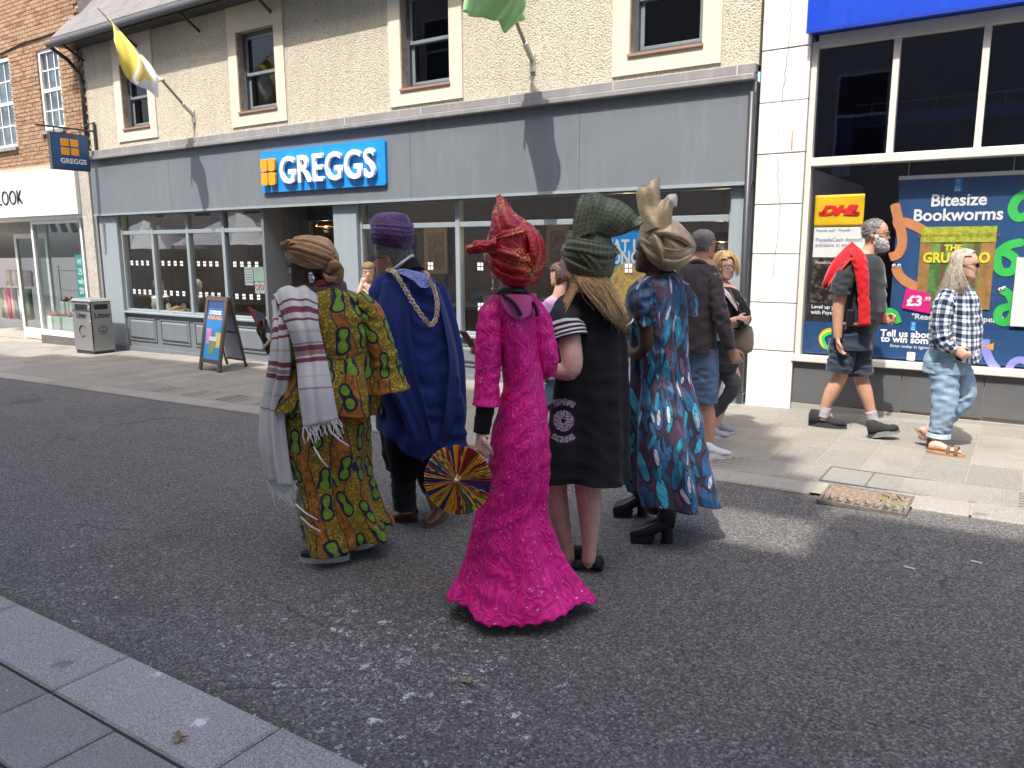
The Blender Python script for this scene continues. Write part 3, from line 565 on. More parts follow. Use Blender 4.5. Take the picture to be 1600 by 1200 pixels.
opposite(-18.6, -.4, hh(4.1), plain('far_grey', (.50, .48, .44), .9), 'tall grey building across the street behind the camera', [(x, z, 1.0, 1.7) for x in range(-16, -2, 3) for z in (3.6, 6.6, 9.4)],
         [(-18.6, -14.2, hh(4.1), hh(6.45)), (-14.2, -13.0, hh(4.1), hh(6.95)), (-13.0, -1.55, hh(4.1), hh(7.42)), (-1.55, -1.22, hh(4.1), hh(7.15)), (-1.22, -1.02, hh(4.75), hh(6.7)), (-1.02, -.82, hh(4.75), hh(6.1)), (-.82, -.62, hh(4.75), hh(5.6)), (-.62, -.46, hh(4.75), hh(5.15)), (-.46, -.40, hh(4.1), hh(4.75))])  # added unseen wall: steps and open slot shape the shade and lit road patch
ob = opposite(-.4, 26, hh(4.95), plain('far_white', (.70, .69, .66), .9), 'white rendered building across the street behind the camera', [(x, z, 1.1, 1.7) for x in range(0, 24, 3) for z in (3.6, 6.4, 9.0)])
for gx_ in (-28.6, -23.0):
    t_ = empty('market_gazebo', (gx_, -1.2, gz(gx_)), 'white market gazebo behind the camera, %s of two' % ('left' if gx_ < -25 else 'right'), 'gazebo', 'market gazebos')
    z0 = gz(gx_); CV = plain('canvas', (.75, .76, .78), .8)
    MB().add([(gx_-1.6, -2.8, z0+2.2), (gx_+1.6, -2.8, z0+2.2), (gx_+1.6, .4, z0+2.2), (gx_-1.6, .4, z0+2.2), (gx_, -1.2, z0+3.3)], [(0, 1, 4), (1, 2, 4), (2, 3, 4), (3, 0, 4)]).build('canopy', CV, t_, solid=.01)
    for ax in (-1.55, 1.55):
        for ay in (-2.75, .35): MB().bar((gx_+ax, ay, z0), (gx_+ax, ay, z0+2.2), .025, 8).build('leg', ALU, t_)
# ------------------------------------------------------------------ signs and flags
SBLUE = plain('sign_blue', (.012, .26, .72), .35, var=.05); ORANGE = plain('sign_orange', (.85, .34, .012), .4, var=.04); WTXT = plain('letter_white', (.82, .82, .82), .4, var=.02); NAVY = plain('navy_print', (.026, .080, .205), .4, var=.06); BLK = plain('letter_black', (.03, .03, .032), .5)
def rrect(x0, x1, z0, z1, r, y0, y1, n=4):
    pts = []
    for cx, cz, a0 in ((x1-r, z1-r, 0), (x0+r, z1-r, 90), (x0+r, z0+r, 180), (x1-r, z0+r, 270)):
        for k in range(n+1):
            a = math.radians(a0+90*k/n); pts.append((cx+r*math.cos(a), cz+r*math.sin(a)))
    m = len(pts); V = [(x, y0, z) for x, z in pts]+[(x, y1, z) for x, z in pts]
    return V, [tuple(range(m))[::-1], tuple(range(m, 2*m))]+[(i, (i+1) % m, m+(i+1) % m, m+i) for i in range(m)]
X0, X1, Z0, Z1 = -9.81, -7.30, 2.435, 3.03
fs = empty('fascia_sign', ((X0+X1)/2, WY-.08, Z0), 'bright blue shop sign with white raised letters on the grey fascia', 'sign')
V, Fc = rrect(X0, X1, Z0, Z1, .04, WY-.105, WY-.062); mobj('panel', V, Fc, SBLUE, fs)
for i in (0, 1):
    for j in (0, 1):
        a = X0+.07+i*.165; b = Z0+.10+j*.20; V, Fc = rrect(a, a+.145, b, b+.18, .03, WY-.165, WY-.125); mobj('square', V, Fc, ORANGE, fs)
text('letters', 'GREGGS', WTXT, fs, (X0+.47, WY-.145, Z0+.115), .53, ext=.022, bold=.009, sx=.905, sp=1.08)
# projecting sign
HX = fx(150, 260); hs = empty('hanging_sign', (HX, WY-.5, 2.9), 'square navy hanging sign with four orange squares on iron bracket', 'sign')
pA = on_y(78, 195, 7.18); 
hy0, hy1 = 7.20, 7.86; hx = -14.40; hz0, hz1 = 2.99, 3.62
box('board', plain('sign_rim', (.06, .075, .09), .4), hs, hx-.04, hx+.04, hy0, hy1, hz0, hz1)
SNAVY = plain('sign_navy', (.018, .085, .25), .35, var=.08)
box('face', SNAVY, hs, hx+.04, hx+.046, hy0+.035, hy1-.035, hz0+.04, hz1-.04)
for i in (0, 1):
    for j in (0, 1):
        y = hy0+.17+i*.165; z = hz0+.255+j*.15; box('square', ORANGE, hs, hx+.046, hx+.056, y, y+.135, z, z+.125, bevel=.003)
text('lettering', 'GREGGS', WTXT, hs, (hx+.05, hy0+.14, hz0+.115), .12, xd=(0, 1, 0), ext=.003, bold=.002)
MB().bar((hx, 7.0, hz1+.09), (hx, WY-.02, hz1+.09), .016, 8).bar((hx, 7.3, hz1), (hx, 7.3, hz1+.09), .01, 6).bar((hx, 7.75, hz1), (hx, 7.75, hz1+.09), .01, 6).box(hx-.025, hx+.025, WY-.05, WY-.02, hz1-.35, hz1+.25).tube([(hx, 7.75, hz1+.09), (hx, 7.9, hz1+.2), (hx, WY-.03, hz1+.24)], .008, 6).build('bracket', GUTTER, hs)
# LOOK letters
lk = empty('shop_sign', (-17, WY-.14, 2.4), 'black outlined capital lettering on the white clothes shop fascia', 'sign')
for k, dx in ((0, 0), (1, .028)): text('letters', 'LOOK', BLK, lk, (fx(-14, 322)+.62+dx, WY-.14-.004*k, fz(20, 320, WY-.14)-.0+.01*k), .42, ext=.006, bold=-.012, sx=.92)
# flags
POLE = plain('flag_pole', (.30, .27, .23), .5); FY = NG('yellow_white_flag'); q = FY.sep(FY.co('UV')); 
bd = FY.math('MAXIMUM', FY.math('LESS_THAN', q[0], .10), FY.math('MAXIMUM', FY.math('GREATER_THAN', q[0], .80), FY.math('GREATER_THAN', q[1], 1.10)))
em = FY.math('GREATER_THAN', FY.noise(FY.co('UV'), 3.2, 2), .56); FYM = FY.fin(FY.mix(FY.math('MAXIMUM', bd, FY.math('MULTIPLY', em, .9)), (.80, .80, .77), (.78, .60, .10)), .7)
FYM2 = plain('green_flag', (.30, .60, .24), .7, var=.2, vs=3)
def flag(base, u, L, lab, ctrl, mat, rip):
    f = empty('flag', base, lab, 'flag', 'flags on wall poles'); b = np.array(base); tip = b+np.array([u[0], u[1], u[2]])*L
    MB().bar(b, tip, .022, 10, .017).build('pole', POLE, f, smooth=True); MB().bar(b-np.array([0, -.02, 0]), b+np.array(u)*.22, .034, 10).box(b[0]-.03, b[0]+.03, b[1]-.0, b[1]+.02, b[2]-.12, b[2]+.08).build('socket', ALU, f)
    patch('cloth', ctrl, mat, f, 30, 40, .003, rip); return f
def pole_pt(b, u, t): return np.array(b)+np.array(u)*t
b1 = (-11.49, WY-.03, 3.73); u1 = nrm((-.02, -1, .93)); flag(b1, u1, 2.0, 'yellow and white flag hanging limp from a slanted wall pole', [], None, None) if False else None
def drape(b, u, t0, t1, lowpts, xb=0):            # cloth hanging from the pole between t0 and t1, low edge given by points
    top = [pole_pt(b, u, t0+(t1-t0)*k/4) for k in range(5)]; rows = []
    for f_ in np.linspace(0, 1, 5):
        rows.append([top[k]*(1-f_)+np.array(lowpts[k])*f_+np.array([.06*math.sin(k*2.1+f_*4)*f_, .05*math.cos(k*1.7+f_*3)*f_, 0])+np.array([xb*math.sin(math.pi*f_)*math.sin(math.pi*(k+.4)/4.8), 0, 0]) for k in range(5)])
    return rows
def low(px, py, y): return on_y(px, py, y)
flag(b1, u1, 1.9, 'yellow and white flag hanging limp from a slanted wall pole',
     drape(b1, u1, .62, 1.72, [low(242, 122, 7.4), low(246, 152, 7.25), low(224, 141, 7.05), low(204, 124, 6.85), low(186, 80, 6.7)], .20), FYM, (.02, 3, 1, .5))
b2 = (-5.05, WY-.03, 3.73); u2 = nrm((.0, -1, 1.05))
flag(b2, u2, 2.1, 'pale green flag hanging from the wall pole above the fascia',
     drape(b2, u2, .50, 1.95, [low(803, 34, 7.5), low(788, 50, 7.3), low(765, 30, 7.0), low(745, 27, 6.7), low(731, 20, 6.4)], .36), FYM2, (.025, 3, 1, 1.5))
# ------------------------------------------------------------------ litter bin
STEEL = m_streak('bin_steel', (.34, .34, .335), (.24, .235, .23), .38, .5); STEEL.node_tree.nodes['Principled BSDF'].inputs['Metallic'].default_value = .55
c = on_ground(148, 556); W2, D2 = .33, .20; bx, by = c[0]-W2, c[1]+D2; z0 = gz(bx)+.02
bn = empty('litter_bin', (bx, by, z0), 'grey metal litter bin standing beside the grey shopfront', 'bin')
def fr_(z, s): return [(bx-W2+s, by-D2+s, z), (bx+W2-s, by-D2+s, z), (bx+W2-s, by+D2-s, z), (bx-W2+s, by+D2-s, z)]
BF = [(0, 3, 2, 1), (4, 5, 6, 7), (0, 1, 5, 4), (1, 2, 6, 5), (2, 3, 7, 6), (3, 0, 4, 7)]
MB().add(fr_(z0, .02)+fr_(z0+.06, .02), BF).build('plinth', GUTTER, bn); MB().add(fr_(z0+.06, 0)+fr_(z0+.95, .012), BF).build('body', STEEL, bn, bevel=.012); MB().add(fr_(z0+.953, -.012)+fr_(z0+1.0, .03), BF).build('lid', STEEL, bn, bevel=.01)
fxr = bx+W2+.003; box('door_gap', BLACK, bn, bx+W2-.012, bx+W2-.002, by-D2-.002, by-D2+.02, z0+.07, z0+.93)
for z_ in (.74, .70): box('lid_seam', BLACK, bn, bx-W2+.01, bx+W2-.01, by-D2-.0015, by-D2+.01, z0+z_+.05, z0+z_+.055) if z_ == .74 else None
box('slot', BLACK, bn, bx-.2, bx+.2, by-D2+.002, by-D2+.05, z0+.81, z0+.90); box('slot', BLACK, bn, bx+W2-.05, bx+W2-.001, by-.12, by+.12, z0+.81, z0+.90)
text('lettering', 'Litter', BLK, bn, (bx-.17, by-D2-.002, z0+.66), .15, ext=.002, bold=.001); text('lettering', 'Litter', BLK, bn, (fxr-.004, by-.14, z0+.66), .13, xd=(0, 1, 0), ext=.002, bold=.001)
MB().tube([(bx+.10*math.cos(a), by-D2-.001, z0+.42+.10*math.sin(a)) for a in np.linspace(.6, 5.4, 24)], .008, 6).build('symbol', BLK, bn)
MB().tube([(fxr-.004, by+.075*math.cos(a), z0+.44+.075*math.sin(a)) for a in np.linspace(0, 6.283, 24)], .006, 6).ball((fxr-.004, by-.01, z0+.475), (.005, .012, .014)).tube([(fxr-.004, by-.03, z0+.42), (fxr-.004, by+.03, z0+.41)], .011, 6).build('symbol', BLK, bn)
for zz_ in (.6, .86): MB().ball((bx+W2-.03, by-D2, z0+zz_), .014).build('lock', ALU, bn)
# ------------------------------------------------------------------ A-board
WOOD = plain('dark_wood', (.085, .058, .042), .55, var=.25, vs=25)
a = on_ground(313, 580); b = on_ground(349, 586); d = on_ground(403, 575)
ab = empty('a_board_sign', (a[0], a[1], gz(a[0])), 'dark wooden a-frame board with a blue iced drinks poster', 'sign')
# panel plane: lower-left a, lower-right b; leaning back, the back legs stand at d
ux = nrm((b-a)*np.array([1, 1, 0])); wd = .60; a = np.array([a[0], a[1], gz(a[0])+.03]); back = nrm(np.array([-ux[1], ux[0], 0.])); H = 1.08
ux = nrm((on_ground(352, 586)-on_ground(313, 580))*np.array([1, 1, 0])); back = nrm((on_ground(403, 574)-on_ground(352, 586))*np.array([1, 1, 0])); print('ABOARD', ux, back, np.linalg.norm(on_ground(352, 586)-on_ground(313, 580)), np.linalg.norm(on_ground(403, 574)-on_ground(352, 586)))
topL = a+back*.30+np.array([0, 0, H]); 
def apt(s, t, o=0): return a+ux*s*wd+(topL-a)*t-nrm(np.cross(ux, topL-a))*0+np.cross(nrm(topL-a), ux)*(-o)
def strip(nm, s0, s1, t0, t1, o0, o1, mat):
    m = MB(); m.hexa([apt(s0, t0, o0), apt(s1, t0, o0), apt(s1, t1, o0), apt(s0, t1, o0)], [apt(s0, t0, o1), apt(s1, t0, o1), apt(s1, t1, o1), apt(s0, t1, o1)]); return m.build(nm, mat, ab)
fdir = np.cross(nrm(topL-a), ux); sg = -1 if fdir@(CAM-a) > 0 else 1   # o<0 faces the viewer when sg<0
sgn = 1 if (np.cross(nrm(topL-a), ux)*(-1))@(CAM-a) > 0 else -1
strip('stile', 0, .11, 0, 1, 0, .03*sgn, WOOD); strip('stile', .89, 1, 0, 1, 0, .03*sgn, WOOD); strip('top_rail', .11, .89, .94, 1, 0, .03*sgn, WOOD); strip('bottom_rail', .11, .89, .10, .155, 0, .03*sgn, WOOD)
PB = NG('poster_blue'); q = PB.sep(PB.geo()); PBM = PB.fin(PB.mix(PB.step(q[2], .35, .75), (.02, .30, .70), (.02, .05, .16)), .35)
po = strip('poster', .11, .89, .155, .94, .004*sgn, .018*sgn, PBM)
nv = np.cross(nrm(topL-a), ux)*(-sgn); upd = nrm(topL-a)
def ap2(s, t): return a+ux*s*wd+(topL-a)*t+nv*.021
DR = [(.30, .46, .13, .20, (.75, .25, .45)), (.74, .42, .13, .20, (.80, .66, .15))]
for s, t, w_, h_, cc in DR:
    m = MB(); m.hexa([ap2(s-w_*.8, t-h_/2), ap2(s+w_*.8, t-h_/2), ap2(s+w_, t+h_/2), ap2(s-w_, t+h_/2)], [p-nv*.002 for p in (ap2(s-w_*.8, t-h_/2), ap2(s+w_*.8, t-h_/2), ap2(s+w_, t+h_/2), ap2(s-w_, t+h_/2))]); m.build('printed_drink', plain('drink_%d' % int(cc[0]*100), cc, .4), ab)
m = MB(); m.hexa([ap2(.40, .22)+nv*.002, ap2(.62, .22)+nv*.002, ap2(.70, .44)+nv*.002, ap2(.32, .44)+nv*.002], [ap2(.40, .22), ap2(.62, .22), ap2(.70, .44), ap2(.32, .44)]); m.build('printed_drink', plain('drink_green', (.22, .33, .14), .4), ab)
m = MB(); m.hexa([ap2(.33, .40)+nv*.003, ap2(.69, .40)+nv*.003, ap2(.69, .46)+nv*.003, ap2(.33, .46)+nv*.003], [ap2(.33, .40), ap2(.69, .40), ap2(.69, .46), ap2(.33, .46)]); m.build('printed_cream', WTXT, ab)
text('lettering', 'CHOOSE', WTXT, ab, ap2(.5, .755), .085, xd=ux, yd=upd, ext=.001, bold=.002, align='CENTER'); text('lettering', 'YOUR CHILL', ORANGE, ab, ap2(.5, .69), .07, xd=ux, yd=upd, ext=.001, bold=.002, align='CENTER')
fr2 = MB()
for s0, t0, s1, t1 in ((.18, .655, .82, .66), (.18, .83, .82, .835), (.18, .655, .19, .835), (.81, .655, .82, .835)): fr2.hexa([ap2(s0, t0), ap2(s1, t0), ap2(s1, t1), ap2(s0, t1)], [p-nv*.002 for p in (ap2(s0, t0), ap2(s1, t0), ap2(s1, t1), ap2(s0, t1))])
fr2.build('printed_frame', SBLUE, ab)
bk = a+back*.62
def leg2(s): return bk+ux*s*wd, topL+ux*s*wd+back*.03
for s in (.04, .96):
    p, q_ = leg2(s); MB().bar(p, q_, .022, 6).build('rear_stile', WOOD, ab)
p0, q0 = leg2(.04); p1, q1 = leg2(.96)
for t in (.10, .5, .97): MB().bar(p0+(q0-p0)*t, p1+(q1-p1)*t, .018, 6).build('rear_rail', WOOD, ab)
m = MB(); A_ = [p0+(q0-p0)*.12, p1+(q1-p1)*.12, p1+(q1-p1)*.94, p0+(q0-p0)*.94]; m.hexa(A_, [p+back*.012 for p in A_]); m.build('rear_panel', plain('grey_board', (.42, .42, .43), .6), ab)
for p in (a+ux*.03, a+ux*(wd-.03), p0, p1): MB().ball((p[0], p[1], gz(p[0])+.045), .024).build('foot', BLACK, ab)
# ------------------------------------------------------------------ window stickers and posters of the bakery
st = empty('window_stickers', (-12, WY+.11, .9), 'rows of small white four-square stickers on the bakery windows', 'stickers')
def sq4(x, z, s=.075):
    m = MB(); e = s*.12
    for i in (0, 1):
        for j in (0, 1): m.box(x+i*(s/2)+e/2, x+(i+1)*s/2-e/2, WY+.113, WY+.1165, z+j*s/2*1.1+e/2, z+(j+1)*s/2*1.1-e/2)
    m.build('sticker', WTXT, st)
for xs_ in ([LW0]+ml+[LW1],):
    for a_, b_ in zip(xs_, xs_[1:]):
        for k in range(4):
            x = a_+.16+k*(b_-a_-.30)/4
            for z in (1.315, .795): sq4(x, z, .085)
xs_ = [RW0]+mr+[RW1]
for a_, b_ in zip(xs_, xs_[1:]):
    n = int((b_-a_-.4)/.30)
    for k in range(n):
        for z in (1.315, .80): sq4(a_+.28+k*.30, z, .10)
no = empty('window_notices', (fx(390), WY+.11, 1), 'white and green paper notices taped inside the bakery window by the door', 'notice')
NG1 = plain('notice_green', (.55, .68, .52), .7, var=.08, vs=60)
for (x0_, x1_, y0_, y1_, mm) in ((372, 385, 417, 446, WHITE), (386, 402, 417, 440, NG1), (387, 394, 441, 459, WHITE), (395, 402, 441, 459, WHITE)):
    box('notice', mm, no, fx(x0_, 430), fx(x1_, 430), WY+.126, WY+.128, fz(x0_, y1_), fz(x0_, y0_))
for k in range(6): box('print_line', plain('print_grey', (.3, .32, .3), .7), no, fx(373, 430), fx(384, 430), WY+.1255, WY+.126, fz(372, 422+k*4), fz(372, 420.5+k*4))
for px in (390.5, 398.5): 
    MB().tube([(fx(px, 430)+.035*math.cos(t), WY+.125, fz(390, 449)+.035*math.sin(t)) for t in np.linspace(0, 6.28, 14)], .008, 5).build('print_ring', plain('print_red', (.6, .05, .06), .6), no)
lp = empty('lunch_poster', (fx(980, 400), WY+.14, 1.0), 'blue lunch deal poster with food picture inside the bakery window', 'poster')
px0, px1 = fx(935, 400), fx(1016, 400); box('sheet', SBLUE, lp, px0, px1, WY+.13, WY+.136, fz(980, 482), fz(980, 358))
text('lettering', 'EAT UP', WTXT, lp, ((px0+px1)/2-.02, WY+.127, fz(980, 394)), .20, ext=.001, bold=.006, align='CENTER', sx=.8); text('lettering', 'LUNCH', WTXT, lp, ((px0+px1)/2-.02, WY+.127, fz(980, 412)), .20, ext=.001, bold=.006, align='CENTER', sx=.8)
FOOD = plain('food_print', (.62, .36, .09), .6, var=.5, vs=25); m = MB(); z_ = fz(980, 465)
m.add([(px0+.1, WY+.127, z_-.05), (px1-.02, WY+.127, z_-.1), (px1-.05, WY+.127, z_+.22), ((px0+px1)/2, WY+.127, z_+.42), (px0+.1, WY+.127, z_+.3)], [(0, 1, 2, 3, 4)]); m.build('printed_food', FOOD, lp, solid=.001)
# ------------------------------------------------------------------ bakery interior
CHW = plain('chair_orange', (.62, .16, .07), .6); CHG = plain('chair_grey', (.42, .41, .40), .7); TBL = plain('table_oak', (.42, .27, .13), .5)
fl = -.28
CX, CY = float(on_y(277, 480, WY+.56)[0]), WY+.56
tb = empty('cafe_table', (CX, CY, fl), 'round oak cafe table inside the bakery window', 'table')
MB().add(*tube_geo([(CX, CY, fl+.72), (CX, CY, fl+.75)], [.31, .31], 28)).build('top', TBL, tb); MB().bar((CX, CY, fl+.02), (CX, CY, fl+.72), .03).build('column', GUTTER, tb); MB().add(*tube_geo([(CX, CY, fl), (CX, CY, fl+.03)], [.24, .22], 20)).build('base', GUTTER, tb)
for k, (dx, dy) in enumerate(((-.12, -.1), (.12, .05))):
    cp = empty('paper_cup', (CX+dx, CY+dy, fl+.755), 'white paper coffee cup on the cafe table, %s one' % ('left' if k == 0 else 'right'), 'cup', 'coffee cups')
    MB().bar((CX+dx, CY+dy, fl+.757), (CX+dx, CY+dy, fl+.87), .032, 14, .042).build('cup', WTXT, cp); MB().bar((CX+dx, CY+dy, fl+.87), (CX+dx, CY+dy, fl+.885), .044, 14).build('lid', CHG, cp)
def tub_chair(x, y, rz, mat, lab):
    ch = empty('tub_chair', (x, y, fl), lab, 'chair', 'cafe tub chairs'); V = []; n = 20
    for k in range(n+1):
        a = math.radians(-120+240*k/n)+rz; h = .78-.16*abs(k/n-.5)*2
        for (r, z) in ((.27, .42), (.29, h), (.25, h), (.24, .42)): V.append((x+r*math.cos(a), y+r*math.sin(a), fl+z))
    Fc = [(i*4+j, i*4+(j+1) % 4, (i+1)*4+(j+1) % 4, (i+1)*4+j) for i in range(n) for j in range(4)]+[(0, 1, 2, 3), (n*4+3, n*4+2, n*4+1, n*4)]
    mobj('shell', V, Fc, mat, ch, smooth=False); MB().add(*tube_geo([(x, y, fl+.38), (x, y, fl+.46)], [.25, .26], 20)).build('seat', mat, ch)
    for k in range(4):
        a = math.pi/4+k*math.pi/2; MB().bar((x+.2*math.cos(a), y+.2*math.sin(a), fl), (x+.16*math.cos(a), y+.16*math.sin(a), fl+.4), .014, 6).build('leg', GUTTER, ch)
tub_chair(CX-.75, CY, math.pi, CHG, 'grey tub chair under the woman in purple at the cafe table'); tub_chair(CX+.75, CY, .0, CHW, 'orange tub chair at the right of the cafe table')
gb = NG('bulb_glow'); gb.b.inputs['Emission Color'].default_value = (1, .62, .28, 1); gb.b.inputs['Emission Strength'].default_value = 6; BULB = gb.m
PEND = plain('copper', (.55, .22, .08), .35, .8)
for k, (px, py) in enumerate(((443, 352), (509, 354), (980, 372), (1128, 378))):
    p = on_y(px, py, WY+2.2); pl = empty('pendant_lamp', p, 'copper dome pendant lamp hanging inside the bakery, %s from the left' % ('first', 'second', 'third', 'fourth')[k], 'lamp', 'pendant lamps')
    m = MB(); rr = [(.03, .14), (.09, .12), (.15, .06), (.18, 0)]; V = [(p[0]+r*math.cos(t), p[1]+r*math.sin(t), p[2]+h) for r, h in rr for t in np.linspace(0, 6.283, 18)[:-1]]
    mobj('shade', V, grid_faces(17, 4, True), PEND, pl, smooth=True, solid=.004); MB().bar((p[0], p[1], p[2]+.14), (p[0], p[1], 2.8), .006, 6).build('cord', BLACK, pl); MB().ball((p[0], p[1], p[2]+.03), .035).build('bulb', BULB, pl); ld = bpy.data.lights.new('lamp_light', 'POINT'); ld.energy = 22; ld.color = (1, .72, .42); ld.shadow_soft_size = .05; lo2 = bpy.data.objects.new('lamp_light', ld); COL.objects.link(lo2); lo2.parent = pl; lo2.location = (0, 0, -.06)
FRM = plain('oak_frame', (.36, .25, .15), .6); PRT = plain('sepia_print', (.22, .17, .12), .7, var=.5, vs=9)
for k, (px, py, w_, h_) in enumerate(((682, 392, .62, .95), (872, 385, .5, .8), (470, 400, .5, .7))):
    p = on_y(px, py, WY+4.9); pf = empty('picture_frame', p, 'oak framed sepia print on the bakery back wall, %s' % ('beside the man in blue robe', 'behind the red headwrap', 'seen through the doorway')[k], 'picture', 'framed prints')
    MB().box(p[0]-w_/2, p[0]+w_/2, p[1]-.03, p[1], p[2]-h_/2, p[2]+h_/2).build('frame', FRM, pf); box('print', PRT, pf, p[0]-w_/2+.09, p[0]+w_/2-.09, p[1]-.034, p[1]-.03, p[2]-h_/2+.1, p[2]+h_/2-.1)
pz_ = on_y(258, 398, WY+3.0); wpz = empty('wall_poster', pz_, 'orange food poster on the wall deep inside the bakery', 'poster'); box('sheet', plain('poster_amber', (.55, .26, .04), .6, var=.5, vs=6), wpz, pz_[0]-.45, pz_[0]+.45, pz_[1], pz_[1]+.01, pz_[2]-.35, pz_[2]+.35)
for k in range(5): box('panel_slat', plain('slat_brown', (.05, .035, .028), .7), B, GX0+.4+k*.85, GX0+.9+k*.85, WY+4.9, WY+4.95, .1, 1.9)
for k, (px, w_) in enumerate(((480, 1.6), (640, 2.0), (800, 2.0), (1090, 1.4))):
    p = on_y(px, 470, WY+2.6); ct = empty('bakery_counter', (p[0], p[1], fl), 'dim bakery counter with stacked goods, %s' % ('in the doorway', 'left of the red headwrap', 'behind the women in headwraps', 'at the right end')[k], 'counter', 'counters inside the bakery')
    box('base', plain('counter_wood', (.20, .11, .06), .6, var=.3), ct, p[0]-w_/2, p[0]+w_/2, p[1], p[1]+.6, fl, fl+.9); box('top', CHG, ct, p[0]-w_/2-.02, p[0]+w_/2+.02, p[1]-.03, p[1]+.63, fl+.9, fl+.94)
    for i in range(7):
        x = p[0]-w_/2+.12+i*(w_-.2)/7; cc = [(.55, .12, .1), (.6, .45, .2), (.1, .2, .4), (.6, .58, .5), (.35, .2, .1)][(i+k) % 5]
        box('goods', plain('goods_%d' % ((i+k) % 5), cc, .6), ct, x, x+.14, p[1]+.05, p[1]+.3, fl+.94, fl+.94+.1+.05*((i*3+k) % 4))
# ------------------------------------------------------------------ clothes shop display
CL = [(.50, .36, .36), (.22, .28, .22), (.55, .50, .42), (.20, .28, .34), (.45, .18, .22), (.6, .58, .55)]
NAMES = ('dusty pink top', 'sage green top', 'cream blouse', 'blue grey top', 'rose red top', 'white blouse'); ORD = ('first', 'second', 'third', 'fourth', 'fifth', 'sixth', 'seventh', 'eighth')
for k in range(12):
    up_ = k < 4; y = WY+.95+.03*(k % 3); kk = k if up_ else k-4
    x = float(on_y(14+kk*10, 425, y)[0]) if up_ else float(on_y(8+kk*5.6, 480, y)[0]); zt = (1.49 if up_ else 1.06)+gz(-17)-.02
    ci_ = (2, 5, 2, 0, 1, 0, 4, 0, 3, 5, 3, 1)[k]; gq = plain('cloth_%d' % ci_, CL[ci_], .9, var=.2, vs=12); V = []
    wd = .17 if up_ else .075; ln = .36 if up_ else .72; n_ = 20
    for i, (z, w_) in enumerate(((0, .25), (-.03, .8), (-.07, 1.15), (-.16, .85), (-ln*.6, .8), (-ln, 1.05))):
        for j in range(n_):
            t = 6.283*j/n_; V.append((x+wd*w_*math.cos(t), y+(.05+.012*math.sin(5*t+k))*math.sin(t)*(1.4 if not up_ else 1), zt+z+(.02*math.sin(3*t) if i == 5 else 0)))
    tag(mobj('hanging_garment', V, grid_faces(n_, 6, True), gq, smooth=True, solid=.004), '%s hanging on the %s rail in the clothes shop, %s from the left' % (NAMES[ci_], 'upper' if up_ else 'lower', ORD[kk]), 'garment', 'clothes hanging in the shop')
rk = empty('clothes_rail', (-17.3, WY+1, gz(-17)), 'metal clothes rail inside the clothes shop', 'rail'); MB().bar((-18.2, WY+.97, 1.06+gz(-17)), (-16.5, WY+.97, 1.06+gz(-17)), .012).bar((-18.2, WY+.97, 1.49+gz(-17)), (-16.5, WY+.97, 1.49+gz(-17)), .012).build('rail', ALU, rk)
for x in (-18.2, -16.5): MB().bar((x, WY+.97, gz(-17)), (x, WY+.97, 1.6+gz(-17)), .014).build('post', ALU, rk)
PLN = plain('plinth_mint', (.62, .70, .64), .6)
for k, (px0, px1, zt, dy, lb) in enumerate(((73, 94, .34, .25, 'pale mint display box with shoes, left of the shop window'), (94, 118, .34, .30, 'pale mint display box beside the litter bin'), (98, 120, .62, .62, 'taller mint display box behind the shoes'))):
    x0_, x1_ = fx(px0, 510, WY+dy), fx(px1, 510, WY+dy); d_ = empty('display_box', ((x0_+x1_)/2, WY+dy, gz(-16)+.2), lb, 'display box', 'window display boxes'); z_ = gz(-16)+.2
    box('box', PLN, d_, x0_, x1_, WY+dy, WY+dy+.3, z_, z_+zt, bevel=.004)
    for i in range(2):
        xx = x0_+.12+i*.22; sh = empty('display_shoe', (xx, WY+dy+.15, z_+zt), 'small sandal on a mint box in the clothes shop window, %s' % (('far left', 'second from left', 'third from left', 'fourth from left', 'rear left', 'rear right')[k*2+i]), 'shoe', 'shoes on display')
        MB().ball((xx, WY+dy+.1, z_+zt+.03), (.05, .12, .03)).build('sole', plain('shoe_tan_%d' % i, ((.4, .15, .08), (.35, .25, .15))[i], .6), sh); MB().tube([(xx-.05, WY+dy+.08, z_+zt+.03), (xx, WY+dy+.08, z_+zt+.10), (xx+.05, WY+dy+.08, z_+zt+.03)], .014, 6).build('strap', plain('shoe_red', (.4, .06, .06), .6), sh)
tb_ = empty('window_banner', (fx(122, 430), WY+.05, .5), 'narrow turquoise sale banner inside the clothes shop window', 'banner'); bx0, bx1 = fx(115, 440), fx(126, 440); box('sheet', plain('turquoise', (.03, .50, .42), .5), tb_, bx0, bx1+.05, WY+.068, WY+.071, fz(120, 470), fz(120, 398))
for k, s_ in enumerate(('W', '25', 'wk', '20')): text('lettering', s_, WTXT, tb_, ((bx0+bx1)/2+.02, WY+.066, fz(120, 414+k*15)), .17, ext=.001, bold=.004, align='CENTER')
for k in range(3):
    p = on_y(83+k*16, 354, WY+.5); sp = empty('spotlight', p, 'black track spotlight in the clothes shop window, %s of three' % ('left', 'middle', 'right')[k], 'spotlight', 'track spotlights'); MB().bar(p+np.array([-.05, .0, .08]), p+np.array([.05, 0, -.1]), .055, 12).build('can', BLACK, sp); MB().bar(p+np.array([-.05, 0, .08]), (p[0]-.05, p[1], 2.5), .012, 6).build('stem', BLACK, sp)
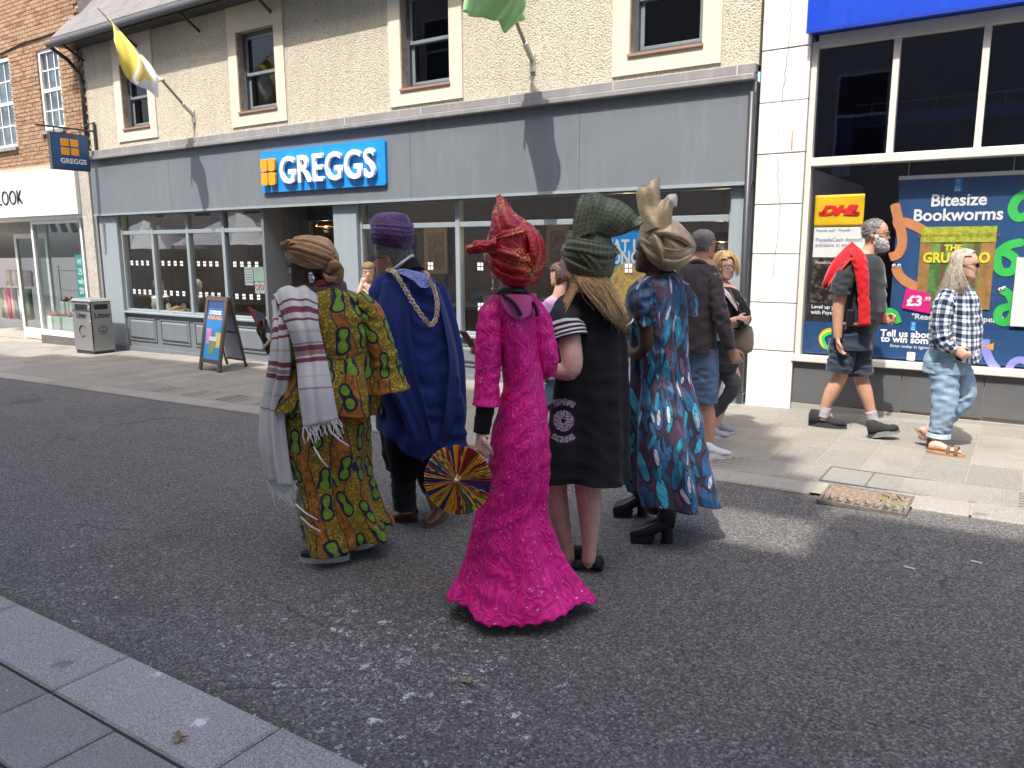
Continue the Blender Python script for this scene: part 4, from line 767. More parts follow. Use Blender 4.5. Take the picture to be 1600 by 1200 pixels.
# ------------------------------------------------------------------ stationer's posters
Yp = WY+.069
def pz(px, py): return on_y(px, py, Yp)
def quadz(px0, px1, py0, py1): A_ = pz(px0, (py0+py1)/2); B_ = pz(px1, (py0+py1)/2); m_ = (px0+px1)/2; return A_[0], B_[0], pz(m_, py1)[2], pz(m_, py0)[2]
dh = empty('courier_poster', (-1.75, Yp, 1.5), 'crinkled yellow courier poster with red lettering in the window', 'poster'); x0_, x1_, z0_, z1_ = quadz(1273, 1350, 304, 354)
patch('sheet', [[(x, Yp+.004+.004*math.sin(i*3+k*2), z) for k, x in enumerate(np.linspace(x0_, x1_, 4))] for i, z in enumerate((z0_, (z0_+z1_)/2, z1_))], plain('courier_yellow', (.83, .50, .005), .45, var=.06), dh, 16, 12, .001, (.0015, 2, 2, 0))
text('lettering', 'DHL', plain('courier_red', (.62, .01, .015), .5), dh, ((x0_+x1_)/2, Yp-.004, (z0_+z1_)/2-.035), .115, ext=.001, bold=.008, shear=.35, align='CENTER', sx=1.5)
for s_ in (-1, 1):
    for k in range(3): xx = (x0_+x1_)/2+s_*.155; box('stripe', plain('courier_red', (.62, .01, .015), .5), dh, xx-.03, xx+.03, Yp-.005, Yp-.003, (z0_+z1_)/2-.034+k*.012, (z0_+z1_)/2-.028+k*.012)
pp = empty('payment_poster', (-1.75, Yp, 1.2), 'white cash payment poster below the yellow courier poster', 'poster'); x0_, x1_, z0_, z1_ = quadz(1271, 1352, 355, 402); box('sheet', WHITE, pp, x0_, x1_, Yp, Yp+.004, z0_, z1_)
GT = plain('print_slate', (.18, .25, .30), .6); text('lettering', 'PaysafeCash deposit', GT, pp, (x0_+.02, Yp-.002, z1_-.135), .052, ext=.0005); text('lettering', 'available in store', GT, pp, (x0_+.02, Yp-.002, z1_-.185), .052, ext=.0005); text('lettering', 'Paysafe cash   Paysafe', GT, pp, (x0_+.02, Yp-.002, z1_-.04), .036, ext=.0005)
gp = empty('game_poster', (-1.75, Yp, .8), 'dark photographic poster with white caption low in the shop window', 'poster'); x0_, x1_, z0_, z1_ = quadz(1267, 1352, 404, 495); 
gg = NG('dark_photo'); P = gg.geo(); gm = gg.fin(gg.mix(gg.step(gg.noise(P, 9, 5, .7), .48, .7), (.018, .016, .017), (.30, .22, .18)), .4); box('photo', gm, gp, x0_, x1_, Yp, Yp+.004, z0_+.13, z1_); box('caption_bar', plain('caption_black', (.02, .02, .025), .5), gp, x0_, x1_, Yp, Yp+.004, z0_, z0_+.13)
text('lettering', 'Level up your game', WTXT, gp, (x0_+.015, Yp-.002, z0_+.075), .052, ext=.0005, bold=.001); text('lettering', 'with Paysafecard', WTXT, gp, (x0_+.015, Yp-.002, z0_+.02), .052, ext=.0005, bold=.001); text('lettering', 'PaysafeCard', WTXT, gp, (x0_+.03, Yp-.002, z1_-.05), .036, ext=.0005)
def ribbon(nm, pts, r, mat, par, Y, n=50):                 # a flat printed band with round ends
    P_ = cr(np.array([(pz(*p)[0], 0, pz(*p)[2]) for p in pts]), n); T_ = np.gradient(P_, axis=0); T_ /= np.linalg.norm(T_, axis=1)[:, None]; N_ = np.stack([-T_[:, 2], T_[:, 1]*0, T_[:, 0]], 1)
    rr = np.full(n, r); rr[0] *= .55; rr[-1] *= .55; yy = Y-np.linspace(0, .002, n)
    V = np.concatenate([P_+N_*rr[:, None], P_-N_*rr[:, None]]); V[:, 1] = np.concatenate([yy, yy]); return mobj(nm, V, [(i, i+1, n+i+1, n+i) for i in range(n-1)], mat, par, solid=.0006)
# low navy window strip
ns = empty('window_strip_poster', (-.5, Yp, .53), 'long navy strip poster along the bottom of the shop window', 'poster'); box('sheet', NAVY, ns, SX0+.06, 2.6, Yp, Yp+.004, .55, pz(1400, 508)[2])
tz = pz(1440, 530); text('lettering', 'Tell us about a book', WTXT, ns, (pz(1443, 525)[0], Yp-.003, pz(1443, 528)[2]), .088, ext=.0006, bold=.0025, align='CENTER'); text('lettering', 'to win some worms', WTXT, ns, (pz(1443, 525)[0], Yp-.003, pz(1443, 537)[2]), .088, ext=.0006, bold=.0025, align='CENTER'); text('lettering', 'Enter today at tgjonesonline.co.uk', WTXT, ns, (pz(1443, 525)[0], Yp-.003, pz(1443, 545)[2]), .04, ext=.0005, align='CENTER')
box('label_tab', SBLUE, ns, pz(1423, 510)[0], pz(1431, 510)[0], Yp-.004, Yp-.002, pz(1427, 517)[2], pz(1427, 503)[2]); text('lettering', 'T\nG', WTXT, ns, (pz(1427, 510)[0], Yp-.006, pz(1427, 509)[2]), .04, ext=.0005, align='CENTER')
V, Fc = rrect(pz(1417, 556)[0], pz(1430, 556)[0], pz(1423, 563)[2], pz(1423, 550)[2], .012, Yp-.004, Yp-.002); mobj('badge', V, Fc, WTXT, ns)
COLS = [(.75, .05, .06), (.85, .40, .02), (.80, .70, .05), (.06, .55, .12), (.03, .30, .70)]
for k, cc in enumerate(COLS[1:4]): ribbon('printed_worm', [(1299, 546-k*0), (1286+k*2, 540), (1282+k*2, 528), (1288+k*2, 518+k*2), (1299, 514+k*3)], .016, plain('worm_%d' % k, cc, .5), ns, Yp-.002-.0015*k)
BLW = plain('worm_blue', (.24, .25, .72), .5); ribbon('printed_worm', [(1540, 530), (1540, 545), (1548, 565), (1558, 577)], .035, BLW, ns, Yp-.003); ribbon('printed_worm', [(1575, 579), (1582, 567), (1595, 562), (1610, 568)], .03, BLW, ns, Yp-.003)
m = MB(); p = pz(1540, 541); m.add([(p[0]-.06, Yp-.006, p[2]+.035), (p[0], Yp-.006, p[2]), (p[0]-.06, Yp-.006, p[2]-.035), (p[0]+.06, Yp-.006, p[2]+.035), (p[0]+.06, Yp-.006, p[2]-.035)], [(0, 1, 2), (3, 4, 1)]); m.build('printed_bow', ORANGE, ns)
# hanging banner
Yb = WY+.16; Yp0 = Yp; Yp = Yb
bn_ = empty('hanging_banner', (-.4, Yb, .8), 'large navy book promotion banner hanging inside the shop window', 'banner')
bl, br = pz(1397, 400)[0], pz(1650, 400)[0]; zt, zb = pz(1500, 277)[2], .80
box('sheet', NAVY, bn_, bl, br, Yb, Yb+.004, zb, zt); box('hanging_bar', WTXT, bn_, bl-.01, br+.01, Yb-.008, Yb+.012, zt, zt+.035)
for px in (1419, 1582): x = pz(px, 280)[0]; MB().bar((x, Yb, zt+.03), (x, Yb, 2.36), .004, 5).build('hook', ALU, bn_)
cx = pz(1497, 320)[0]
text('lettering', 'Bitesize', WTXT, bn_, (cx, Yb-.003, pz(1497, 321)[2]), .15, ext=.0008, bold=.0035, align='CENTER', sx=.96); text('lettering', 'Bookworms', WTXT, bn_, (cx, Yb-.003, pz(1497, 344)[2]), .15, ext=.0008, bold=.0035, align='CENTER', sx=.96)
box('label_tab', SBLUE, bn_, pz(1491, 290)[0], pz(1504, 290)[0], Yb-.004, Yb-.002, pz(1497, 299)[2], zt-.005); text('lettering', 'T\nG', WTXT, bn_, (pz(1497, 290)[0], Yb-.006, pz(1497, 288)[2]), .055, ext=.0005, align='CENTER'); text('lettering', 'Jones', WTXT, bn_, (pz(1497, 290)[0], Yb-.006, pz(1497, 298)[2]), .02, ext=.0005, align='CENTER')
x0_, x1_ = pz(1434, 430)[0], pz(1551, 430)[0]; z0_, z1_ = pz(1490, 482)[2], pz(1490, 354)[2]
gf = NG('forest_print'); P = gf.geo(); q = gf.sep(P); fcol = gf.mix(gf.step(gf.noise(P, 7, 4, .6), .4, .65), (.05, .16, .04), (.22, .34, .08)); fcol = gf.mix(gf.step(gf.wave(P, 2.4, 1.5, 2, 'SIN', 'BANDS', 'X'), .7, .85), fcol, (.16, .09, .04)); FRS = gf.fin(fcol, .5)
cv = box('book_cover', FRS, bn_, x0_, x1_, Yb-.006, Yb-.003, z0_, z1_)
TRK = plain('trunk_print', (.36, .19, .06), .5, var=.3, vs=12)
for a_, b_ in ((x0_, x0_+.09), (x1_-.11, x1_)): box('printed_trunk', TRK, cv, a_, b_, Yb-.009, Yb-.0062, z0_, z1_)
box('title_band', plain('leaf_band', (.42, .45, .04), .5, var=.35, vs=30), cv, x0_, x1_, Yb-.012, Yb-.0092, z1_-.14, z1_); YEL = plain('title_yellow', (.85, .70, .04), .5)
text('lettering', 'JULIA DONALDSON · AXEL SCHEFFLER', plain('title_brown', (.25, .14, .02), .5), cv, ((x0_+x1_)/2, Yb-.0135, z1_-.09), .038, ext=.0005, align='CENTER'); text('lettering', 'THE', YEL, cv, ((x0_+x1_)/2-.03, Yb-.0135, z1_-.215), .075, ext=.0006, bold=.003, align='CENTER'); text('lettering', 'GRUFFALO', YEL, cv, ((x0_+x1_)/2, Yb-.0135, z1_-.32), .125, ext=.0006, bold=.005, align='CENTER', sx=.86)
GRW = plain('worm_green', (.05, .55, .10), .5); ORW = plain('worm_orange', (.60, .24, .10), .5)
ribbon('printed_worm', [(1398, 318), (1404, 345), (1410, 375), (1404, 396), (1390, 402)], .042, ORW, bn_, Yb-.003); ribbon('printed_worm', [(1396, 352), (1412, 347), (1432, 354), (1446, 362)], .042, ORW, bn_, Yb-.0045); ribbon('printed_worm', [(1400, 416), (1404, 428), (1416, 440), (1434, 449)], .042, ORW, bn_, Yb-.003)
ribbon('printed_worm', [(1605, 300), (1588, 312), (1582, 328), (1590, 340), (1606, 336)], .036, GRW, bn_, Yb-.003); ribbon('printed_worm', [(1600, 378), (1575, 384), (1558, 400), (1562, 422), (1580, 424), (1588, 408), (1575, 396), (1556, 392)], .036, GRW, bn_, Yb-.0035); ribbon('printed_worm', [(1564, 452), (1578, 462), (1584, 485), (1574, 503), (1560, 500), (1562, 484), (1580, 478)], .034, GRW, bn_, Yb-.003)
ribbon('printed_worm', [(1375, 497), (1385, 486), (1398, 490), (1404, 505)], .03, GRW, bn_, Yb-.003)
for px, py in ((1397, 415), (1405, 415), (1563, 452), (1569, 450)): p = pz(px, py); MB().ball((p[0], Yb-.008, p[2]), (.016, .003, .018)).build('printed_eye', WTXT, bn_); MB().ball((p[0]+.004, Yb-.012, p[2]), (.007, .003, .008)).build('printed_pupil', BLK, bn_)
p = pz(1433, 469); s_ = .11; m = MB(); m.add([(p[0]-s_*.9, Yb-.014, p[2]+s_), (p[0]+s_, Yb-.014, p[2]+s_*.6), (p[0]+s_*1.1, Yb-.014, p[2]-s_*1.1), (p[0]-s_*1.1, Yb-.014, p[2]-s_*.7)], [(0, 3, 2, 1)]); m.build('price_burst', plain('hot_pink', (.72, .01, .23), .5), bn_, solid=.001)
text('lettering', '£3', WTXT, bn_, (p[0]-.02, Yb-.016, p[2]-.05), .13, ext=.0008, bold=.005, align='CENTER'); text('lettering', '.99', WTXT, bn_, (p[0]+.055, Yb-.016, p[2]), .05, ext=.0008, bold=.001)
text('lettering', '"Read, relax and repeat"', WTXT, bn_, (pz(1424, 498)[0], Yb-.003, pz(1440, 499)[2]), .075, ext=.0006, bold=.001)
Yp = Yp0
wp = empty('white_poster', (.2, WY+.1, .9), 'plain white paper poster at the right edge of the shop window', 'poster'); box('sheet', WHITE, wp, pz(1583, 460)[0], pz(1700, 460)[0], WY+.075, WY+.079, pz(1590, 510)[2], pz(1590, 402)[2])
# ------------------------------------------------------------------ people: tools
def skin(name, c, rough=.5):
    g = NG(name); P = g.co(); c = np.array(c); n = g.noise(P, 18, 4, .6); col = g.mix(g.step(n, .35, .7), tuple(c*.88), tuple(np.minimum(c*1.1, 1)))
    g.bump(g.noise(P, 220, 2), .08, .002); m = g.fin(col, rough, 0, .4); b = g.b
    b.inputs['Subsurface Weight'].default_value = .12; b.inputs['Subsurface Radius'].default_value = (.01, .004, .002); b.inputs['Subsurface Scale'].default_value = .5; return m
SK_D = skin('skin_dark', (.060, .030, .020), .42); SK_D2 = skin('skin_brown', (.095, .048, .030), .42); SK_L = skin('skin_light', (.58, .34, .25)); SK_P = skin('skin_pink', (.60, .36, .28)); SK_T = skin('skin_tan', (.50, .27, .18))
def cloth(name, c, rough=.85, var=.1, sheen=.25, weave=420, wstr=.15, vs=5):
    g = NG(name); U = g.co(); c = np.array(c, float); col = g.mix(g.step(g.noise(U, vs, 4, .6), .3, .7), tuple(c*(1-var)), tuple(np.minimum(c*(1+var), 1))); g.bump(g.math('ADD', g.noise(U, weave, 2), g.math('MULTIPLY', g.noise(U, 22, 4, .6), .9)), wstr, .006); return g.fin(col, rough, 0, .25, sheen)
HEADF = [(-.50, .28, -.12, .08), (-.475, .345, -.02, .15), (-.43, .385, .06, .205), (-.36, .39, .17, .245), (-.27, .385, .27, .275), (-.18, .385, .325, .295), (-.09, .388, .365, .315), (0, .375, .395, .33), (.07, .395, .41, .335), (.16, .395, .42, .335), (.26, .37, .41, .322), (.35, .315, .37, .288), (.42, .24, .305, .232), (.465, .16, .215, .16), (.493, .07, .11, .075)]
def head_geo(nose=1.0, jaw=1.0, n=40):
    T = np.array(HEADF); Z = np.concatenate([np.linspace(-.5, .4, 44), np.linspace(.42, .493, 8)]); V = []
    for z in Z:
        f, b, w_ = [np.interp(z, T[:, 0], T[:, k]) for k in (1, 2, 3)]
        if z < -.2: w_ *= jaw
        for j in range(n):
            a = 2*math.pi*j/n; s_, c_ = math.sin(a), math.cos(a); y0 = (f-b)/2; hy = (f+b)/2
            x = w_*math.copysign(abs(c_)**.88, c_); y = y0+hy*math.copysign(abs(s_)**.92, s_)
            if s_ > 0:
                np_ = np.interp(z, [-.21, -.19, -.155, -.12, -.06, 0, .05], [0, .05, .115, .105, .065, .03, 0])*nose; y += np_*math.exp(-(x/(.048+.02*max(0, -z-.1)*6))**2)
                y -= .035*math.exp(-((abs(x)-.145)/.06)**2-((z-.005)/.045)**2)
                y += .014*math.exp(-(x/.10)**2)*(math.exp(-((z+.265)/.016)**2)+math.exp(-((z+.31)/.018)**2))-.012*math.exp(-(x/.1)**2-((z+.288)/.01)**2)
                y += .012*math.exp(-((abs(x)-.13)/.06)**2-((z-.07)/.025)**2)+.02*math.exp(-(x/.07)**2-((z+.43)/.04)**2)
            V.append((x, y, z))
    m = len(Z); V += [(0, .02, -.49), (0, 0, .5)]; a, b = len(V)-2, len(V)-1
    Fc = grid_faces(n, m, True)+[(a, (j+1) % n, j) for j in range(n)]+[(b, (m-1)*n+j, (m-1)*n+(j+1) % n) for j in range(n)]
    return np.array(V), Fc
def ridges(th, L, seed, k=9, lo=12., hi=46.):
    rg = np.random.default_rng(seed+77); f = np.zeros((len(L), len(th))); tot = 0
    for i in range(k):
        kk = rg.integers(0, 5); w_ = rg.uniform(lo, hi)*rg.choice([-1, 1]); a = rg.uniform(.5, 1)*(1.6 if i < 3 else 1); tot += a*a
        f += a*np.sin(kk*th[None, :]+w_*L[:, None]+rg.random()*6.28+.8*np.sin(th[None, :]*rg.integers(1, 3)+L[:, None]*rg.uniform(4, 11)+i))
    f /= math.sqrt(tot/2); return .9-1.7*np.abs(f)**.8*.75
class Person:
    def __init__(s, fpx, label, height=None, off=None, z=None, group=None):
        r = on_ground(*fpx) if off is None else np.array(off, float); s.up = .022 if r[1] > FK else 0
        if off is None and r[1] > FK:       # feet stand on the pavement
            for _ in range(3):
                d = ray(*fpx); n = np.array([-GS, 0, 1.]); t = (s.up-(n@CAM))/(n@d); r = CAM+t*d
        s.root = np.array([r[0], r[1], gz(r[0])+s.up if z is None else z]); h = np.array([r[0], r[1]]); s.D = np.linalg.norm(h); s.ev = np.array([*(h/s.D), 0.]); s.er = np.array([s.ev[1], -s.ev[0], 0.])
        s.E = empty('person', s.root, label, 'person', group); s.body = MB(); s.vox = .006 if s.D < 5 else .0075
    def at(s, px, py, dd=0):
        d = ray(px, py); return CAM+d*((s.D+dd)/(d@s.ev))
    def ppm(s, dd=0): return FPX/((s.at(800, 600, dd)-CAM)@FWD)
    def dir(s, a, p=0): a = math.radians(a); h = math.cos(a)*s.ev-math.sin(a)*s.er; p = math.radians(p); return math.cos(p)*h+np.array([0, 0, math.sin(p)])
    # ---- body (skin)
    def limb(s, pts, n=14, smooth=16, flat=None, up=None):
        P = [s.at(*p[:3]) if len(p) == 4 else np.array(p[0], float) for p in pts]; R = [p[-1] for p in pts]; s.body.tube(P, R, n, smooth=smooth, flat=flat, up=up)
    def head(s, px, py, h, yaw, pitch=0, roll=0, dd=0, nose=1.0, jaw=1.0, wide=1.0, ears=True, neck=None, nr=.055):
        c = s.at(px, py, dd); f = s.dir(yaw, pitch); r0 = nrm(np.cross(f, (0, 0, 1.))); u0 = np.cross(r0, f); ro = math.radians(roll); r = math.cos(ro)*r0+math.sin(ro)*u0; u = -math.sin(ro)*r0+math.cos(ro)*u0
        s.hc, s.hf, s.hr, s.hu, s.hh = c, f, r, u, h; V, Fc = head_geo(nose, jaw); V[:, 0] *= wide; s.hV, s.hF = V, Fc
        s.body.add(s.H(V), Fc)
        if ears:
            for e in (-1, 1):
                m = MB().ball((0, 0, 0), (.028, .06, .095), 10, 8); E = np.array(m.v); a = .35; E2 = np.column_stack([E[:, 0]*math.cos(a)+e*E[:, 1]*-math.sin(a)*e*e, E[:, 1], E[:, 2]]); E2[:, 0] = E[:, 0]-e*E[:, 1]*.45
                s.body.add(s.H(E2*np.array([1, 1, 1])+np.array([e*.345*wide, -.05, -.06])), m.f)
        if neck is not None:
            b = s.at(*neck) if len(neck) == 3 else np.array(neck); t = s.H([(0, -.10, -.15)])[0]; mid = s.H([(0, -.09, -.42)])[0]; s.body.tube([t, mid, b], [nr*.95, nr, nr*1.25], 14, smooth=10)
    def H(s, V): V = np.asarray(V, float)*s.hh; return s.hc+V[:, :1]*s.hr+V[:, 1:2]*s.hf+V[:, 2:3]*s.hu
    def hand(s, wrist, d, nrmal, thumb, size=.18, curl=.5, spread=.1):
        w_ = np.array(wrist, float); d = nrm(d); nn = nrm(np.array(nrmal, float)-d*(d@nrmal)); sd = nrm(np.cross(d, nn)); sd = sd if sd@np.array(thumb) > 0 else -sd; k = size/.18
        s.body.tube([w_-d*.02*k, w_+d*.03*k, w_+d*.095*k], [.029*k, .040*k, .040*k], 12, smooth=8, flat=[.65, .42, .36], up=nn)
        for i, (o, L) in enumerate(((.030, .078), (.010, .086), (-.010, .080), (-.029, .064))):
            p = w_+d*.085*k+sd*o*k; a = 0; pts = [p-d*.015*k, p]; dr_ = nrm(d+sd*spread*(o/.03))
            for seg, an in ((.42, .75), (.32, 1.0), (.26, .8)):
                a += curl*an*(1+.12*i); pts.append(pts[-1]+(dr_*math.cos(a)+nn*math.sin(a))*L*seg*k)
            s.body.tube(pts, [.0095*k, .0095*k, .009*k, .0085*k, .0072*k], 8, smooth=12)
        b = w_+d*.025*k+sd*.03*k; s.body.tube([b-sd*.012*k, b+(sd*.6+d*.7)*.03*k+nn*.01*k, b+(sd*.45+d*.9)*.06*k+nn*(.012+.03*curl)*k, b+(sd*.2+d)*.082*k+nn*(.012+.05*curl)*k], [.014*k, .0125*k, .0105*k, .0085*k], 8, smooth=10)
    def finish(s, mat, hide=None):
        ob = s.body.build('tmp_body', mat, origin=(0, 0, 0)); m = ob.modifiers.new('r', 'REMESH'); m.mode = 'VOXEL'; m.voxel_size = s.vox; m.use_smooth_shade = True
        k = ob.modifiers.new('s', 'SMOOTH'); k.factor = .5; k.iterations = 2
        dg = bpy.context.evaluated_depsgraph_get(); me = bpy.data.meshes.new_from_object(ob.evaluated_get(dg)); bpy.data.objects.remove(ob)
        me.transform(Matrix.Translation(Vector(tuple(-s.root)))); me.materials.clear(); me.materials.append(mat); me.name = 'body'; me.polygons.foreach_set('use_smooth', [True]*len(me.polygons))
        o = bpy.data.objects.new('body', me); COL.objects.link(o); o.parent = s.E; WO[o.name] = s.root; s.B = o; return o
    # ---- clothing
    def loft(s, name, rings, mat, nu=96, nv=90, folds=(), wr=.0, hem=None, top=None, sq=1.0, solid=.004, seed=0, shear=0, par=None):
        R = []
        for r in rings:
            py, xl, xr, hd = r[:4]; dd = r[4] if len(r) > 4 else 0; a, b = s.at(xl, py, dd), s.at(xr, py, dd); c = (a+b)/2; R.append([*c, np.linalg.norm(b-a)/2, hd])
        A = cr(np.array(R), nv); th = np.linspace(0, 2*math.pi, nu+1); G = np.zeros((nv, nu+1, 3)); rg = np.random.default_rng(seed+11); ph = rg.random(8)*6.28
        L = np.concatenate([[0], np.cumsum(np.linalg.norm(np.diff(A[:, :3], axis=0), axis=1))]); circ = 2*math.pi*np.sqrt((A[:, 3]**2+A[:, 4]**2)/2).mean()
        RD = ridges(th, L, seed)
        for i in range(nv):
            v = i/(nv-1); x, y, z, w_, hd = A[i]; c_, s_ = np.sin(th), np.cos(th); cx = np.sign(c_)*np.abs(c_)**sq; sx = np.sign(s_)*np.abs(s_)**sq
            d = np.zeros(nu+1)
            for (k, a0, a1, p, tw) in folds:
                am = a0+(a1-a0)*v; d += am*(np.sin(k*th+p+tw*v+.5*np.sin(2*th+3*v))-.0)
            if wr: d += wr*RD[i]
            ww, dh = w_+d, hd+d
            G[i] = np.array([x, y, z])+np.outer(cx*ww, s.er)+np.outer(sx*dh, s.ev)
            if hem is not None: G[i, :, 2] += np.array([hem(t) for t in th])*v**2.2
            if top is not None: G[i, :, 2] += np.array([top(t) for t in th])*(1-v)**3
        uv = np.stack(np.broadcast_arrays((th/(2*math.pi)*circ)[None, :], L[:, None]), -1).reshape(-1, 2)
        return mobj(name, G.reshape(-1, 3), grid_faces(nu+1, nv), mat, par or s.E, uv=uv, smooth=True, solid=solid)
    def sleeve(s, name, pts, mat, n=28, smooth=40, wr=.006, seed=0, caps=False, solid=.003, flat=None, par=None):
        P = [s.at(*p[:3]) if len(p) == 4 else np.array(p[0], float) for p in pts]; R = [p[-1] for p in pts]
        V, Fc, UV = tube_geo(P, R, n, smooth=smooth, caps=caps, uv=True, flat=flat); V = np.array(V); m = smooth; C = cr(np.array(P), m); rg = np.random.default_rng(seed+5); ph = rg.random(4)*6.28
        th = np.linspace(0, 6.283, n, endpoint=False); L = np.concatenate([[0], np.cumsum(np.linalg.norm(np.diff(C, axis=0), axis=1))]); curv = np.abs(np.gradient(np.gradient(C, axis=0), axis=0)).sum(1); curv = curv/max(curv.max(), 1e-9); RD = ridges(th, L, seed, 9, 18., 75.)
        for i in range(m):
            d = wr*(.6+.8*curv[i])*RD[i]
            q = V[i*n:(i+1)*n]; o = q-C[i]; V[i*n:(i+1)*n] = q+o/np.maximum(np.linalg.norm(o, axis=1), 1e-6)[:, None]*d[:, None]
        return mobj(name, V, Fc, mat, par or s.E, uv=UV, smooth=True, solid=0 if caps else solid)
    def band(s, name, ball, top, bot, mat, par, eps=.006, bul=.016, nu=46, nv=18, crease=.004, ph=0, kv=3):     # a folded strip of cloth lying on a wrapped head
        cx, cy, w_, h_, dep = ball; rows = []
        def ob(q, e):
            k = max(0., 1-((q[0]-cx)/w_)**2-((q[1]-cy)/h_)**2); return s.at(q[0], q[1], -dep*math.sqrt(k)-e-(q[2] if len(q) > 2 else 0))
        n = 12; T_ = cr(np.array([(*q, 0) if len(q) == 2 else q for q in top], float), n); B_ = cr(np.array([(*q, 0) if len(q) == 2 else q for q in bot], float), n)
        for f_, e in ((0, eps*.2), (.12, eps+bul*.8), (.5, eps+bul), (.85, eps+bul*.7), (1, eps+bul*.35)): rows.append([ob(T_[i]*(1-f_)+B_[i]*f_, e) for i in range(n)])
        return patch(name, rows, mat, par, nu, nv, .004, (crease, .35, kv, ph))
    def fur(s, name, mat, region, n, length, comb, r=.0028, jit=.35, seed=0, par=None):
        rg = np.random.default_rng(seed+9); V, Fc = s.hV, s.hF; ok = [f_ for f_ in Fc if all(region(*V[i]) for i in f_)]; m = MB(); cm = np.array(comb, float)
        for k in range(n):
            f_ = ok[rg.integers(len(ok))]; w_ = rg.random(len(f_)); w_ /= w_.sum(); q = (V[list(f_)]*w_[:, None]).sum(0); nn = nrm(q-np.array([0, .02, -.02])); L_ = length*rg.uniform(.6, 1.2)/s.hh
            d = nrm(nn*.55+cm+rg.normal(0, jit, 3)*.5); e = nrm(d*.6+cm*1.1+rg.normal(0, jit, 3)*.4); P_ = s.H(np.array([q-nn*.005, q+d*L_*.5, q+d*L_*.5+e*L_*.5])); m.tube(P_, [r, r*.9, r*.4], 4)
        return m.build(name, mat, par or s.E, smooth=True)
    def sheet(s, name, rows, mat, nu=30, nv=40, solid=.004, ripple=None, par=None):
        return patch(name, [[s.at(*p) for p in r] for r in rows], mat, par or s.E, nu, nv, solid, ripple)
    def strands(s, name, guides, mat, n=60, spread=.02, r=.006, seg=14, seed=0, taper=.3, par=None):
        rg = np.random.default_rng(seed+3); m = MB(); G = [cr(np.array(g_), seg) for g_ in guides]
        for i in range(n):
            t = rg.random()*(len(G)-1); k = min(int(t), len(G)-2); f_ = t-k; C = G[k]*(1-f_)+G[k+1]*f_; C = cr(C[:max(4, int(seg*rg.uniform(.74, 1.0)))], seg); o = rg.normal(0, spread, 3); o2 = rg.normal(0, spread*.8, 3); u = np.linspace(0, 1, seg)[:, None]
            wv = .25*spread*np.sin(u*6.28*rg.uniform(.7, 2)+rg.random()*6.28)*rg.normal(0, 1, 3)
            m.tube(C+o*(.35+.65*u)+o2*u*u+wv, np.linspace(r, r*taper, seg)*rg.uniform(.6, 1.3), 5, flat=[.5, .5])
        return m.build(name, mat, par or s.E, smooth=True)
    def shell(s, name, mat, region, thick=.02, rough=.006, par=None, seed=0):        # hair or beard grown from the head surface
        V, Fc = s.hV, s.hF; rg = np.random.default_rng(seed); keep = np.array([region(*p) for p in V]); N = V-np.array([0, .0, -.02]); N /= np.linalg.norm(N, axis=1)[:, None]
        gro = np.sin(V[:, 0]*60+V[:, 2]*25)*np.sin(V[:, 1]*55-V[:, 2]*30); W_ = V+N*(thick*keep[:, None])+N*(rough*gro*keep)[:, None]+rg.normal(0, rough*.4, V.shape)*(keep > 0)[:, None]
        W_ = np.where(keep[:, None] > 0, W_, V*.97); F2 = [f_ for f_ in Fc if all(keep[i] > 0 for i in f_)]
        used = sorted({i for f_ in F2 for i in f_}); mp = {o: i for i, o in enumerate(used)}
        return mobj(name, s.H(W_[used]), [tuple(mp[i] for i in f_) for f_ in F2], mat, par or s.E, smooth=True, solid=.006)
    def face(s, iris=(.05, .03, .02), lip=(.42, .16, .14), brow=(.1, .07, .05), eyes=True):
        IR = plain('iris_%d' % int(iris[0]*1000), iris, .2); LP = plain('lip_%d' % int(lip[0]*1000), lip, .45); BR = plain('brow_%d' % int(brow[0]*1000), brow, .8)
        for e in (-1, 1):
            if eyes:
                m = MB().ball((0, 0, 0), (.052, .03, .026), 10, 8); o = mobj('eye', s.H(np.array(m.v)+np.array([e*.145, .345, .0])), m.f, WTXT, s.E, smooth=True); m = MB().ball((0, 0, 0), (.022, .012, .022), 10, 6); mobj('iris', s.H(np.array(m.v)+np.array([e*.145, .372, .0])), m.f, IR, o, smooth=True)
            b = [s.H([(e*x, y, z)])[0] for x, y, z in ((.07, .40, .062), (.14, .395, .08), (.22, .345, .065))]; MB().tube(b, [.012*s.hh, .016*s.hh, .008*s.hh], 6, smooth=8).build('eyebrow', BR, s.E, smooth=True)
        for z, r in ((-.268, .015), (-.308, .018)):
            b = [s.H([(x, y, z)])[0] for x, y in ((-.105, .355), (-.05, .395), (0, .405), (.05, .395), (.105, .355))]; MB().tube(b, [.004*s.hh, r*s.hh, r*s.hh, r*s.hh, .004*s.hh], 6, smooth=10).build('lip', LP, s.E, smooth=True)
    def glasses(s, frame, lens=None, w_=.12, h_=.07, name='glasses'):
        m = MB(); hh_ = s.hh
        for e in (-1, 1):
            c = np.array([e*.15, .44, -.005]); L = [s.H([c+np.array([w_*math.cos(t), -.04*abs(math.cos(t))*(1 if e*math.cos(t) > 0 else 0), h_*math.sin(t)])])[0] for t in np.linspace(0, 6.283, 17)]; m.tube(L, .009*hh_, 6, caps=False)
            m.tube(list(s.H([(e*.27, .40, .01), (e*.335, .2, .01), (e*.35, -.03, .0), (e*.34, -.08, -.05)])), .009*hh_, 6)
        m.tube(list(s.H([(-.035, .44, .01), (0, .455, .02), (.035, .44, .01)])), .008*hh_, 6); o = m.build(name, frame, s.E)
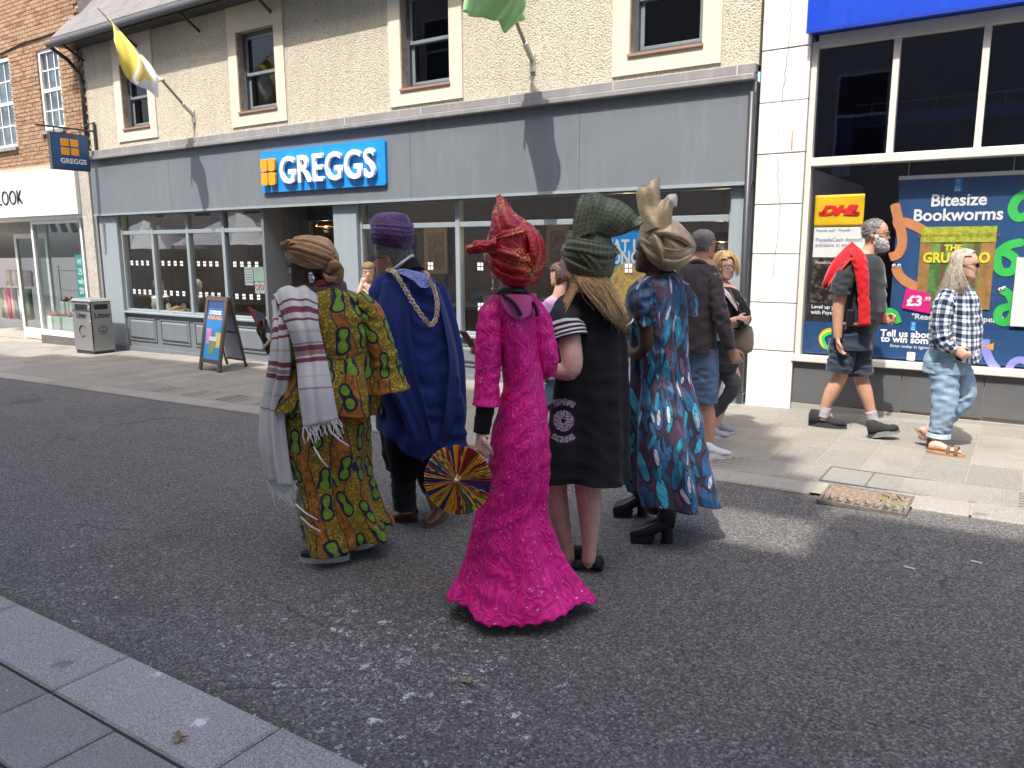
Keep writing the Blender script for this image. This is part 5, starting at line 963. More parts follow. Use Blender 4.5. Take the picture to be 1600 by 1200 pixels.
        for e in (-1, 1):
            c = np.array([e*.15, .44, -.005]); V = [s.H([c+np.array([w_*.95*math.cos(t), -.04*abs(math.cos(t))*(1 if e*math.cos(t) > 0 else 0), h_*.95*math.sin(t)])])[0] for t in np.linspace(0, 6.283, 17)[:-1]]; mobj('lens', V, [tuple(range(16))], lens or GLASS, o, solid=.002)
        return o
    def shoe(s, heel, toe, mat, sole, h=.085, w_=.045, st=.022, name='shoe', par=None, hv=0, open_=0):
        heel, toe = np.array(heel, float), np.array(toe, float); d = toe-heel; L = np.linalg.norm(d); d /= L; sd = nrm(np.cross(d, (0, 0, 1.))); u = np.cross(sd, d); u = u if u[2] > 0 else -u
        T = [(0, .55, .75), (.04, .8, 1.0), (.16, .92, 1.02), (.30, .86, .95), (.45, .84, .70), (.60, .95, .52), (.75, 1.0, .42), (.88, .88, .36), (.97, .55, .27), (1, .2, .16)]; V = []; n = 18
        for t, ws, hs_ in T:
            for j in range(n):
                a = 2*math.pi*j/n; x, z = math.cos(a), math.sin(a); V.append(heel+d*L*t+sd*w_*ws*math.copysign(abs(x)**.8, x)+u*(st+h*hs_*max(z, 0)**.8 if z > 0 else st))
        Fc = grid_faces(n, len(T), True)+[tuple(range(n)), tuple(range((len(T)-1)*n, len(T)*n))[::-1]]
        o = mobj(name, V, Fc, mat, par or s.E, smooth=True)
        V = []; n = 24
        for zz_ in (0, 1):
            for j in range(n):
                a = 2*math.pi*j/n; t = .5+.52*math.cos(a); ws = np.interp(t, [q_[0] for q_ in T], [q_[1] for q_ in T]); V.append(heel+d*L*t+sd*(w_*1.05*(.5+.5*ws))*math.sin(a)+u*(st*1.15*zz_))
        mobj('sole', V, grid_faces(n, 2, True)+[tuple(range(n))[::-1], tuple(range(n, 2*n))], sole, o); return o
    def foot(s, heel, toe, h=.07, w_=.04):
        heel, toe = np.array(heel, float), np.array(toe, float); d = toe-heel; L = np.linalg.norm(d); d /= L; sd = nrm(np.cross(d, (0, 0, 1.))); u = np.cross(sd, d); u = u if u[2] > 0 else -u; V = []; n = 16
        T = [(0, .45, .6), (.06, .75, .85), (.2, .8, 1.0), (.35, .75, .95), (.5, .85, .72), (.68, 1.0, .52), (.84, .95, .38), (.95, .75, .28), (1, .4, .16)]
        for t, ws, hs in T:
            for j in range(n): a = 2*math.pi*j/n; V.append(heel+d*L*t+sd*w_*ws*math.cos(a)+u*(h*hs*(.5+.5*math.sin(a))))
        s.body.add(V, grid_faces(n, len(T), True)+[tuple(range(n)), tuple(range((len(T)-1)*n, len(T)*n))[::-1]])
    def grd(s, px, py, up=0):
        d = ray(px, py); n = np.array([-GS, 0, 1.]); t = (s.up+up-(n@CAM))/(n@d); return CAM+t*d
# ------------------------------------------------------------------ printed and worked fabrics
def m_ankara():
    g = NG('ankara_print'); U = g.co('UV'); q = g.sep(U); wv = g.vec('SCALE', g.vec('SUBTRACT', g.noise(U, 9, 2, .5, 1), (.5, .5, .5)), None, .03); U2 = g.vec('ADD', U, wv)
    S = (8.8, 5.2, 1); v = g.vnode(g.vec('MULTIPLY', U2, S), 1, .5); d = g.sep(g.vec('DIVIDE', g.vec('SUBTRACT', g.vec('MULTIPLY', U2, S), v.outputs['Position']), S)); rn = g.sep(v.outputs['Color'])
    ang = g.math('MULTIPLY', g.math('SUBTRACT', rn[0], .5), .9); ca, sa = g.math('COSINE', ang), g.math('SINE', ang)
    x = g.math('ADD', g.math('MULTIPLY', d[0], ca), g.math('MULTIPLY', d[1], sa)); y = g.math('SUBTRACT', g.math('MULTIPLY', d[1], ca), g.math('MULTIPLY', d[0], sa))
    xs = g.math('MULTIPLY', g.math('ADD', x, g.math('MULTIPLY', g.math('SINE', g.math('MULTIPLY', y, 40.0)), .006)), 1.25); l1 = g.math('SUBTRACT', g.vec('LENGTH', g.comb(xs, g.math('SUBTRACT', y, .039), 0)), g.math('MULTIPLY', rn[2], .008)); l2 = g.vec('LENGTH', g.comb(xs, g.math('ADD', y, .035), 0)); sd = g.math('SMOOTH_MIN', l1, l2, .085)
    dots = g.step(g.voro(U, 95), .25, .4); yel = g.mix(dots, (.62, .46, .03), (.20, .14, .015)); org_ = g.mix(g.step(g.noise(g.vec('MULTIPLY', U, (60, 25, 1)), 1, 4, .7), .42, .62), (.46, .17, .02), (.13, .06, .02))
    gsel = g.step(g.wave(g.vec('ADD', U, wv), 2.1, 5.0, 1, 'SIN', 'BANDS', 'X'), .30, .40); base = g.mix(gsel, org_, yel)
    ln = g.band(g.wave(g.vec('ADD', U, wv), 2.1, 5.0, 1, 'SIN', 'BANDS', 'X'), .35, .05, .5); base = g.mix(g.math('MULTIPLY', ln, .9), base, (.02, .02, .03))
    navy = g.math('LESS_THAN', sd, .034); grn = g.math('LESS_THAN', sd, .0215); gc = g.mix(g.step(g.noise(U, 40, 3), .4, .7), (.13, .25, .02), (.24, .38, .035))
    col = g.mix(navy, base, (.014, .016, .045)); col = g.mix(grn, col, gc)
    v2 = g.vnode(g.vec('MULTIPLY', U, (9, 9, 1)), 1, .8); r2 = g.sep(v2.outputs['Color']); ey = g.math('MULTIPLY', g.math('LESS_THAN', v2.outputs['Distance'], .26), g.math('GREATER_THAN', r2[1], .72)); col = g.mix(g.math('MULTIPLY', ey, g.math('SUBTRACT', 1.0, navy)), col, (.02, .022, .09))
    g.bump(g.noise(U, 16, 4, .6), .35, .012); return g.fin(col, .7, 0, .3, .15)
def m_leaf():
    g = NG('leaf_print'); U = g.co('UV'); col = g.mix(g.step(g.noise(g.vec('MULTIPLY', U, (9, 3, 1)), 1, 3), .45, .55), (.050, .026, .052), (.020, .016, .030))
    for S, rx, ry, cs, th, rd in (((19, 5.6, 1), .019, .085, ((.01, .16, .27), (.03, .31, .42), (.015, .08, .20)), .03, .9), ((26, 7.5, 1), .010, .055, ((.02, .22, .33), (.10, .05, .10), (.01, .09, .17)), .3, 1), ((19, 5.6, 1), .0085, .046, ((.55, .55, .58), (.33, .31, .38), (.42, .42, .48)), .62, 1)):
        W_ = g.vec('ADD', U, (S[0]*.13, S[1]*.37, 0)); v = g.vnode(g.vec('MULTIPLY', W_, S), 1, rd); d = g.sep(g.vec('DIVIDE', g.vec('SUBTRACT', g.vec('MULTIPLY', W_, S), v.outputs['Position']), S)); rn = g.sep(v.outputs['Color'])
        a = g.math('MULTIPLY', g.math('SUBTRACT', rn[0], .5), .7); x = g.math('ADD', d[0], g.math('MULTIPLY', d[1], a)); e = g.vec('LENGTH', g.comb(g.math('DIVIDE', x, rx), g.math('DIVIDE', d[1], ry), 0)); on = g.math('GREATER_THAN', rn[1], th)
        c = g.mix(g.step(rn[2], .33, .36), g.mix(g.step(rn[0], .5, .53), cs[0], cs[1]), cs[2]); rib = g.step(g.wave(g.comb(x, g.math('MULTIPLY', d[1], .6), 0), 26, 1, 1, 'SIN', 'BANDS', 'DIAGONAL'), .55, .8); c = g.mix(g.math('MULTIPLY', rib, .35), c, (.02, .03, .06))
        col = g.mix(g.math('MULTIPLY', on, g.math('LESS_THAN', e, 1.12)), col, (.012, .01, .02)); col = g.mix(g.math('MULTIPLY', on, g.math('LESS_THAN', e, .95)), col, c)
    g.bump(g.noise(U, 16, 4, .6), .3, .012); return g.fin(col, .55, 0, .4, .1)
def m_lace():
    g = NG('pink_lace'); U = g.co('UV'); W_ = g.vec('ADD', g.vec('MULTIPLY', U, (1.0, .45, 1)), g.vec('SCALE', g.noise(U, 6, 2, .5, 1), None, .10)); n = g.noise(W_, 15, 2, .5); l = g.math('SINE', g.math('MULTIPLY', n, 62.0)); fine = g.noise(U, 170, 2)
    col = g.mix(g.step(l, -.2, .8), (.60, .004, .185), (.86, .012, .285)); col = g.mix(g.math('MULTIPLY', g.step(fine, .55, .7), .5), col, (.42, .002, .13))
    v = g.vnode(U, 52, 1); sq = g.math('MULTIPLY', g.math('LESS_THAN', v.outputs['Distance'], .13), g.math('GREATER_THAN', g.sep(v.outputs['Color'])[0], .35)); col = g.mix(sq, col, (.85, .50, .68)); g.put(g.b.inputs['Roughness'], g.math('SUBTRACT', .55, g.math('MULTIPLY', sq, .4)))
    g.bump(g.math('ADD', g.math('MULTIPLY', l, .6), g.math('MULTIPLY', fine, .6)), .38, .005); rs = g.b.inputs['Roughness'].links[0].from_socket; return g.fin(col, rs, 0, .4, 0)
def m_plaid():
    g = NG('plaid_flannel'); U = g.sep(g.co('UV')); p = .085
    def st(a, c, h): return g.band(g.math('FRACT', g.math('DIVIDE', a, p)), c, h, .2)
    f = None
    for a in (U[0], U[1]):
        m = g.math('ADD', g.math('MULTIPLY', st(a, .28, .17), .55), g.math('MULTIPLY', st(a, .75, .07), .38)); f = m if f is None else g.math('ADD', f, m)
    col = g.ramp(f, [(0, (.68, .69, .68)), (.3, (.36, .41, .48)), (.6, (.10, .14, .22)), (1, (.012, .016, .035))]); g.bump(g.noise(g.co(), 30, 4), .3, .01); return g.fin(col, .9, 0, .2, .2)
def m_gele(name, c, pat=None, rough=.45, pscale=40, sheen=.1, kind='net', amt=.5, crinkle=.5, metal=0):
    g = NG(name); U = g.co('UV'); c = np.array(c); n = g.noise(g.co(), 14, 4, .6); col = g.mix(g.step(n, .3, .7), tuple(c*.75), tuple(np.minimum(c*1.25, 1)))
    if pat is not None:
        if kind == 'net': m = g.step(g.voro(U, pscale, 'DISTANCE_TO_EDGE', .15), .12, .06)
        elif kind == 'gold': m = g.math('MULTIPLY', g.step(g.math('SINE', g.math('MULTIPLY', g.noise(U, pscale*.35, 2), 60.0)), .3, .6), g.step(g.noise(U, 7, 2), .46, .54))
        else: m = g.step(g.wave(g.vec('ADD', U, g.vec('SCALE', g.noise(U, 14, 2, .5, 1), None, .06)), pscale, 2, 2, 'SIN', 'BANDS', 'DIAGONAL'), .55, .75)
        col = g.mix(g.math('MULTIPLY', m, amt), col, pat)
    g.bump(g.math('ADD', g.noise(g.co(), 30, 4, .65), g.math('MULTIPLY', g.noise(g.co(), 9, 2), 1.5)), crinkle, .012); return g.fin(col, rough, metal, .5, sheen)
def m_shawl(name, bands):
    g = NG(name); v = g.sep(g.co('UV'))[1]; col = (.62, .61, .60)
    for c, h, k in bands: col = g.mix(g.math('MULTIPLY', g.band(v, c, h, .1), .92), col, ((.20, .012, .035), (.55, .47, .36), (.36, .20, .20))[k])
    g.bump(g.noise(g.co(), 60, 4), .4, .006); return g.fin(col, .9, 0, .2, .2)
ANK = m_ankara(); LEAFP = m_leaf(); LACE = m_lace(); PLAID = m_plaid(); ROBE = cloth('blue_robe', (.010, .026, .138), .8, .12, .15, 300, .2); BLKC = cloth('black_cloth', (.008, .008, .0095), .9, .15, 0, 300, .15); BLKT = cloth('black_tunic', (.012, .012, .0135), .85, .15, .05, 300, .2); WHC = cloth('white_cloth', (.72, .71, .69), .85); DENIM = cloth('light_denim', (.24, .345, .45), .9, .30, .1, 500, .5, 14); DENIMD = cloth('blue_denim', (.10, .16, .26), .9, .25, .1, 500, .35, 9); SHOEB = cloth('black_shoe', (.012, .012, .014), .5, .1, 0); SOLEW = plain('white_sole', (.66, .65, .62), .6); SOLEB = plain('dark_sole', (.03, .03, .03), .7); LEATH = plain('black_leather', (.010, .010, .011), .32); BROWN = plain('brown_leather', (.10, .042, .020), .45)
HGREY = cloth('grey_hair', (.17, .165, .16), .55, .35, .1, 300, .5, 60); HBLO = cloth('blonde_hair', (.56, .38, .19), .45, .35, .1, 300, .4, 50); HWHI = cloth('white_hair', (.58, .57, .55), .55, .3, .1, 300, .5, 60); HASH = cloth('ash_blonde_hair', (.38, .34, .275), .5, .3, .1, 300, .4, 50); HBRO = cloth('brown_hair', (.10, .06, .035), .5, .35, .1, 300, .4, 50)
GOLDM = plain('gold_metal', (.62, .46, .24), .3, .9); SILV = plain('silver_metal', (.6, .6, .6), .25, .9)
def torso(p, top, waist, hip, r=(.09, .1, .11)):
    p.limb([(*top, r[0]), (*waist, r[1]), (*hip, r[2])])

# ------------------------------------------------------------------ woman in the pink lace gown
p = Person((805, 955), 'woman in magenta lace mermaid gown and red headwrap, back to us'); pink = p
p.head(797, 400, .222, 52, 2, 0, 0, neck=(800, 465, .02), nr=.052); torso(p, (803, 490, .0), (815, 590, 0), (815, 690, 0), (.075, .08, .09))
p.limb([(815, 690, .0, .08), (812, 800, 0, .06), (805, 930, 0, .04)])
p.limb([(790, 478, .0, .05), (773, 492, -.02, .047), (766, 575, -.05, .040), (757, 640, -.07, .032), (752, 674, -.08, .026)])
p.hand(p.at(752, 672, -.08), p.at(747, 710, -.09)-p.at(752, 672, -.08), p.er*.8+p.ev*.3, p.ev*-.6-p.er*.5, .165, .85)
p.limb([(815, 480, .02, .05), (834, 490, .03, .047), (852, 568, .02, .040), (815, 572, .17, .034), (766, 556, .20, .026)])
p.hand(p.at(768, 556, .20), p.at(744, 542, .17)-p.at(768, 556, .20), -p.ev, np.array([0, 0, 1.]), .165, .55)
p.finish(SK_P)
p.loft('dress', [(459, 778, 832, .075), (470, 768, 840, .10), (500, 774, 839, .108), (540, 781, 840, .108), (580, 787, 846, .105), (605, 787, 849, .108), (640, 780, 854, .128), (680, 771, 857, .148), (720, 767, 857, .148), (760, 758, 853, .140), (795, 750, 850, .138), (830, 742, 860, .15), (870, 733, 876, .175), (905, 719, 899, .215), (934, 703, 924, .255)], LACE, 140, 150,
       folds=[(7, -.005, .014, .4, 1.2), (4, -.004, .014, 2.1, -.8), (10, -.002, .005, .9, 2)], wr=.0035, hem=lambda t: .016*abs(math.sin(15*t))-.004+.018*math.sin(3*t+1), seed=1)
p.sleeve('sleeve', [(784, 474, -.01, .05), (770, 492, -.03, .058), (764, 530, -.05, .058), (762, 580, -.06, .053), (761, 612, -.07, .052), (760, 634, -.075, .058)], LACE, 32, 50, .004, 1)
p.sleeve('sleeve', [(820, 474, .02, .05), (838, 494, .03, .056), (849, 535, .02, .056), (853, 568, .03, .052), (838, 576, .10, .05), (806, 570, .18, .045)], LACE, 32, 50, .004, 2)
p.sleeve('cuff', [(760, 624, -.075, .042), (757, 645, -.077, .038), (752, 676, -.08, .034)], BLKC, 24, 30, .002, 3)
YOKE = cloth('pink_yoke', (.62, .09, .28), .6, .08); p.sheet('back_yoke', [[(783, 461, -.095), (800, 460, -.112), (818, 460, -.11), (830, 463, -.09)], [(786, 478, -.112), (801, 479, -.122), (818, 479, -.121), (833, 480, -.10)], [(795, 492, -.119), (806, 499, -.124), (817, 499, -.124), (829, 492, -.108)]], YOKE, 16, 12, .002)
for pts in ([(786, 461, -.095), (796, 468, -.122), (806, 478, -.132), (814, 492, -.134)], [(833, 472, -.095), (838, 484, -.10), (839, 494, -.10)]): p.sleeve('strap', [(*q_, .012) for q_ in pts], BLKC, 8, 20, 0, 0, True, flat=[.4, .4])
MB().tube(cr([p.at(*q_) for q_ in ((778, 458, .0), (783, 453, -.06), (800, 452, -.09), (816, 454, -.08), (824, 458, .0))], 50), .006, 6).build('necklace', BLK, p.E)
for k in range(20):
    q_ = cr([p.at(*z_) for z_ in ((778, 459, .0), (783, 455, -.06), (800, 454, -.092), (816, 456, -.08), (824, 459, .0))], 20)[k]; MB().ball(q_, .0065, 8, 6).build('bead', BLK, p.E)
p.glasses(GOLDM, None, .12, .085); p.face()
MB().ball(p.at(771, 443, -.02), (.006, .006, .02), 8, 6).ball(p.at(771, 452, -.02), (.009, .009, .012), 8, 6).build('earring', SILV, p.E)
RED = m_gele('red_gele', (.40, .003, .011), (.70, .34, .08), .26, 60, 0, 'gold', .8, .9); REDD = RED
g_ = p.loft('headwrap', [(346, 786, 816, .05), (353, 773, 832, .095), (367, 764, 843, .125), (387, 758, 848, .138), (407, 760, 849, .138), (425, 770, 847, .128), (440, 785, 838, .105), (448, 797, 827, .075)], RED, 90, 60, folds=[(5, .004, .006, 0, 7), (8, .003, .004, 1, -9)], wr=.003, seed=4)
bl_ = (804, 398, 47, 54, .14)
for k, (tp, bt) in enumerate(([[(760, 376), (780, 382), (808, 391), (834, 396), (850, 394)], [(759, 394), (776, 403), (806, 414), (834, 420), (849, 414)]], [[(760, 392), (778, 402), (806, 412), (834, 419), (848, 412)], [(768, 416), (784, 428), (808, 437), (832, 437), (844, 428)]], [[(766, 412), (784, 424), (806, 433), (826, 434), (842, 428)], [(780, 434), (794, 444), (808, 449), (822, 447), (834, 440)]], [[(826, 352), (836, 366), (841, 392), (838, 420), (826, 443)], [(842, 360), (851, 380), (853, 400), (848, 424), (836, 442)]], [[(810, 350), (822, 366), (829, 392), (828, 420), (818, 444)], [(829, 354), (839, 370), (843, 394), (840, 420), (828, 444)]], [[(764, 366), (778, 356), (796, 350), (816, 348)], [(760, 382), (776, 374), (798, 368), (822, 362)]])):
    p.band('wrap_fold', bl_, tp, bt, RED, g_, .004+.004*(k % 3), .016, crease=.006, ph=k*1.3, kv=2.5)
p.sheet('wrap_fold', [[(762, 384, -.05), (772, 380, -.10), (790, 386, -.15), (812, 396, -.165)], [(760, 392, -.06), (772, 390, -.12), (792, 396, -.165), (814, 404, -.17)], [(764, 396, -.05), (776, 398, -.11), (794, 404, -.155), (814, 408, -.16)]], RED, 30, 16, .004, (.004, .4, 2, 1), g_)
p.sheet('peak', [[(766, 374, -.06), (782, 372, -.115), (808, 356, -.11), (836, 362, -.07)], [(769, 346, -.05), (782, 344, -.10), (801, 340, -.09), (823, 350, -.04)], [(775, 324, -.03), (782, 322, -.065), (792, 325, -.05), (803, 334, -.01)], [(778, 306, -.01), (780, 305, -.02), (783, 308, -.015), (787, 313, 0)]], RED, 30, 30, .005, (.006, 2, 2, .3), g_)
p.sheet('peak', [[(768, 372, .02), (790, 360, -.02), (815, 352, -.0), (836, 362, .04)], [(772, 344, .02), (790, 336, -.01), (806, 338, .02), (822, 348, .04)], [(777, 322, .01), (786, 318, .0), (795, 324, .01), (803, 334, .02)], [(779, 306, .0), (781, 305, .0), (784, 308, .0), (787, 313, .005)]], RED, 30, 30, .005, (.006, 2, 1, 1.3), g_)
p.sleeve('tail', [(776, 384, -.10, .022), (760, 384, -.09, .024), (744, 386, -.08, .025), (731, 391, -.07, .019)], RED, 22, 34, .007, 9, False, solid=.004, flat=[.8, .8], par=g_); p.sheet('tail', [[(776, 372, -.10), (762, 376, -.10), (750, 379, -.09)], [(776, 382, -.135), (760, 383, -.125), (745, 386, -.105)], [(778, 392, -.12), (764, 393, -.11), (752, 394, -.10)]], RED, 18, 16, .004, (.004, 1, 2, .7), g_)
NVB = m_gele('navy_lime_cloth', (.008, .009, .030), (.12, .20, .03), .8, 5, .0, 'band', .35); p.sleeve('hair_roll', [(806, 452, -.07, .014), (818, 458, -.06, .02), (825, 466, -.03, .016)], NVB, 16, 20, .002, 2, True)
# fan and phone
c = p.at(715, 750, -.16); R_ = .149; fan = empty('folding_fan', c, 'round pleated fan in bright kente stripes held by the woman in pink', 'fan'); nf = nrm(-p.ev*.93-p.er*.25+np.array([0, 0, .12])); fx_ = nrm(np.cross((0, 0, 1.), nf)); fy_ = np.cross(nf, fx_); V = []; UVf = []; NP = 72
for k in range(5):
    rr = R_*(.03+.97*k/4)
    for j in range(NP*2):
        a = 2*math.pi*j/(NP*2); V.append(c+rr*(fx_*math.cos(a)+fy_*math.sin(a))+nf*((.5 if j % 2 else -.5)*.018*rr/R_+.012*(1-rr/R_))); UVf.append((j/(NP*2), k/4))
g = NG('kente'); q = g.sep(g.co('Object')); Vv = g.co('Object'); xx = g.vec('DOT_PRODUCT', Vv, tuple(fx_)); yy = g.vec('DOT_PRODUCT', Vv, tuple(fy_)); an = g.math('MULTIPLY', g.math('ARCTAN2', yy, xx), 44/6.2832); rad = g.math('DIVIDE', g.vec('LENGTH', g.comb(xx, yy, 0)), R_)
ci = g.math('FLOOR', an); fr_2 = g.math('FRACT', an); h1 = g.n.new('ShaderNodeTexWhiteNoise'); h1.noise_dimensions = '1D'; g.put(h1.inputs['W'], ci); zig = g.math('FLOOR', g.math('MULTIPLY', rad, 7)); h2 = g.n.new('ShaderNodeTexWhiteNoise'); h2.noise_dimensions = '2D'; g.put(h2.inputs['Vector'], g.comb(g.math('FLOOR', g.math('ADD', g.math('MULTIPLY', an, 4), g.math('MULTIPLY', g.math('PINGPONG', zig, 2), 1.0))), g.math('FLOOR', g.math('MULTIPLY', ci, .34)), 0))
KC = [(0, (.02, .025, .16)), (.24, (.72, .33, .02)), (.56, (.30, .02, .02)), (.70, (.74, .48, .03)), (.86, (.02, .15, .04))]; kcol = g.mix(g.math('GREATER_THAN', g.sep(h1.outputs[1])[1], .45), g.ramp(h1.outputs[0], KC, True), g.ramp(h2.outputs[0], KC, True)); KENTE = g.fin(kcol, .75)
mobj('pleated_leaf', V, grid_faces(NP*2, 5, True), KENTE, fan, solid=.002); ht = p.at(751, 698, -.09)
MB().ball(c+nf*.018, .012).build('rivet', GOLDM, fan); dv = nrm(ht-c); sv = nrm(np.cross(dv, nf))
for o_ in (-.006, .006): MB().tube([c+nf*.02+sv*o_, ht+sv*o_+nf*.005, ht+dv*.05+sv*o_*.3], .006, 6).build('stick', TBL, fan)
c = p.at(733, 534, .13); ph = empty('phone', c, 'phone in brown case held up by the woman in pink', 'phone'); a_ = p.at(722, 517, .12); b_ = p.at(746, 552, .14); du = nrm(b_-a_); dn_ = nrm(np.cross(du, p.ev)); dt = np.cross(du, dn_); w2 = .036; L2 = np.linalg.norm(b_-a_)*.95
dn_ = nrm(dn_*.35+dt*.94); dt = np.cross(du, dn_)
m = MB(); m.hexa([a_-dn_*w2-dt*.006, a_+du*L2-dn_*w2-dt*.006, a_+du*L2+dn_*w2-dt*.006, a_+dn_*w2-dt*.006], [a_-dn_*w2+dt*.006, a_+du*L2-dn_*w2+dt*.006, a_+du*L2+dn_*w2+dt*.006, a_+dn_*w2+dt*.006]); m.build('case', plain('phone_case', (.16, .075, .04), .5), ph, bevel=.003); m = MB(); m.hexa([a_-dn_*.03-dt*.0075+du*.006, a_+du*(L2-.006)-dn_*.03-dt*.0075, a_+du*(L2-.006)+dn_*.03-dt*.0075, a_+dn_*.03-dt*.0075+du*.006], [a_-dn_*.03-dt*.006+du*.006, a_+du*(L2-.006)-dn_*.03-dt*.006, a_+du*(L2-.006)+dn_*.03-dt*.006, a_+dn_*.03-dt*.006+du*.006]); m.build('screen', LEATH, ph)

# ------------------------------------------------------------------ woman in ankara print
p = Person((522, 866), 'woman in yellow and green ankara print dress with white shawl'); ank = p
p.head(480, 420, .225, 72, 0, 0, 0, nose=.95, neck=(500, 462, .0), nr=.06); torso(p, (508, 490, 0), (512, 570, 0), (515, 660, 0), (.10, .11, .12))
p.limb([(515, 660, 0, .12), (515, 760, 0, .09), (512, 850, 0, .05), (505, 868, 0, .045)]); p.limb([(470, 470, -.05, .07), (500, 458, -.03, .085), (535, 462, .0, .08)])
p.limb([(470, 482, -.02, .06), (450, 520, -.05, .052), (442, 558, -.08, .046), (428, 548, -.06, .036), (416, 537, -.05, .028)])
p.hand(p.at(417, 537, -.05), p.at(402, 512, -.03)-p.at(417, 537, -.05), p.er, np.array([0, 0, 1.])-p.ev*.3, .165, .7)
p.limb([(548, 475, .02, .06), (585, 530, .0, .05), (605, 590, -.02, .04)]); p.finish(SK_D)
p.face((.02, .012, .01), (.13, .035, .04), (.012, .01, .01))
p.loft('skirt', [(600, 446, 578, .17), (650, 440, 577, .18), (700, 446, 576, .185), (750, 458, 578, .19), (800, 466, 594, .20), (820, 471, 606, .21), (836, 474, 611, .22)], ANK, 130, 90, folds=[(5, .004, .03, .5, 1.5), (9, 0, .012, 1.3, -2), (3, 0, .02, 2, 1)], wr=.003, hem=lambda t: .03*math.sin(t+.6)+.012*math.sin(5*t), seed=2)
p.loft('blouse', [(449, 478, 540, .07), (456, 456, 556, .11), (472, 446, 568, .14), (500, 444, 577, .158), (530, 450, 580, .158), (556, 452, 578, .155)], ANK, 110, 70, folds=[(4, .0, .006, 1, 2)], wr=.005, seed=3, top=lambda t: .02*math.cos(2*t))
p.loft('peplum', [(552, 452, 579, .155), (575, 446, 584, .18), (605, 434, 590, .215), (636, 424, 588, .235)], ANK, 130, 50, folds=[(8, .0, .026, 0, .5), (5, 0, .016, 1, 0)], wr=.003, hem=lambda t: -.02-.035*math.sin(t+.5), seed=5)
p.sleeve('sleeve', [(552, 464, .0, .06), (574, 492, -.01, .074), (590, 530, -.02, .076), (602, 566, -.03, .074), (606, 590, -.035, .085), (610, 612, -.04, .105)], ANK, 36, 50, .008, 3)
p.sleeve('sleeve', [(474, 470, -.04, .06), (456, 500, -.06, .07), (446, 535, -.08, .068), (440, 560, -.09, .064), (432, 556, -.08, .055)], ANK, 36, 50, .008, 4)
SHW = m_shawl('striped_shawl', [(.27, .006, 0), (.32, .015, 0), (.37, .006, 0), (.43, .008, 1), (.49, .004, 2), (.515, .013, 0), (.54, .012, 2), (.575, .011, 0), (.66, .004, 1), (.72, .004, 2)]); SHW2 = m_shawl('striped_shawl_front', [(.14, .006, 0), (.20, .014, 0), (.245, .006, 0), (.31, .007, 1), (.38, .012, 0), (.415, .010, 2), (.445, .012, 0), (.54, .005, 1), (.62, .005, 2)])
sh = p.sheet('shawl', [[(428, 462, .12), (446, 455, .10), (468, 452, .08), (490, 455, .04)], [(428, 462, -.06), (448, 452, -.10), (474, 452, -.13), (496, 460, -.12)], [(447, 510, -.18), (465, 508, -.22), (483, 507, -.22), (499, 508, -.19)], [(461, 560, -.20), (477, 558, -.23), (494, 556, -.23), (510, 555, -.20)], [(466, 610, -.25), (483, 608, -.28), (502, 607, -.28), (520, 606, -.25)], [(474, 668, -.27), (490, 664, -.29), (510, 660, -.29), (529, 656, -.26)]], SHW, 40, 60, .005, (.006, 2.2, .6, .2))
sh2 = p.sheet('shawl', [[(426, 470, -.04), (434, 464, -.02), (444, 460, .0), (452, 458, .02)], [(424, 520, -.10), (434, 515, -.14), (444, 512, -.15), (450, 510, -.12)], [(418, 570, -.12), (432, 572, -.17), (446, 575, -.17), (452, 570, -.12)], [(408, 630, -.10), (422, 634, -.16), (436, 636, -.15), (446, 632, -.09)], [(406, 690, -.10), (424, 694, -.17), (440, 694, -.15), (452, 690, -.08)], [(416, 748, -.10), (434, 756, -.16), (450, 760, -.14), (464, 752, -.08)]], SHW2, 40, 60, .005, (.010, 3, .5, 1.2))
fr3 = MB()
for k in range(24):
    t = k/23; a_ = p.at(474+55*t, 668-12*t, -.28); e_ = a_+np.array([0, 0, -.05-.05*random.random()])+p.er*random.uniform(-.03, .05); fr3.tube([a_, (a_+e_)/2+p.er*random.uniform(-.015, .015), e_], [.004, .0035, .002], 5)
    a_ = p.at(416+48*t, 750+5*math.sin(t*3.1), -.12); e_ = a_+np.array([0, 0, -.06-.08*random.random()])+p.er*random.uniform(0, .06); fr3.tube([a_, (a_+e_)/2+p.er*random.uniform(-.015, .015), e_], [.004, .0035, .002], 5)
for (x0_, y0_, x1_, y1_) in ((515, 672, 545, 697), (490, 698, 512, 730), (462, 788, 496, 812), (470, 808, 500, 830)): fr3.tube([p.at(x0_, y0_, -.27), p.at((x0_+x1_)/2, (y0_+y1_)/2+3, -.29), p.at(x1_, y1_, -.27)], [.005, .005, .004], 6)
tag(fr3.build('fringe', WHC, sh), kind='stuff')
TAN = m_gele('tan_headwrap', (.42, .25, .11), None, .8, 40, .2, 'net', 0, .7)
hw = p.loft('headwrap', [(369, 474, 500, .035), (373, 460, 512, .075), (383, 449, 521, .11), (396, 446, 527, .125), (408, 452, 529, .125), (419, 474, 528, .105)], TAN, 80, 44, folds=[(6, .003, .004, 0, 5)], wr=.003, seed=6, top=lambda t: 0)
bl_ = (488, 398, 44, 34, .13)
for k, (tp, bt) in enumerate(([[(446, 380), (460, 382), (484, 391), (508, 402), (530, 408)], [(447, 396), (464, 400), (488, 410), (510, 419), (530, 420)]], [[(450, 374), (470, 376), (496, 384), (518, 396)], [(446, 386), (466, 389), (492, 398), (524, 410)]], [[(462, 372), (482, 370), (504, 376), (522, 390)], [(454, 378), (478, 380), (504, 390), (526, 404)]])):
    p.band('wrap_fold', bl_, tp, bt, TAN, hw, .004+.005*(k % 2), .016, crease=.006, ph=k*1.9, kv=2.5)
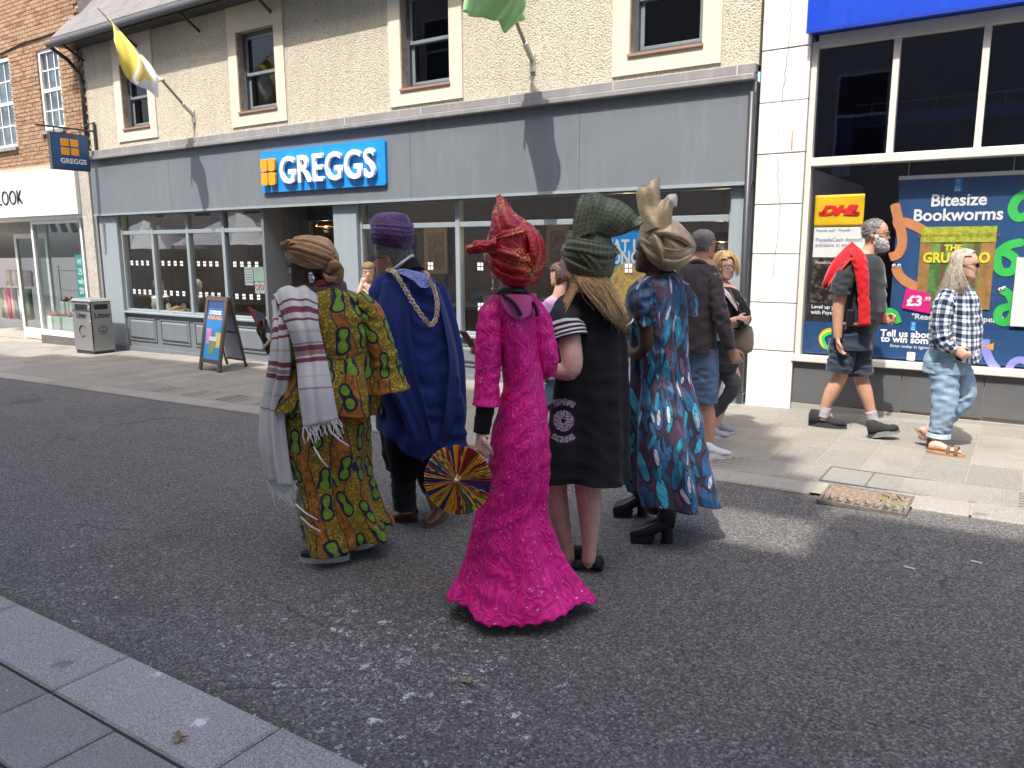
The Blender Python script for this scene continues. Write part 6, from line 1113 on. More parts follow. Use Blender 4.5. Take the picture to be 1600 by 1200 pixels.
for pts in ([(444, 390, -.0, .016), (445, 384, -.05, .022), (452, 380, -.08, .02), (462, 380, -.10, .014)], [(512, 424, -.10, .018), (521, 414, -.12, .028), (528, 420, -.09, .030), (527, 435, -.07, .028), (519, 445, -.06, .012)], [(506, 428, -.09, .012), (515, 436, -.10, .022), (526, 430, -.07, .02)]): p.sleeve('wrap_knot', pts, TAN, 20, 40, .006, len(pts), True, flat=[.7, .7], par=hw)
MB().ball(p.at(485, 428, -.095), (.013, .013, .013), 10, 8).ball(p.at(487, 436, -.098), (.020, .012, .024), 12, 8).build('earring', SILV, p.E)
RBD = plain('red_beads', (.26, .012, .015), .35)
for r_ in range(2):
    for q_ in cr([p.at(*z_) for z_ in ((476, 447+3*r_, .02), (484, 447+4*r_, -.06), (498, 441+4*r_, -.10), (514, 438+4*r_, -.085), (524, 440+3*r_, .0))], 24): MB().ball(q_, .010, 8, 6).build('bead', RBD, p.E)
MB().tube([p.at(417, 537, -.05)+.034*(math.cos(t)*p.ev+math.sin(t)*nrm(p.er*.6+np.array([0, 0, .8]))) for t in np.linspace(0, 6.283, 20)], .007, 6).build('bracelet', plain('cream_bracelet', (.6, .5, .36), .4), p.E)
SNK = cloth('navy_trainer', (.016, .018, .03), .8); p.shoe(p.grd(545, 874), p.grd(470, 876), SNK, SOLEW, .075, .05, .035); p.shoe(p.grd(585, 850, .02), p.grd(550, 858), SNK, SOLEW, .07, .048, .03)
c = p.at(405, 512, -.03); bk_ = empty('phone', c, 'phone in open red cover held by the woman in ankara print', 'phone'); RC = plain('red_cover', (.40, .02, .03), .5)
for nm_, quad, mt in (('cover', [(386, 480, -.02), (391, 479, -.02), (412, 519, -.05), (408, 522, -.05)], RC), ('case', [(392, 482, -.02), (414, 494, .08), (424, 520, .06), (411, 520, -.045)], plain('case_navy', (.03, .045, .11), .4))):
    A_ = [p.at(*q_) for q_ in quad]; m = MB(); m.hexa(A_, [q_+p.ev*.008 for q_ in A_]); m.build(nm_, mt, bk_)

# ------------------------------------------------------------------ man in the blue robe with chain
p = Person((650, 815), 'man in blue civic robe with gold chain and purple turban hat'); may = p
p.head(611, 402, .235, 68, -4, 0, 0, neck=(635, 445, .02), nr=.06); torso(p, (640, 470, 0), (640, 560, 0), (640, 640, 0), (.10, .10, .10)); p.limb([(615, 445, 0, .07), (640, 436, 0, .09), (665, 445, 0, .07)])
p.limb([(640, 640, .0, .09), (632, 720, -.02, .07), (633, 800, -.02, .045)]); p.limb([(645, 640, .05, .09), (668, 730, .08, .07), (685, 800, .10, .045)]); p.finish(SK_T)
p.face((.08, .06, .05), (.35, .15, .12), (.2, .19, .18)); p.shell('hair', HGREY, lambda x, y, z: 1 if (z > -.30 and y < -.12 and z < .25) or (abs(x) > .15 and .03 < z < .25 and y < .16) or (z > .15 and y < .25) else 0, .035, .012)
p.fur('hair', cloth('grey_strands', (.30, .295, .285), .5, .3), lambda x, y, z: (z > -.32 and y < -.10 and z < .2) or (abs(x) > .15 and .03 < z < .25 and y < .14), 620, .035, (0, -.5, -.6), .0022, .3, 1); p.glasses(BLK, None, .11, .08)
GWN = BLKC; p.loft('gown', [(470, 598, 690, .14, .02), (560, 596, 700, .16, .03), (640, 592, 702, .17, .04), (700, 598, 698, .17, .05), (738, 606, 690, .17, .05)], GWN, 80, 50, folds=[(5, 0, .02, 1, 1)], wr=.004, hem=lambda t: .02*math.sin(3*t), seed=8)
TRO = cloth('charcoal_trousers', (.014, .014, .016), .85); p.sleeve('trouser_leg', [(630, 690, -.02, .085), (630, 745, -.03, .075), (633, 795, -.03, .068)], TRO, 24, 30, .006, 1); p.sleeve('trouser_leg', [(662, 690, .06, .085), (672, 745, .09, .075), (690, 792, .13, .066)], TRO, 24, 30, .006, 2)
p.shoe(p.grd(652, 815), p.grd(612, 812), BROWN, SOLEB, .075, .047, .025)
hl = p.at(697, 800, .10); tt = p.grd(668, 826, .0); p.shoe(hl, tt, BROWN, plain('tan_sole', (.16, .085, .05), .6), .07, .045, .025)
p.loft('robe', [(418, 616, 654, .075), (427, 598, 666, .11), (440, 584, 680, .14), (470, 577, 692, .175), (520, 578, 706, .205), (580, 582, 716, .23), (630, 590, 722, .245), (680, 606, 723, .25), (700, 612, 722, .25)], ROBE, 130, 110, folds=[(6, .0, .026, .6, .8), (9, 0, .012, 2, -1), (3, .0, .02, 1, .5)], wr=.007, hem=lambda t: .02+.13*max(0, -math.sin(t+.25))**1.3-.05*max(0, math.sin(t-.3)), seed=9)
p.sheet('robe_sleeve', [[(668, 432, .06), (682, 440, .02), (690, 446, -.03), (676, 444, -.10)], [(684, 480, .08), (700, 486, .02), (706, 494, -.06), (690, 496, -.16)], [(696, 540, .08), (713, 548, .0), (720, 556, -.08), (700, 560, -.2)], [(700, 600, .08), (718, 606, .0), (723, 610, -.10), (696, 622, -.23)], [(690, 655, .08), (718, 655, .0), (723, 655, -.10), (690, 668, -.24)], [(672, 688, .06), (708, 692, .0), (716, 694, -.10), (668, 712, -.22)]], ROBE, 40, 50, .005, (.012, 2, .5, .7))
p.sheet('robe_sleeve', [[(640, 436, -.15), (618, 436, -.15), (598, 440, -.12), (584, 450, -.02)], [(640, 500, -.22), (612, 500, -.23), (590, 500, -.2), (577, 500, -.06)], [(650, 580, -.26), (620, 585, -.27), (595, 590, -.22), (580, 590, -.06)], [(668, 650, -.27), (640, 640, -.28), (610, 620, -.24), (584, 615, -.06)], [(676, 700, -.26), (655, 690, -.27), (625, 660, -.24), (588, 640, -.06)], [(660, 722, -.25), (640, 712, -.26), (612, 690, -.22), (588, 668, -.06)]], ROBE, 44, 50, .005, (.012, 2.2, .5, .3))
p.sleeve('collar', [(605, 424, -.05, .016), (614, 422, -.09, .020), (628, 412, -.10, .022), (641, 402, -.07, .018), (645, 402, .0, .014)], WHC, 14, 30, .001, 1, True, flat=[.5, .5]); p.sheet('coat_collar', [[(624, 418, -.105), (634, 407, -.10), (646, 402, -.06), (652, 408, .0)], [(628, 428, -.145), (642, 420, -.145), (656, 418, -.10), (664, 422, -.02)]], BLKC, 20, 12, .006)
gl3 = NG('blue_lace'); U = gl3.co('UV'); e_ = gl3.math('SINE', gl3.math('MULTIPLY', gl3.voro(U, 60), 22.0)); LCB = gl3.fin(gl3.mix(gl3.step(e_, -.1, .4), (.03, .06, .28), (.33, .40, .72)), .6); p.sheet('lace_panel', [[(612, 424, -.145), (630, 420, -.165), (650, 424, -.165), (664, 428, -.13)], [(632, 431, -.185), (645, 432, -.185), (660, 433, -.17), (669, 436, -.13)], [(648, 440, -.195), (656, 444, -.19), (664, 446, -.175), (671, 446, -.14)], [(656, 449, -.20), (661, 450, -.195), (666, 450, -.18), (669, 449, -.15)]], LCB, 24, 20, .004)
path = cr([p.at(*z_) for z_ in ((606, 421, -.10), (614, 424, -.165), (621, 432, -.19), (632, 450, -.23), (646, 474, -.25), (660, 494, -.26), (672, 507, -.255), (680, 500, -.24), (683, 482, -.22), (682, 466, -.2), (676, 446, -.16), (664, 430, -.13))], 44)
lead = None
for k, q_ in enumerate(path):
    t = nrm(path[min(k+1, 43)]-path[max(k-1, 0)]); n_ = nrm(-p.ev+np.array([0, 0, .2])); n_ = nrm(n_-t*(n_@t)); b_ = np.cross(n_, t); rr = .0125 if k % 2 else .0095
    m = MB().tube([q_+rr*(t*math.cos(a)+b_*math.sin(a)) for a in np.linspace(0, 6.283, 13)], .0030, 6, caps=False).ball(q_, .0045 if k % 2 else .003, 8, 6); o = m.build('chain_link' if lead else 'chain', GOLDM if k % 3 else plain('pale_gold', (.66, .58, .46), .35, .8), lead or p.E); lead = lead or o
PUR = m_gele('purple_turban', (.055, .018, .085), (.17, .085, .22), .75, 34, .2, 'band', .6, .9); ht_ = p.loft('turban', [(332, 600, 622, .04), (336, 588, 636, .085), (345, 581, 641, .112), (358, 579, 645, .125), (368, 580, 647, .128), (378, 585, 645, .122), (387, 594, 641, .108)], PUR, 90, 60, folds=[(3, .002, .003, 0, 5)], wr=.003, seed=10, hem=lambda t: -.025*math.sin(t)+.012)
bl_ = (613, 362, 36, 32, .13)
for k, (a_, b_) in enumerate(((340, 356), (352, 368), (364, 380))): p.band('turban_fold', bl_, [(581, a_), (596, a_+2), (614, a_+4), (634, a_+8), (646, a_+8)], [(581, b_), (596, b_+3), (614, b_+5), (634, b_+8), (646, b_+7)], PUR, ht_, .003, .010, crease=.004, ph=k*2.1, kv=3)
for y_ in ():  p.sleeve('turban_fold', [(580, y_, .0, .01), (592, y_+3, -.10, .012), (614, y_+6, -.135, .013), (636, y_+9, -.10, .012), (647, y_+8, .0, .01)], PUR, 12, 40, .002, 1, True, par=ht_)

# ------------------------------------------------------------------ blonde woman in black tunic
p = Person((903, 888), 'blonde woman in knee length black tunic and green patterned headwrap'); blo = p
p.head(906, 404, .225, 76, 2, 0, 0, neck=(918, 462, .02), nr=.052); torso(p, (920, 490, 0), (920, 600, 0), (915, 690, 0), (.09, .1, .1)); p.limb([(893, 476, -.02, .06), (915, 468, 0, .07), (940, 474, .02, .06)])
p.limb([(895, 482, -.06, .055), (889, 520, -.13, .055), (894, 562, -.19, .052), (889, 580, -.20, .046), (868, 579, -.18, .036), (842, 572, -.10, .028)]); p.hand(p.at(844, 573, -.10), -p.er, p.ev, np.array([0, 0, 1.]), .165, .6)
p.limb([(945, 486, .05, .055), (960, 540, .06, .05), (950, 590, .14, .04)])
p.limb([(875, 700, .03, .085), (866, 748, .03, .068), (873, 800, .03, .056), (885, 850, .04, .036), (888, 872, .04, .034)]); p.limb([(925, 700, -.03, .085), (918, 750, -.03, .068), (921, 795, -.03, .060), (921, 850, -.03, .038), (920, 876, -.03, .036)])
p.limb([(888, 868, .04, .033), (889, 880, .05, .03)], smooth=6); p.limb([(920, 872, -.03, .035), (922, 888, -.01, .032)], smooth=6); p.finish(SK_P); p.face((.08, .1, .12), (.45, .2, .18), (.3, .2, .1))
bo = list(p.root)
def m_tunic():
    g = NG('black_tunic_print'); P = g.co(); c0 = p.at(880, 660, -.2)-p.root; x = g.math('SUBTRACT', g.vec('DOT_PRODUCT', P, tuple(p.er)), float(c0@p.er)); z = g.math('SUBTRACT', g.sep(P)[2], float(c0[2])); side = g.math('LESS_THAN', g.vec('DOT_PRODUCT', P, tuple(p.ev)), .0)
    mk = None
    for cx_ in (0.0, -.135):
        xx = g.math('SUBTRACT', x, cx_); r = g.vec('LENGTH', g.comb(xx, z, 0)); an = g.math('ABSOLUTE', g.math('ARCTAN2', xx, z)); rg_ = g.band(r, .031, .018, .15); up = g.math('MULTIPLY', g.band(r, .090, .014, .15), g.math('MAXIMUM', g.math('LESS_THAN', an, .62), g.math('GREATER_THAN', an, 2.52)))
        m = g.math('MAXIMUM', rg_, up); mk = m if mk is None else g.math('MAXIMUM', mk, m)
    wear = g.step(g.noise(P, 130, 3, .7), .42, .55); col = g.mix(g.math('MULTIPLY', g.math('MULTIPLY', mk, side), wear), g.mix(g.step(g.noise(P, 5, 4), .3, .7), (.010, .010, .0115), (.017, .017, .019)), (.52, .42, .50)); g.bump(g.noise(P, 22, 4, .6), .25, .01); return g.fin(col, .85, 0, .25, .05)
p.loft('tunic', [(456, 893, 945, .08), (464, 880, 957, .11), (485, 873, 968, .13), (520, 871, 975, .145), (570, 868, 977, .155), (620, 862, 978, .17), (680, 853, 978, .19), (725, 844, 978, .20), (742, 841, 978, .205)], m_tunic(), 120, 100, folds=[(5, 0, .022, .3, .6), (3, 0, .02, 2, 0), (8, .0, .008, 1, 2)], wr=.0035, hem=lambda t: .012*math.sin(2*t+1)-.012, seed=12)
gs = NG('striped_cuff'); v = gs.sep(gs.co('UV'))[1]; STR = gs.fin(gs.mix(gs.math('MULTIPLY', gs.step(gs.wave(gs.comb(v, 0, 0), 17, 0, 0), .5, .6), gs.step(v, .145, .147)), (.010, .010, .0115), (.66, .66, .68)), .8)
p.sleeve('sleeve', [(900, 470, -.03, .06), (888, 486, -.07, .075), (885, 505, -.12, .082), (890, 530, -.145, .088)], STR, 36, 34, .004, 5); p.sleeve('sleeve', [(940, 470, .02, .06), (958, 490, .04, .07), (968, 510, .05, .075)], STR, 30, 30, .004, 6)
hg = [[p.at(*q_) for q_ in r] for r in ([(884, 425, -.05), (893, 445, -.10), (882, 470, -.13), (873, 505, -.16), (866, 520, -.15)], [(895, 425, -.09), (905, 440, -.13), (893, 465, -.15), (880, 490, -.17), (872, 515, -.17)], [(898, 426, -.10), (905, 440, -.14), (914, 454, -.16), (932, 472, -.175), (956, 496, -.175)], [(912, 428, -.12), (924, 442, -.15), (938, 460, -.165), (954, 486, -.17), (968, 514, -.165)], [(930, 428, -.10), (945, 445, -.12), (958, 468, -.13), (968, 492, -.14), (974, 518, -.13)], [(945, 430, -.05), (955, 448, -.08), (966, 470, -.10), (974, 495, -.10), (979, 520, -.09)])]
p.strands('hair', [hg[0], hg[1]], HBLO, 60, .005, .003, seed=1); p.strands('hair', hg[2:], HBLO, 620, .009, .0036, seed=2); p.strands('hair', [hg[2], hg[3]], HBLO, 260, .008, .0034, seed=3); p.strands('hair', hg[2:], HBLO, 60, .022, .0016, seed=33)
GRN = m_gele('green_gele', (.050, .062, .026), (.15, .16, .085), .5, 42, .05, 'net', .7, .5); g_ = p.loft('headwrap', [(362, 900, 945, .08), (372, 887, 956, .118), (390, 879, 960, .138), (405, 880, 961, .138), (420, 887, 957, .126), (430, 896, 953, .115), (437, 904, 948, .1)], GRN, 90, 50, folds=[(5, .004, .006, 0, 8), (7, .002, .003, 1, -6)], wr=.004, seed=13)
bl_ = (920, 400, 43, 46, .142)
for k, (tp, bt) in enumerate(([[(881, 384), (894, 386), (918, 394), (944, 400), (961, 398)], [(880, 402), (894, 408), (918, 418), (944, 422), (960, 414)]], [[(884, 372), (900, 372), (922, 377), (946, 382), (960, 384)], [(881, 388), (896, 391), (920, 398), (946, 403), (962, 400)]], [[(882, 402), (898, 412), (920, 421), (944, 424), (958, 416)], [(892, 424), (906, 434), (922, 439), (940, 438), (953, 430)]], [[(888, 364), (904, 360), (926, 362), (950, 370)], [(884, 378), (902, 377), (926, 382), (958, 388)]], [[(900, 376), (914, 384), (930, 398), (944, 420)], [(890, 384), (902, 396), (918, 412), (930, 432)]])):
    p.band('wrap_fold', bl_, tp, bt, GRN, g_, .004+.004*(k % 3), .015, crease=.006, ph=k*1.7, kv=2.5)
for o_, ph_ in ((0, .4), (.07, 1.9)): p.sheet('fan_fold', [[(896, 376, -.09+o_), (914, 368, -.13+o_), (936, 364, -.12+o_), (956, 372, -.06+o_)], [(897, 350, -.07+o_), (920, 342, -.12+o_), (952, 346, -.12+o_), (978, 364, -.06+o_)], [(902, 324, -.05+o_), (926, 318, -.10+o_), (962, 328, -.10+o_), (996, 354, -.05+o_)], [(908, 304, -.02+o_*.6), (930, 303, -.06+o_*.6), (970, 316, -.06+o_*.6), (1006, 347, -.02+o_*.6)]], GRN, 48, 44, .004, (.007, 2.6, .5, ph_), g_)
p.sheet('tail', [[(945, 385, -.09), (955, 382, -.05)], [(955, 392, -.10), (966, 388, -.05)], [(966, 397, -.09), (969, 396, -.06)]], GRN, 12, 16, .005, (.004, 1, 1, 0), g_)
p.sheet('tail', [[(948, 425, -.05), (958, 420, -.04)], [(950, 440, -.07), (962, 436, -.05)], [(953, 450, -.07), (959, 449, -.05)]], plain('grey_satin', (.38, .39, .42), .4), None or p.E and 10 if False else 10, 14, .004, None, g_) if False else None
p.shoe(p.grd(942, 893)+p.ev*.01, p.grd(894, 886), SHOEB, SOLEB, .062, .047, .012); p.shoe(p.grd(910, 886)+p.ev*.10, p.grd(866, 876)+p.ev*.10, SHOEB, SOLEB, .062, .047, .012)

# ------------------------------------------------------------------ woman in the blue leaf print dress
p = Person((1012, 838), 'woman in blue leaf print dress, gold headwrap and heeled black boots'); blu = p
p.head(1020, 394, .225, 84, 2, 0, 0, neck=(1034, 440, .02), nr=.054); torso(p, (1035, 470, 0), (1035, 560, 0), (1030, 640, 0), (.09, .1, .11)); p.limb([(1012, 448, -.02, .06), (1035, 440, .0, .075), (1056, 446, .04, .065)])
p.limb([(1008, 460, -.06, .058), (1010, 500, -.10, .052), (1012, 540, -.10, .048), (996, 552, -.04, .04), (980, 540, .05, .03)]); p.hand(p.at(982, 541, .05), -p.er+np.array([0, 0, .4]), p.ev, np.array([0, 0, 1.]), .165, .6)
p.limb([(1030, 640, 0, .11), (1024, 720, 0, .08), (1022, 800, 0, .05)]); p.finish(SK_D2); p.face((.02, .012, .01), (.16, .05, .05), (.012, .01, .01))
p.loft('dress', [(432, 1006, 1058, .08), (440, 994, 1066, .115), (460, 988, 1071, .135), (500, 988, 1073, .142), (545, 989, 1074, .14), (588, 990, 1076, .14), (615, 986, 1084, .165), (660, 982, 1094, .195), (710, 979, 1102, .225), (750, 980, 1110, .25), (775, 985, 1116, .265)], LEAFP, 130, 110, folds=[(7, .0, .026, .2, 1.2), (4, .0, .022, 1.2, -.6), (11, 0, .010, 2.2, 1)], wr=.004, hem=lambda t: -.02*math.sin(t)+.012*math.sin(6*t), seed=15)
p.sleeve('sleeve', [(1018, 444, -.04, .055), (1006, 458, -.08, .078), (1003, 480, -.10, .085), (1007, 500, -.11, .075), (1009, 508, -.11, .062)], LEAFP, 36, 40, .008, 6); p.sleeve('sleeve', [(1052, 444, .04, .055), (1066, 466, .05, .07), (1070, 496, .05, .07)], LEAFP, 30, 30, .006, 7)
GLD = m_gele('gold_gele', (.46, .35, .20), None, .38, 40, .0, 'net', 0, .45); GLD.node_tree.nodes['Principled BSDF'].inputs['Metallic'].default_value = .15
g_ = p.loft('headwrap', [(343, 1014, 1048, .05), (350, 1004, 1062, .09), (364, 998, 1076, .125), (382, 998, 1085, .14), (396, 1004, 1084, .138), (408, 1012, 1074, .12), (420, 1022, 1058, .085)], GLD, 90, 50, folds=[(6, .005, .006, .4, 5), (9, .003, .003, 1, -4)], wr=.005, seed=16)
bl_ = (1042, 382, 46, 42, .145)
for k, (tp, bt) in enumerate(([[(999, 366), (1012, 374), (1034, 384), (1062, 388), (1086, 380)], [(1000, 384), (1014, 396), (1036, 406), (1062, 408), (1083, 396)]], [[(1002, 380), (1016, 392), (1036, 402), (1060, 405), (1082, 396)], [(1012, 402), (1026, 414), (1040, 421), (1056, 420), (1070, 410)]], [[(1010, 350), (1026, 352), (1048, 352), (1070, 362), (1086, 382)], [(1004, 362), (1020, 366), (1044, 370), (1066, 378), (1085, 392)]], [[(1004, 356), (1012, 368), (1022, 386), (1030, 408)], [(1016, 352), (1026, 366), (1036, 386), (1042, 410)]])):
    p.band('wrap_fold', bl_, tp, bt, GLD, g_, .004+.004*(k % 3), .014, crease=.006, ph=k*1.9, kv=2)
p.sheet('bow', [[(1010, 366, -.12), (1020, 358, -.15), (1030, 356, -.15), (1040, 362, -.12)], [(1003, 342, -.09), (1014, 346, -.14), (1026, 342, -.14), (1036, 340, -.10)], [(997, 320, -.07), (1008, 324, -.11), (1020, 320, -.11), (1032, 314, -.07)], [(995, 302, -.05), (1007, 301, -.09), (1019, 295, -.09), (1031, 290, -.05)], [(999, 293, -.04), (1009, 289, -.07), (1020, 282, -.06), (1030, 275, -.03)]], GLD, 34, 36, .004, (.004, 1.2, 1, .3), g_); p.sheet('bow', [[(1012, 362, -.02), (1024, 352, .04), (1036, 360, -.02)], [(1004, 336, -.0), (1020, 326, .06), (1034, 334, .0)], [(997, 306, -.02), (1014, 298, .04), (1030, 298, .0)], [(1003, 291, -.03), (1016, 285, -.01), (1029, 276, -.02)]], GLD, 26, 30, .004, (.005, 1.5, 1, 2.3), g_)
p.sheet('bow', [[(1022, 366, -.14), (1034, 368, -.155), (1048, 362, -.12)], [(1022, 344, -.12), (1036, 346, -.15), (1050, 338, -.10)], [(1026, 326, -.10), (1040, 326, -.13), (1053, 318, -.07)], [(1034, 312, -.08), (1046, 308, -.09), (1057, 306, -.05)]], GLD, 28, 28, .004, (.004, 1.2, 1, 1.3), g_); p.sheet('bow', [[(1034, 318, -.09), (1044, 305, -.09), (1056, 303, -.06)], [(1042, 322, -.11), (1050, 312, -.11), (1058, 310, -.06)], [(1048, 328, -.10), (1055, 322, -.09), (1057, 324, -.06)]], plain('pale_satin', (.60, .54, .44), .45), p.E and g_, 14, 14, .004) if False else p.sheet('bow', [[(1034, 318, -.09), (1044, 305, -.09), (1056, 303, -.06)], [(1042, 322, -.11), (1050, 312, -.11), (1058, 310, -.06)], [(1048, 328, -.10), (1055, 322, -.09), (1057, 324, -.06)]], plain('pale_satin', (.60, .54, .44), .45), 14, 14, .004, None, g_)
def boot(px_h, py_h, px_t, py_t, top, dd, nm='boot'):
    hl_, to_ = p.grd(px_h, py_h)+p.ev*dd, p.grd(px_t, py_t)+p.ev*dd; d_ = nrm(to_-hl_); L_ = np.linalg.norm(to_-hl_); up_ = np.array([0, 0, 1.]); hh_ = .085; o = MB(); sd_ = nrm(np.cross(d_, up_)); V = []; n = 18
    T_ = [(0.0, .036, hh_+.005, .20), (.15, .040, hh_, .17), (.32, .040, hh_-.02, .145), (.5, .042, .045, .125), (.68, .046, .03, .105), (.85, .046, .028, .090), (.97, .036, .028, .075), (1.0, .02, .03, .055)]
    for t, w_, zb_, zt_ in T_:
        for j in range(n):
            a = 6.2832*j/n; V.append(hl_+d_*L_*t+sd_*w_*math.copysign(abs(math.cos(a))**.7, math.cos(a))+up_*((zb_+zt_)/2+(zt_-zb_)/2*math.copysign(abs(math.sin(a))**.7, math.sin(a))))
    bt = mobj(nm, V, grid_faces(n, len(T_), True)+[tuple(range(n)), tuple(range((len(T_)-1)*n, len(T_)*n))[::-1]], LEATH, p.E, smooth=True)
    p.sleeve('shaft', [(hl_+d_*.045+up_*.13, .052), (hl_+d_*.04+up_*.2, .050), (top, .054)], LEATH, 22, 20, .003, 3, par=bt)
    MB().add(*tube_geo([hl_+d_*.035+up_*.002, hl_+d_*.035+up_*.05, hl_+d_*.04+up_*.11], [.034, .031, .036], 14)).build('heel', LEATH, bt)
    m = MB(); m.hexa([hl_+d_*L_*.5-sd_*.042+up_*.0, hl_+d_*L_*.98-sd_*.036, hl_+d_*L_*.98+sd_*.036, hl_+d_*L_*.5+sd_*.042], [hl_+d_*L_*.42-sd_*.042+up_*.05, hl_+d_*L_*1.0-sd_*.036+up_*.04, hl_+d_*L_*1.0+sd_*.036+up_*.04, hl_+d_*L_*.42+sd_*.042+up_*.05]); m.build('platform', LEATH, bt, bevel=.004); return bt
boot(1052, 848, 984, 846, p.at(1026, 770, -.02), 0); boot(1012, 815, 956, 815, p.at(988, 750, .12), .10)
# ------------------------------------------------------------------ bearded man with red jumper
def BEARD(x, y, z): return (z < -.19 and y > .0 and not (-.32 < z < -.265 and abs(x) < .08 and y > .3) and not (z > -.225 and abs(x) < .04)) or (z < .0 and -.02 < y < .16 and abs(x) > .2) or (z < -.14 and y > 0 and abs(x) > .15)
def leg_pair(p, legs, mat=None):
    for pts in legs: p.limb(pts)
p = Person((1335, 668), 'bearded man in navy shorts with red jumper round his shoulders'); brd = p
p.head(1368, 366, .245, -98, 0, 0, 0, neck=(1352, 405, .0), nr=.062, wide=1.02); torso(p, (1348, 425, 0), (1346, 470, 0), (1338, 515, 0), (.11, .13, .13)); p.limb([(1325, 415, -.10, .07), (1350, 405, .0, .09), (1362, 412, .10, .07)])
p.limb([(1326, 420, -.15, .062), (1316, 450, -.19, .058), (1310, 482, -.20, .05), (1309, 510, -.20, .042), (1309, 528, -.20, .034)]); p.hand(p.at(1309, 527, -.20), np.array([0, 0, -1.])+p.er*.12, p.er, p.er*.4-p.ev, .19, .45)
p.limb([(1362, 420, .14, .06), (1372, 455, .16, .05), (1374, 485, .14, .044), (1378, 497, .12, .034)]); p.hand(p.at(1377, 496, .12), p.er+np.array([0, 0, -.35]), -p.ev, np.array([0, 0, 1.])-p.ev*.3, .18, 1.0)
leg_pair(p, [[(1322, 520, -.04, .10), (1316, 570, -.06, .078), (1311, 592, -.06, .062), (1300, 612, -.06, .064), (1290, 635, -.06, .044), (1287, 656, -.06, .038)], [(1345, 520, .04, .10), (1343, 570, .03, .078), (1346, 592, .03, .062), (1352, 612, .03, .062), (1360, 640, .03, .044), (1366, 665, .03, .038)]])
p.finish(SK_T); p.face((.1, .08, .06), (.4, .18, .15), (.35, .34, .33))
p.shell('hair', HGREY, lambda x, y, z: 1 if (z > -.12 and y < -.06) or (z > .20 and y < .20) or (abs(x) > .2 and z > .02 and y < .12) or z > .40 and y < .25 else 0, .012, .006); p.fur('hair', HGREY, lambda x, y, z: (z > -.15 and y < -.06) or (z > .24 and y < .16) or (abs(x) > .2 and z > .02 and y < .10), 700, .022, (0, -.6, -.1), .0024, .4, 2); p.fur('beard', HWHI, BEARD, 1500, .034, (0, .25, -.8), .0026, .5, 3); p.shell('beard', HWHI, lambda x, y, z: 1 if BEARD(x, y, z) else 0, .030, .012, seed=2); p.glasses(BLK, None, .11, .075)
NVT = cloth('charcoal_tshirt', (.026, .029, .034), .9, .15); p.loft('t_shirt', [(397, 1338, 1367, .09), (404, 1324, 1376, .15), (420, 1317, 1382, .19), (450, 1318, 1384, .19), (480, 1320, 1384, .185), (505, 1316, 1374, .18), (518, 1312, 1366, .175)], NVT, 90, 70, folds=[(4, 0, .01, 1, 2)], wr=.0035, seed=20)
p.sleeve('sleeve', [(1332, 412, -.14, .07), (1321, 430, -.19, .082), (1314, 450, -.21, .082), (1312, 458, -.21, .085)], NVT, 28, 30, .006, 1); p.sleeve('sleeve', [(1364, 412, .12, .065), (1370, 435, .16, .07), (1373, 452, .16, .07)], NVT, 28, 30, .006, 2)
NVS = cloth('navy_shorts', (.030, .040, .062), .9, .2); p.loft('shorts', [(508, 1311, 1366, .17), (525, 1302, 1364, .18), (545, 1298, 1362, .18)], NVS, 80, 30, wr=.005, seed=21)
p.sleeve('short_leg', [(1318, 530, -.05, .115), (1314, 560, -.07, .11), (1310, 580, -.07, .108)], NVS, 30, 30, .009, 3); p.sleeve('short_leg', [(1343, 530, .04, .115), (1342, 560, .03, .108), (1344, 586, .03, .106)], NVS, 30, 30, .009, 4)
MB().tube([p.at(1314, 506, -.19), p.at(1340, 507, -.2), p.at(1366, 506, -.1)], .018, 8).build('belt', BROWN, p.E); m = MB(); q_ = p.at(1329, 493, -.21); m.box(q_[0]-.03, q_[0]+.03, q_[1]-.02, q_[1]+.02, q_[2]-.07, q_[2]+.05); m.build('belt_pouch', LEATH, p.E, bevel=.008)
REDJ = cloth('red_jumper', (.52, .010, .016), .85, .1, .2, 260, .5); j = p.sheet('jumper', [[(1356, 396, .12), (1340, 386, .04), (1334, 380, -.05), (1342, 392, -.14)], [(1346, 400, .14), (1322, 396, .02), (1318, 394, -.10), (1334, 404, -.22)], [(1334, 412, .14), (1304, 412, .0), (1302, 414, -.14), (1322, 418, -.25)], [(1318, 432, .12), (1292, 436, .0), (1290, 440, -.12), (1308, 436, -.22)], [(1312, 446, .10), (1291, 448, .0), (1290, 450, -.10), (1300, 446, -.18)]], REDJ, 36, 36, .008, (.012, 2.5, 1, .4))
p.sleeve('jumper_sleeve', [(1336, 390, -.14, .04), (1342, 405, -.23, .06), (1347, 430, -.25, .052), (1350, 470, -.24, .048), (1351, 508, -.23, .052)], REDJ, 24, 40, .008, 3, flat=[.6, .6], par=j); p.sleeve('jumper_sleeve', [(1358, 396, .10, .04), (1368, 412, .06, .055), (1375, 440, .02, .05), (1377, 475, .0, .045), (1373, 502, .0, .05)], REDJ, 24, 40, .008, 4, flat=[.6, .6], par=j)
SOCK = cloth('grey_sock', (.34, .33, .36), .95); TRN = cloth('black_trainer', (.022, .023, .025), .8)
p.sleeve('sock', [(1291, 636, -.06, .046), (1287, 652, -.06, .044)], SOCK, 18, 12, .003, 1); p.sleeve('sock', [(1360, 642, .03, .047), (1366, 664, .03, .046)], SOCK, 18, 12, .003, 2)
p.shoe(p.grd(1264, 664), p.grd(1322, 670), TRN, SOLEB, .115, .054, .036); a_ = p.grd(1358, 684); b_ = p.grd(1406, 676, .06); p.shoe(a_, b_, TRN, plain('grey_sole', (.2, .2, .2), .7), .115, .054, .036)

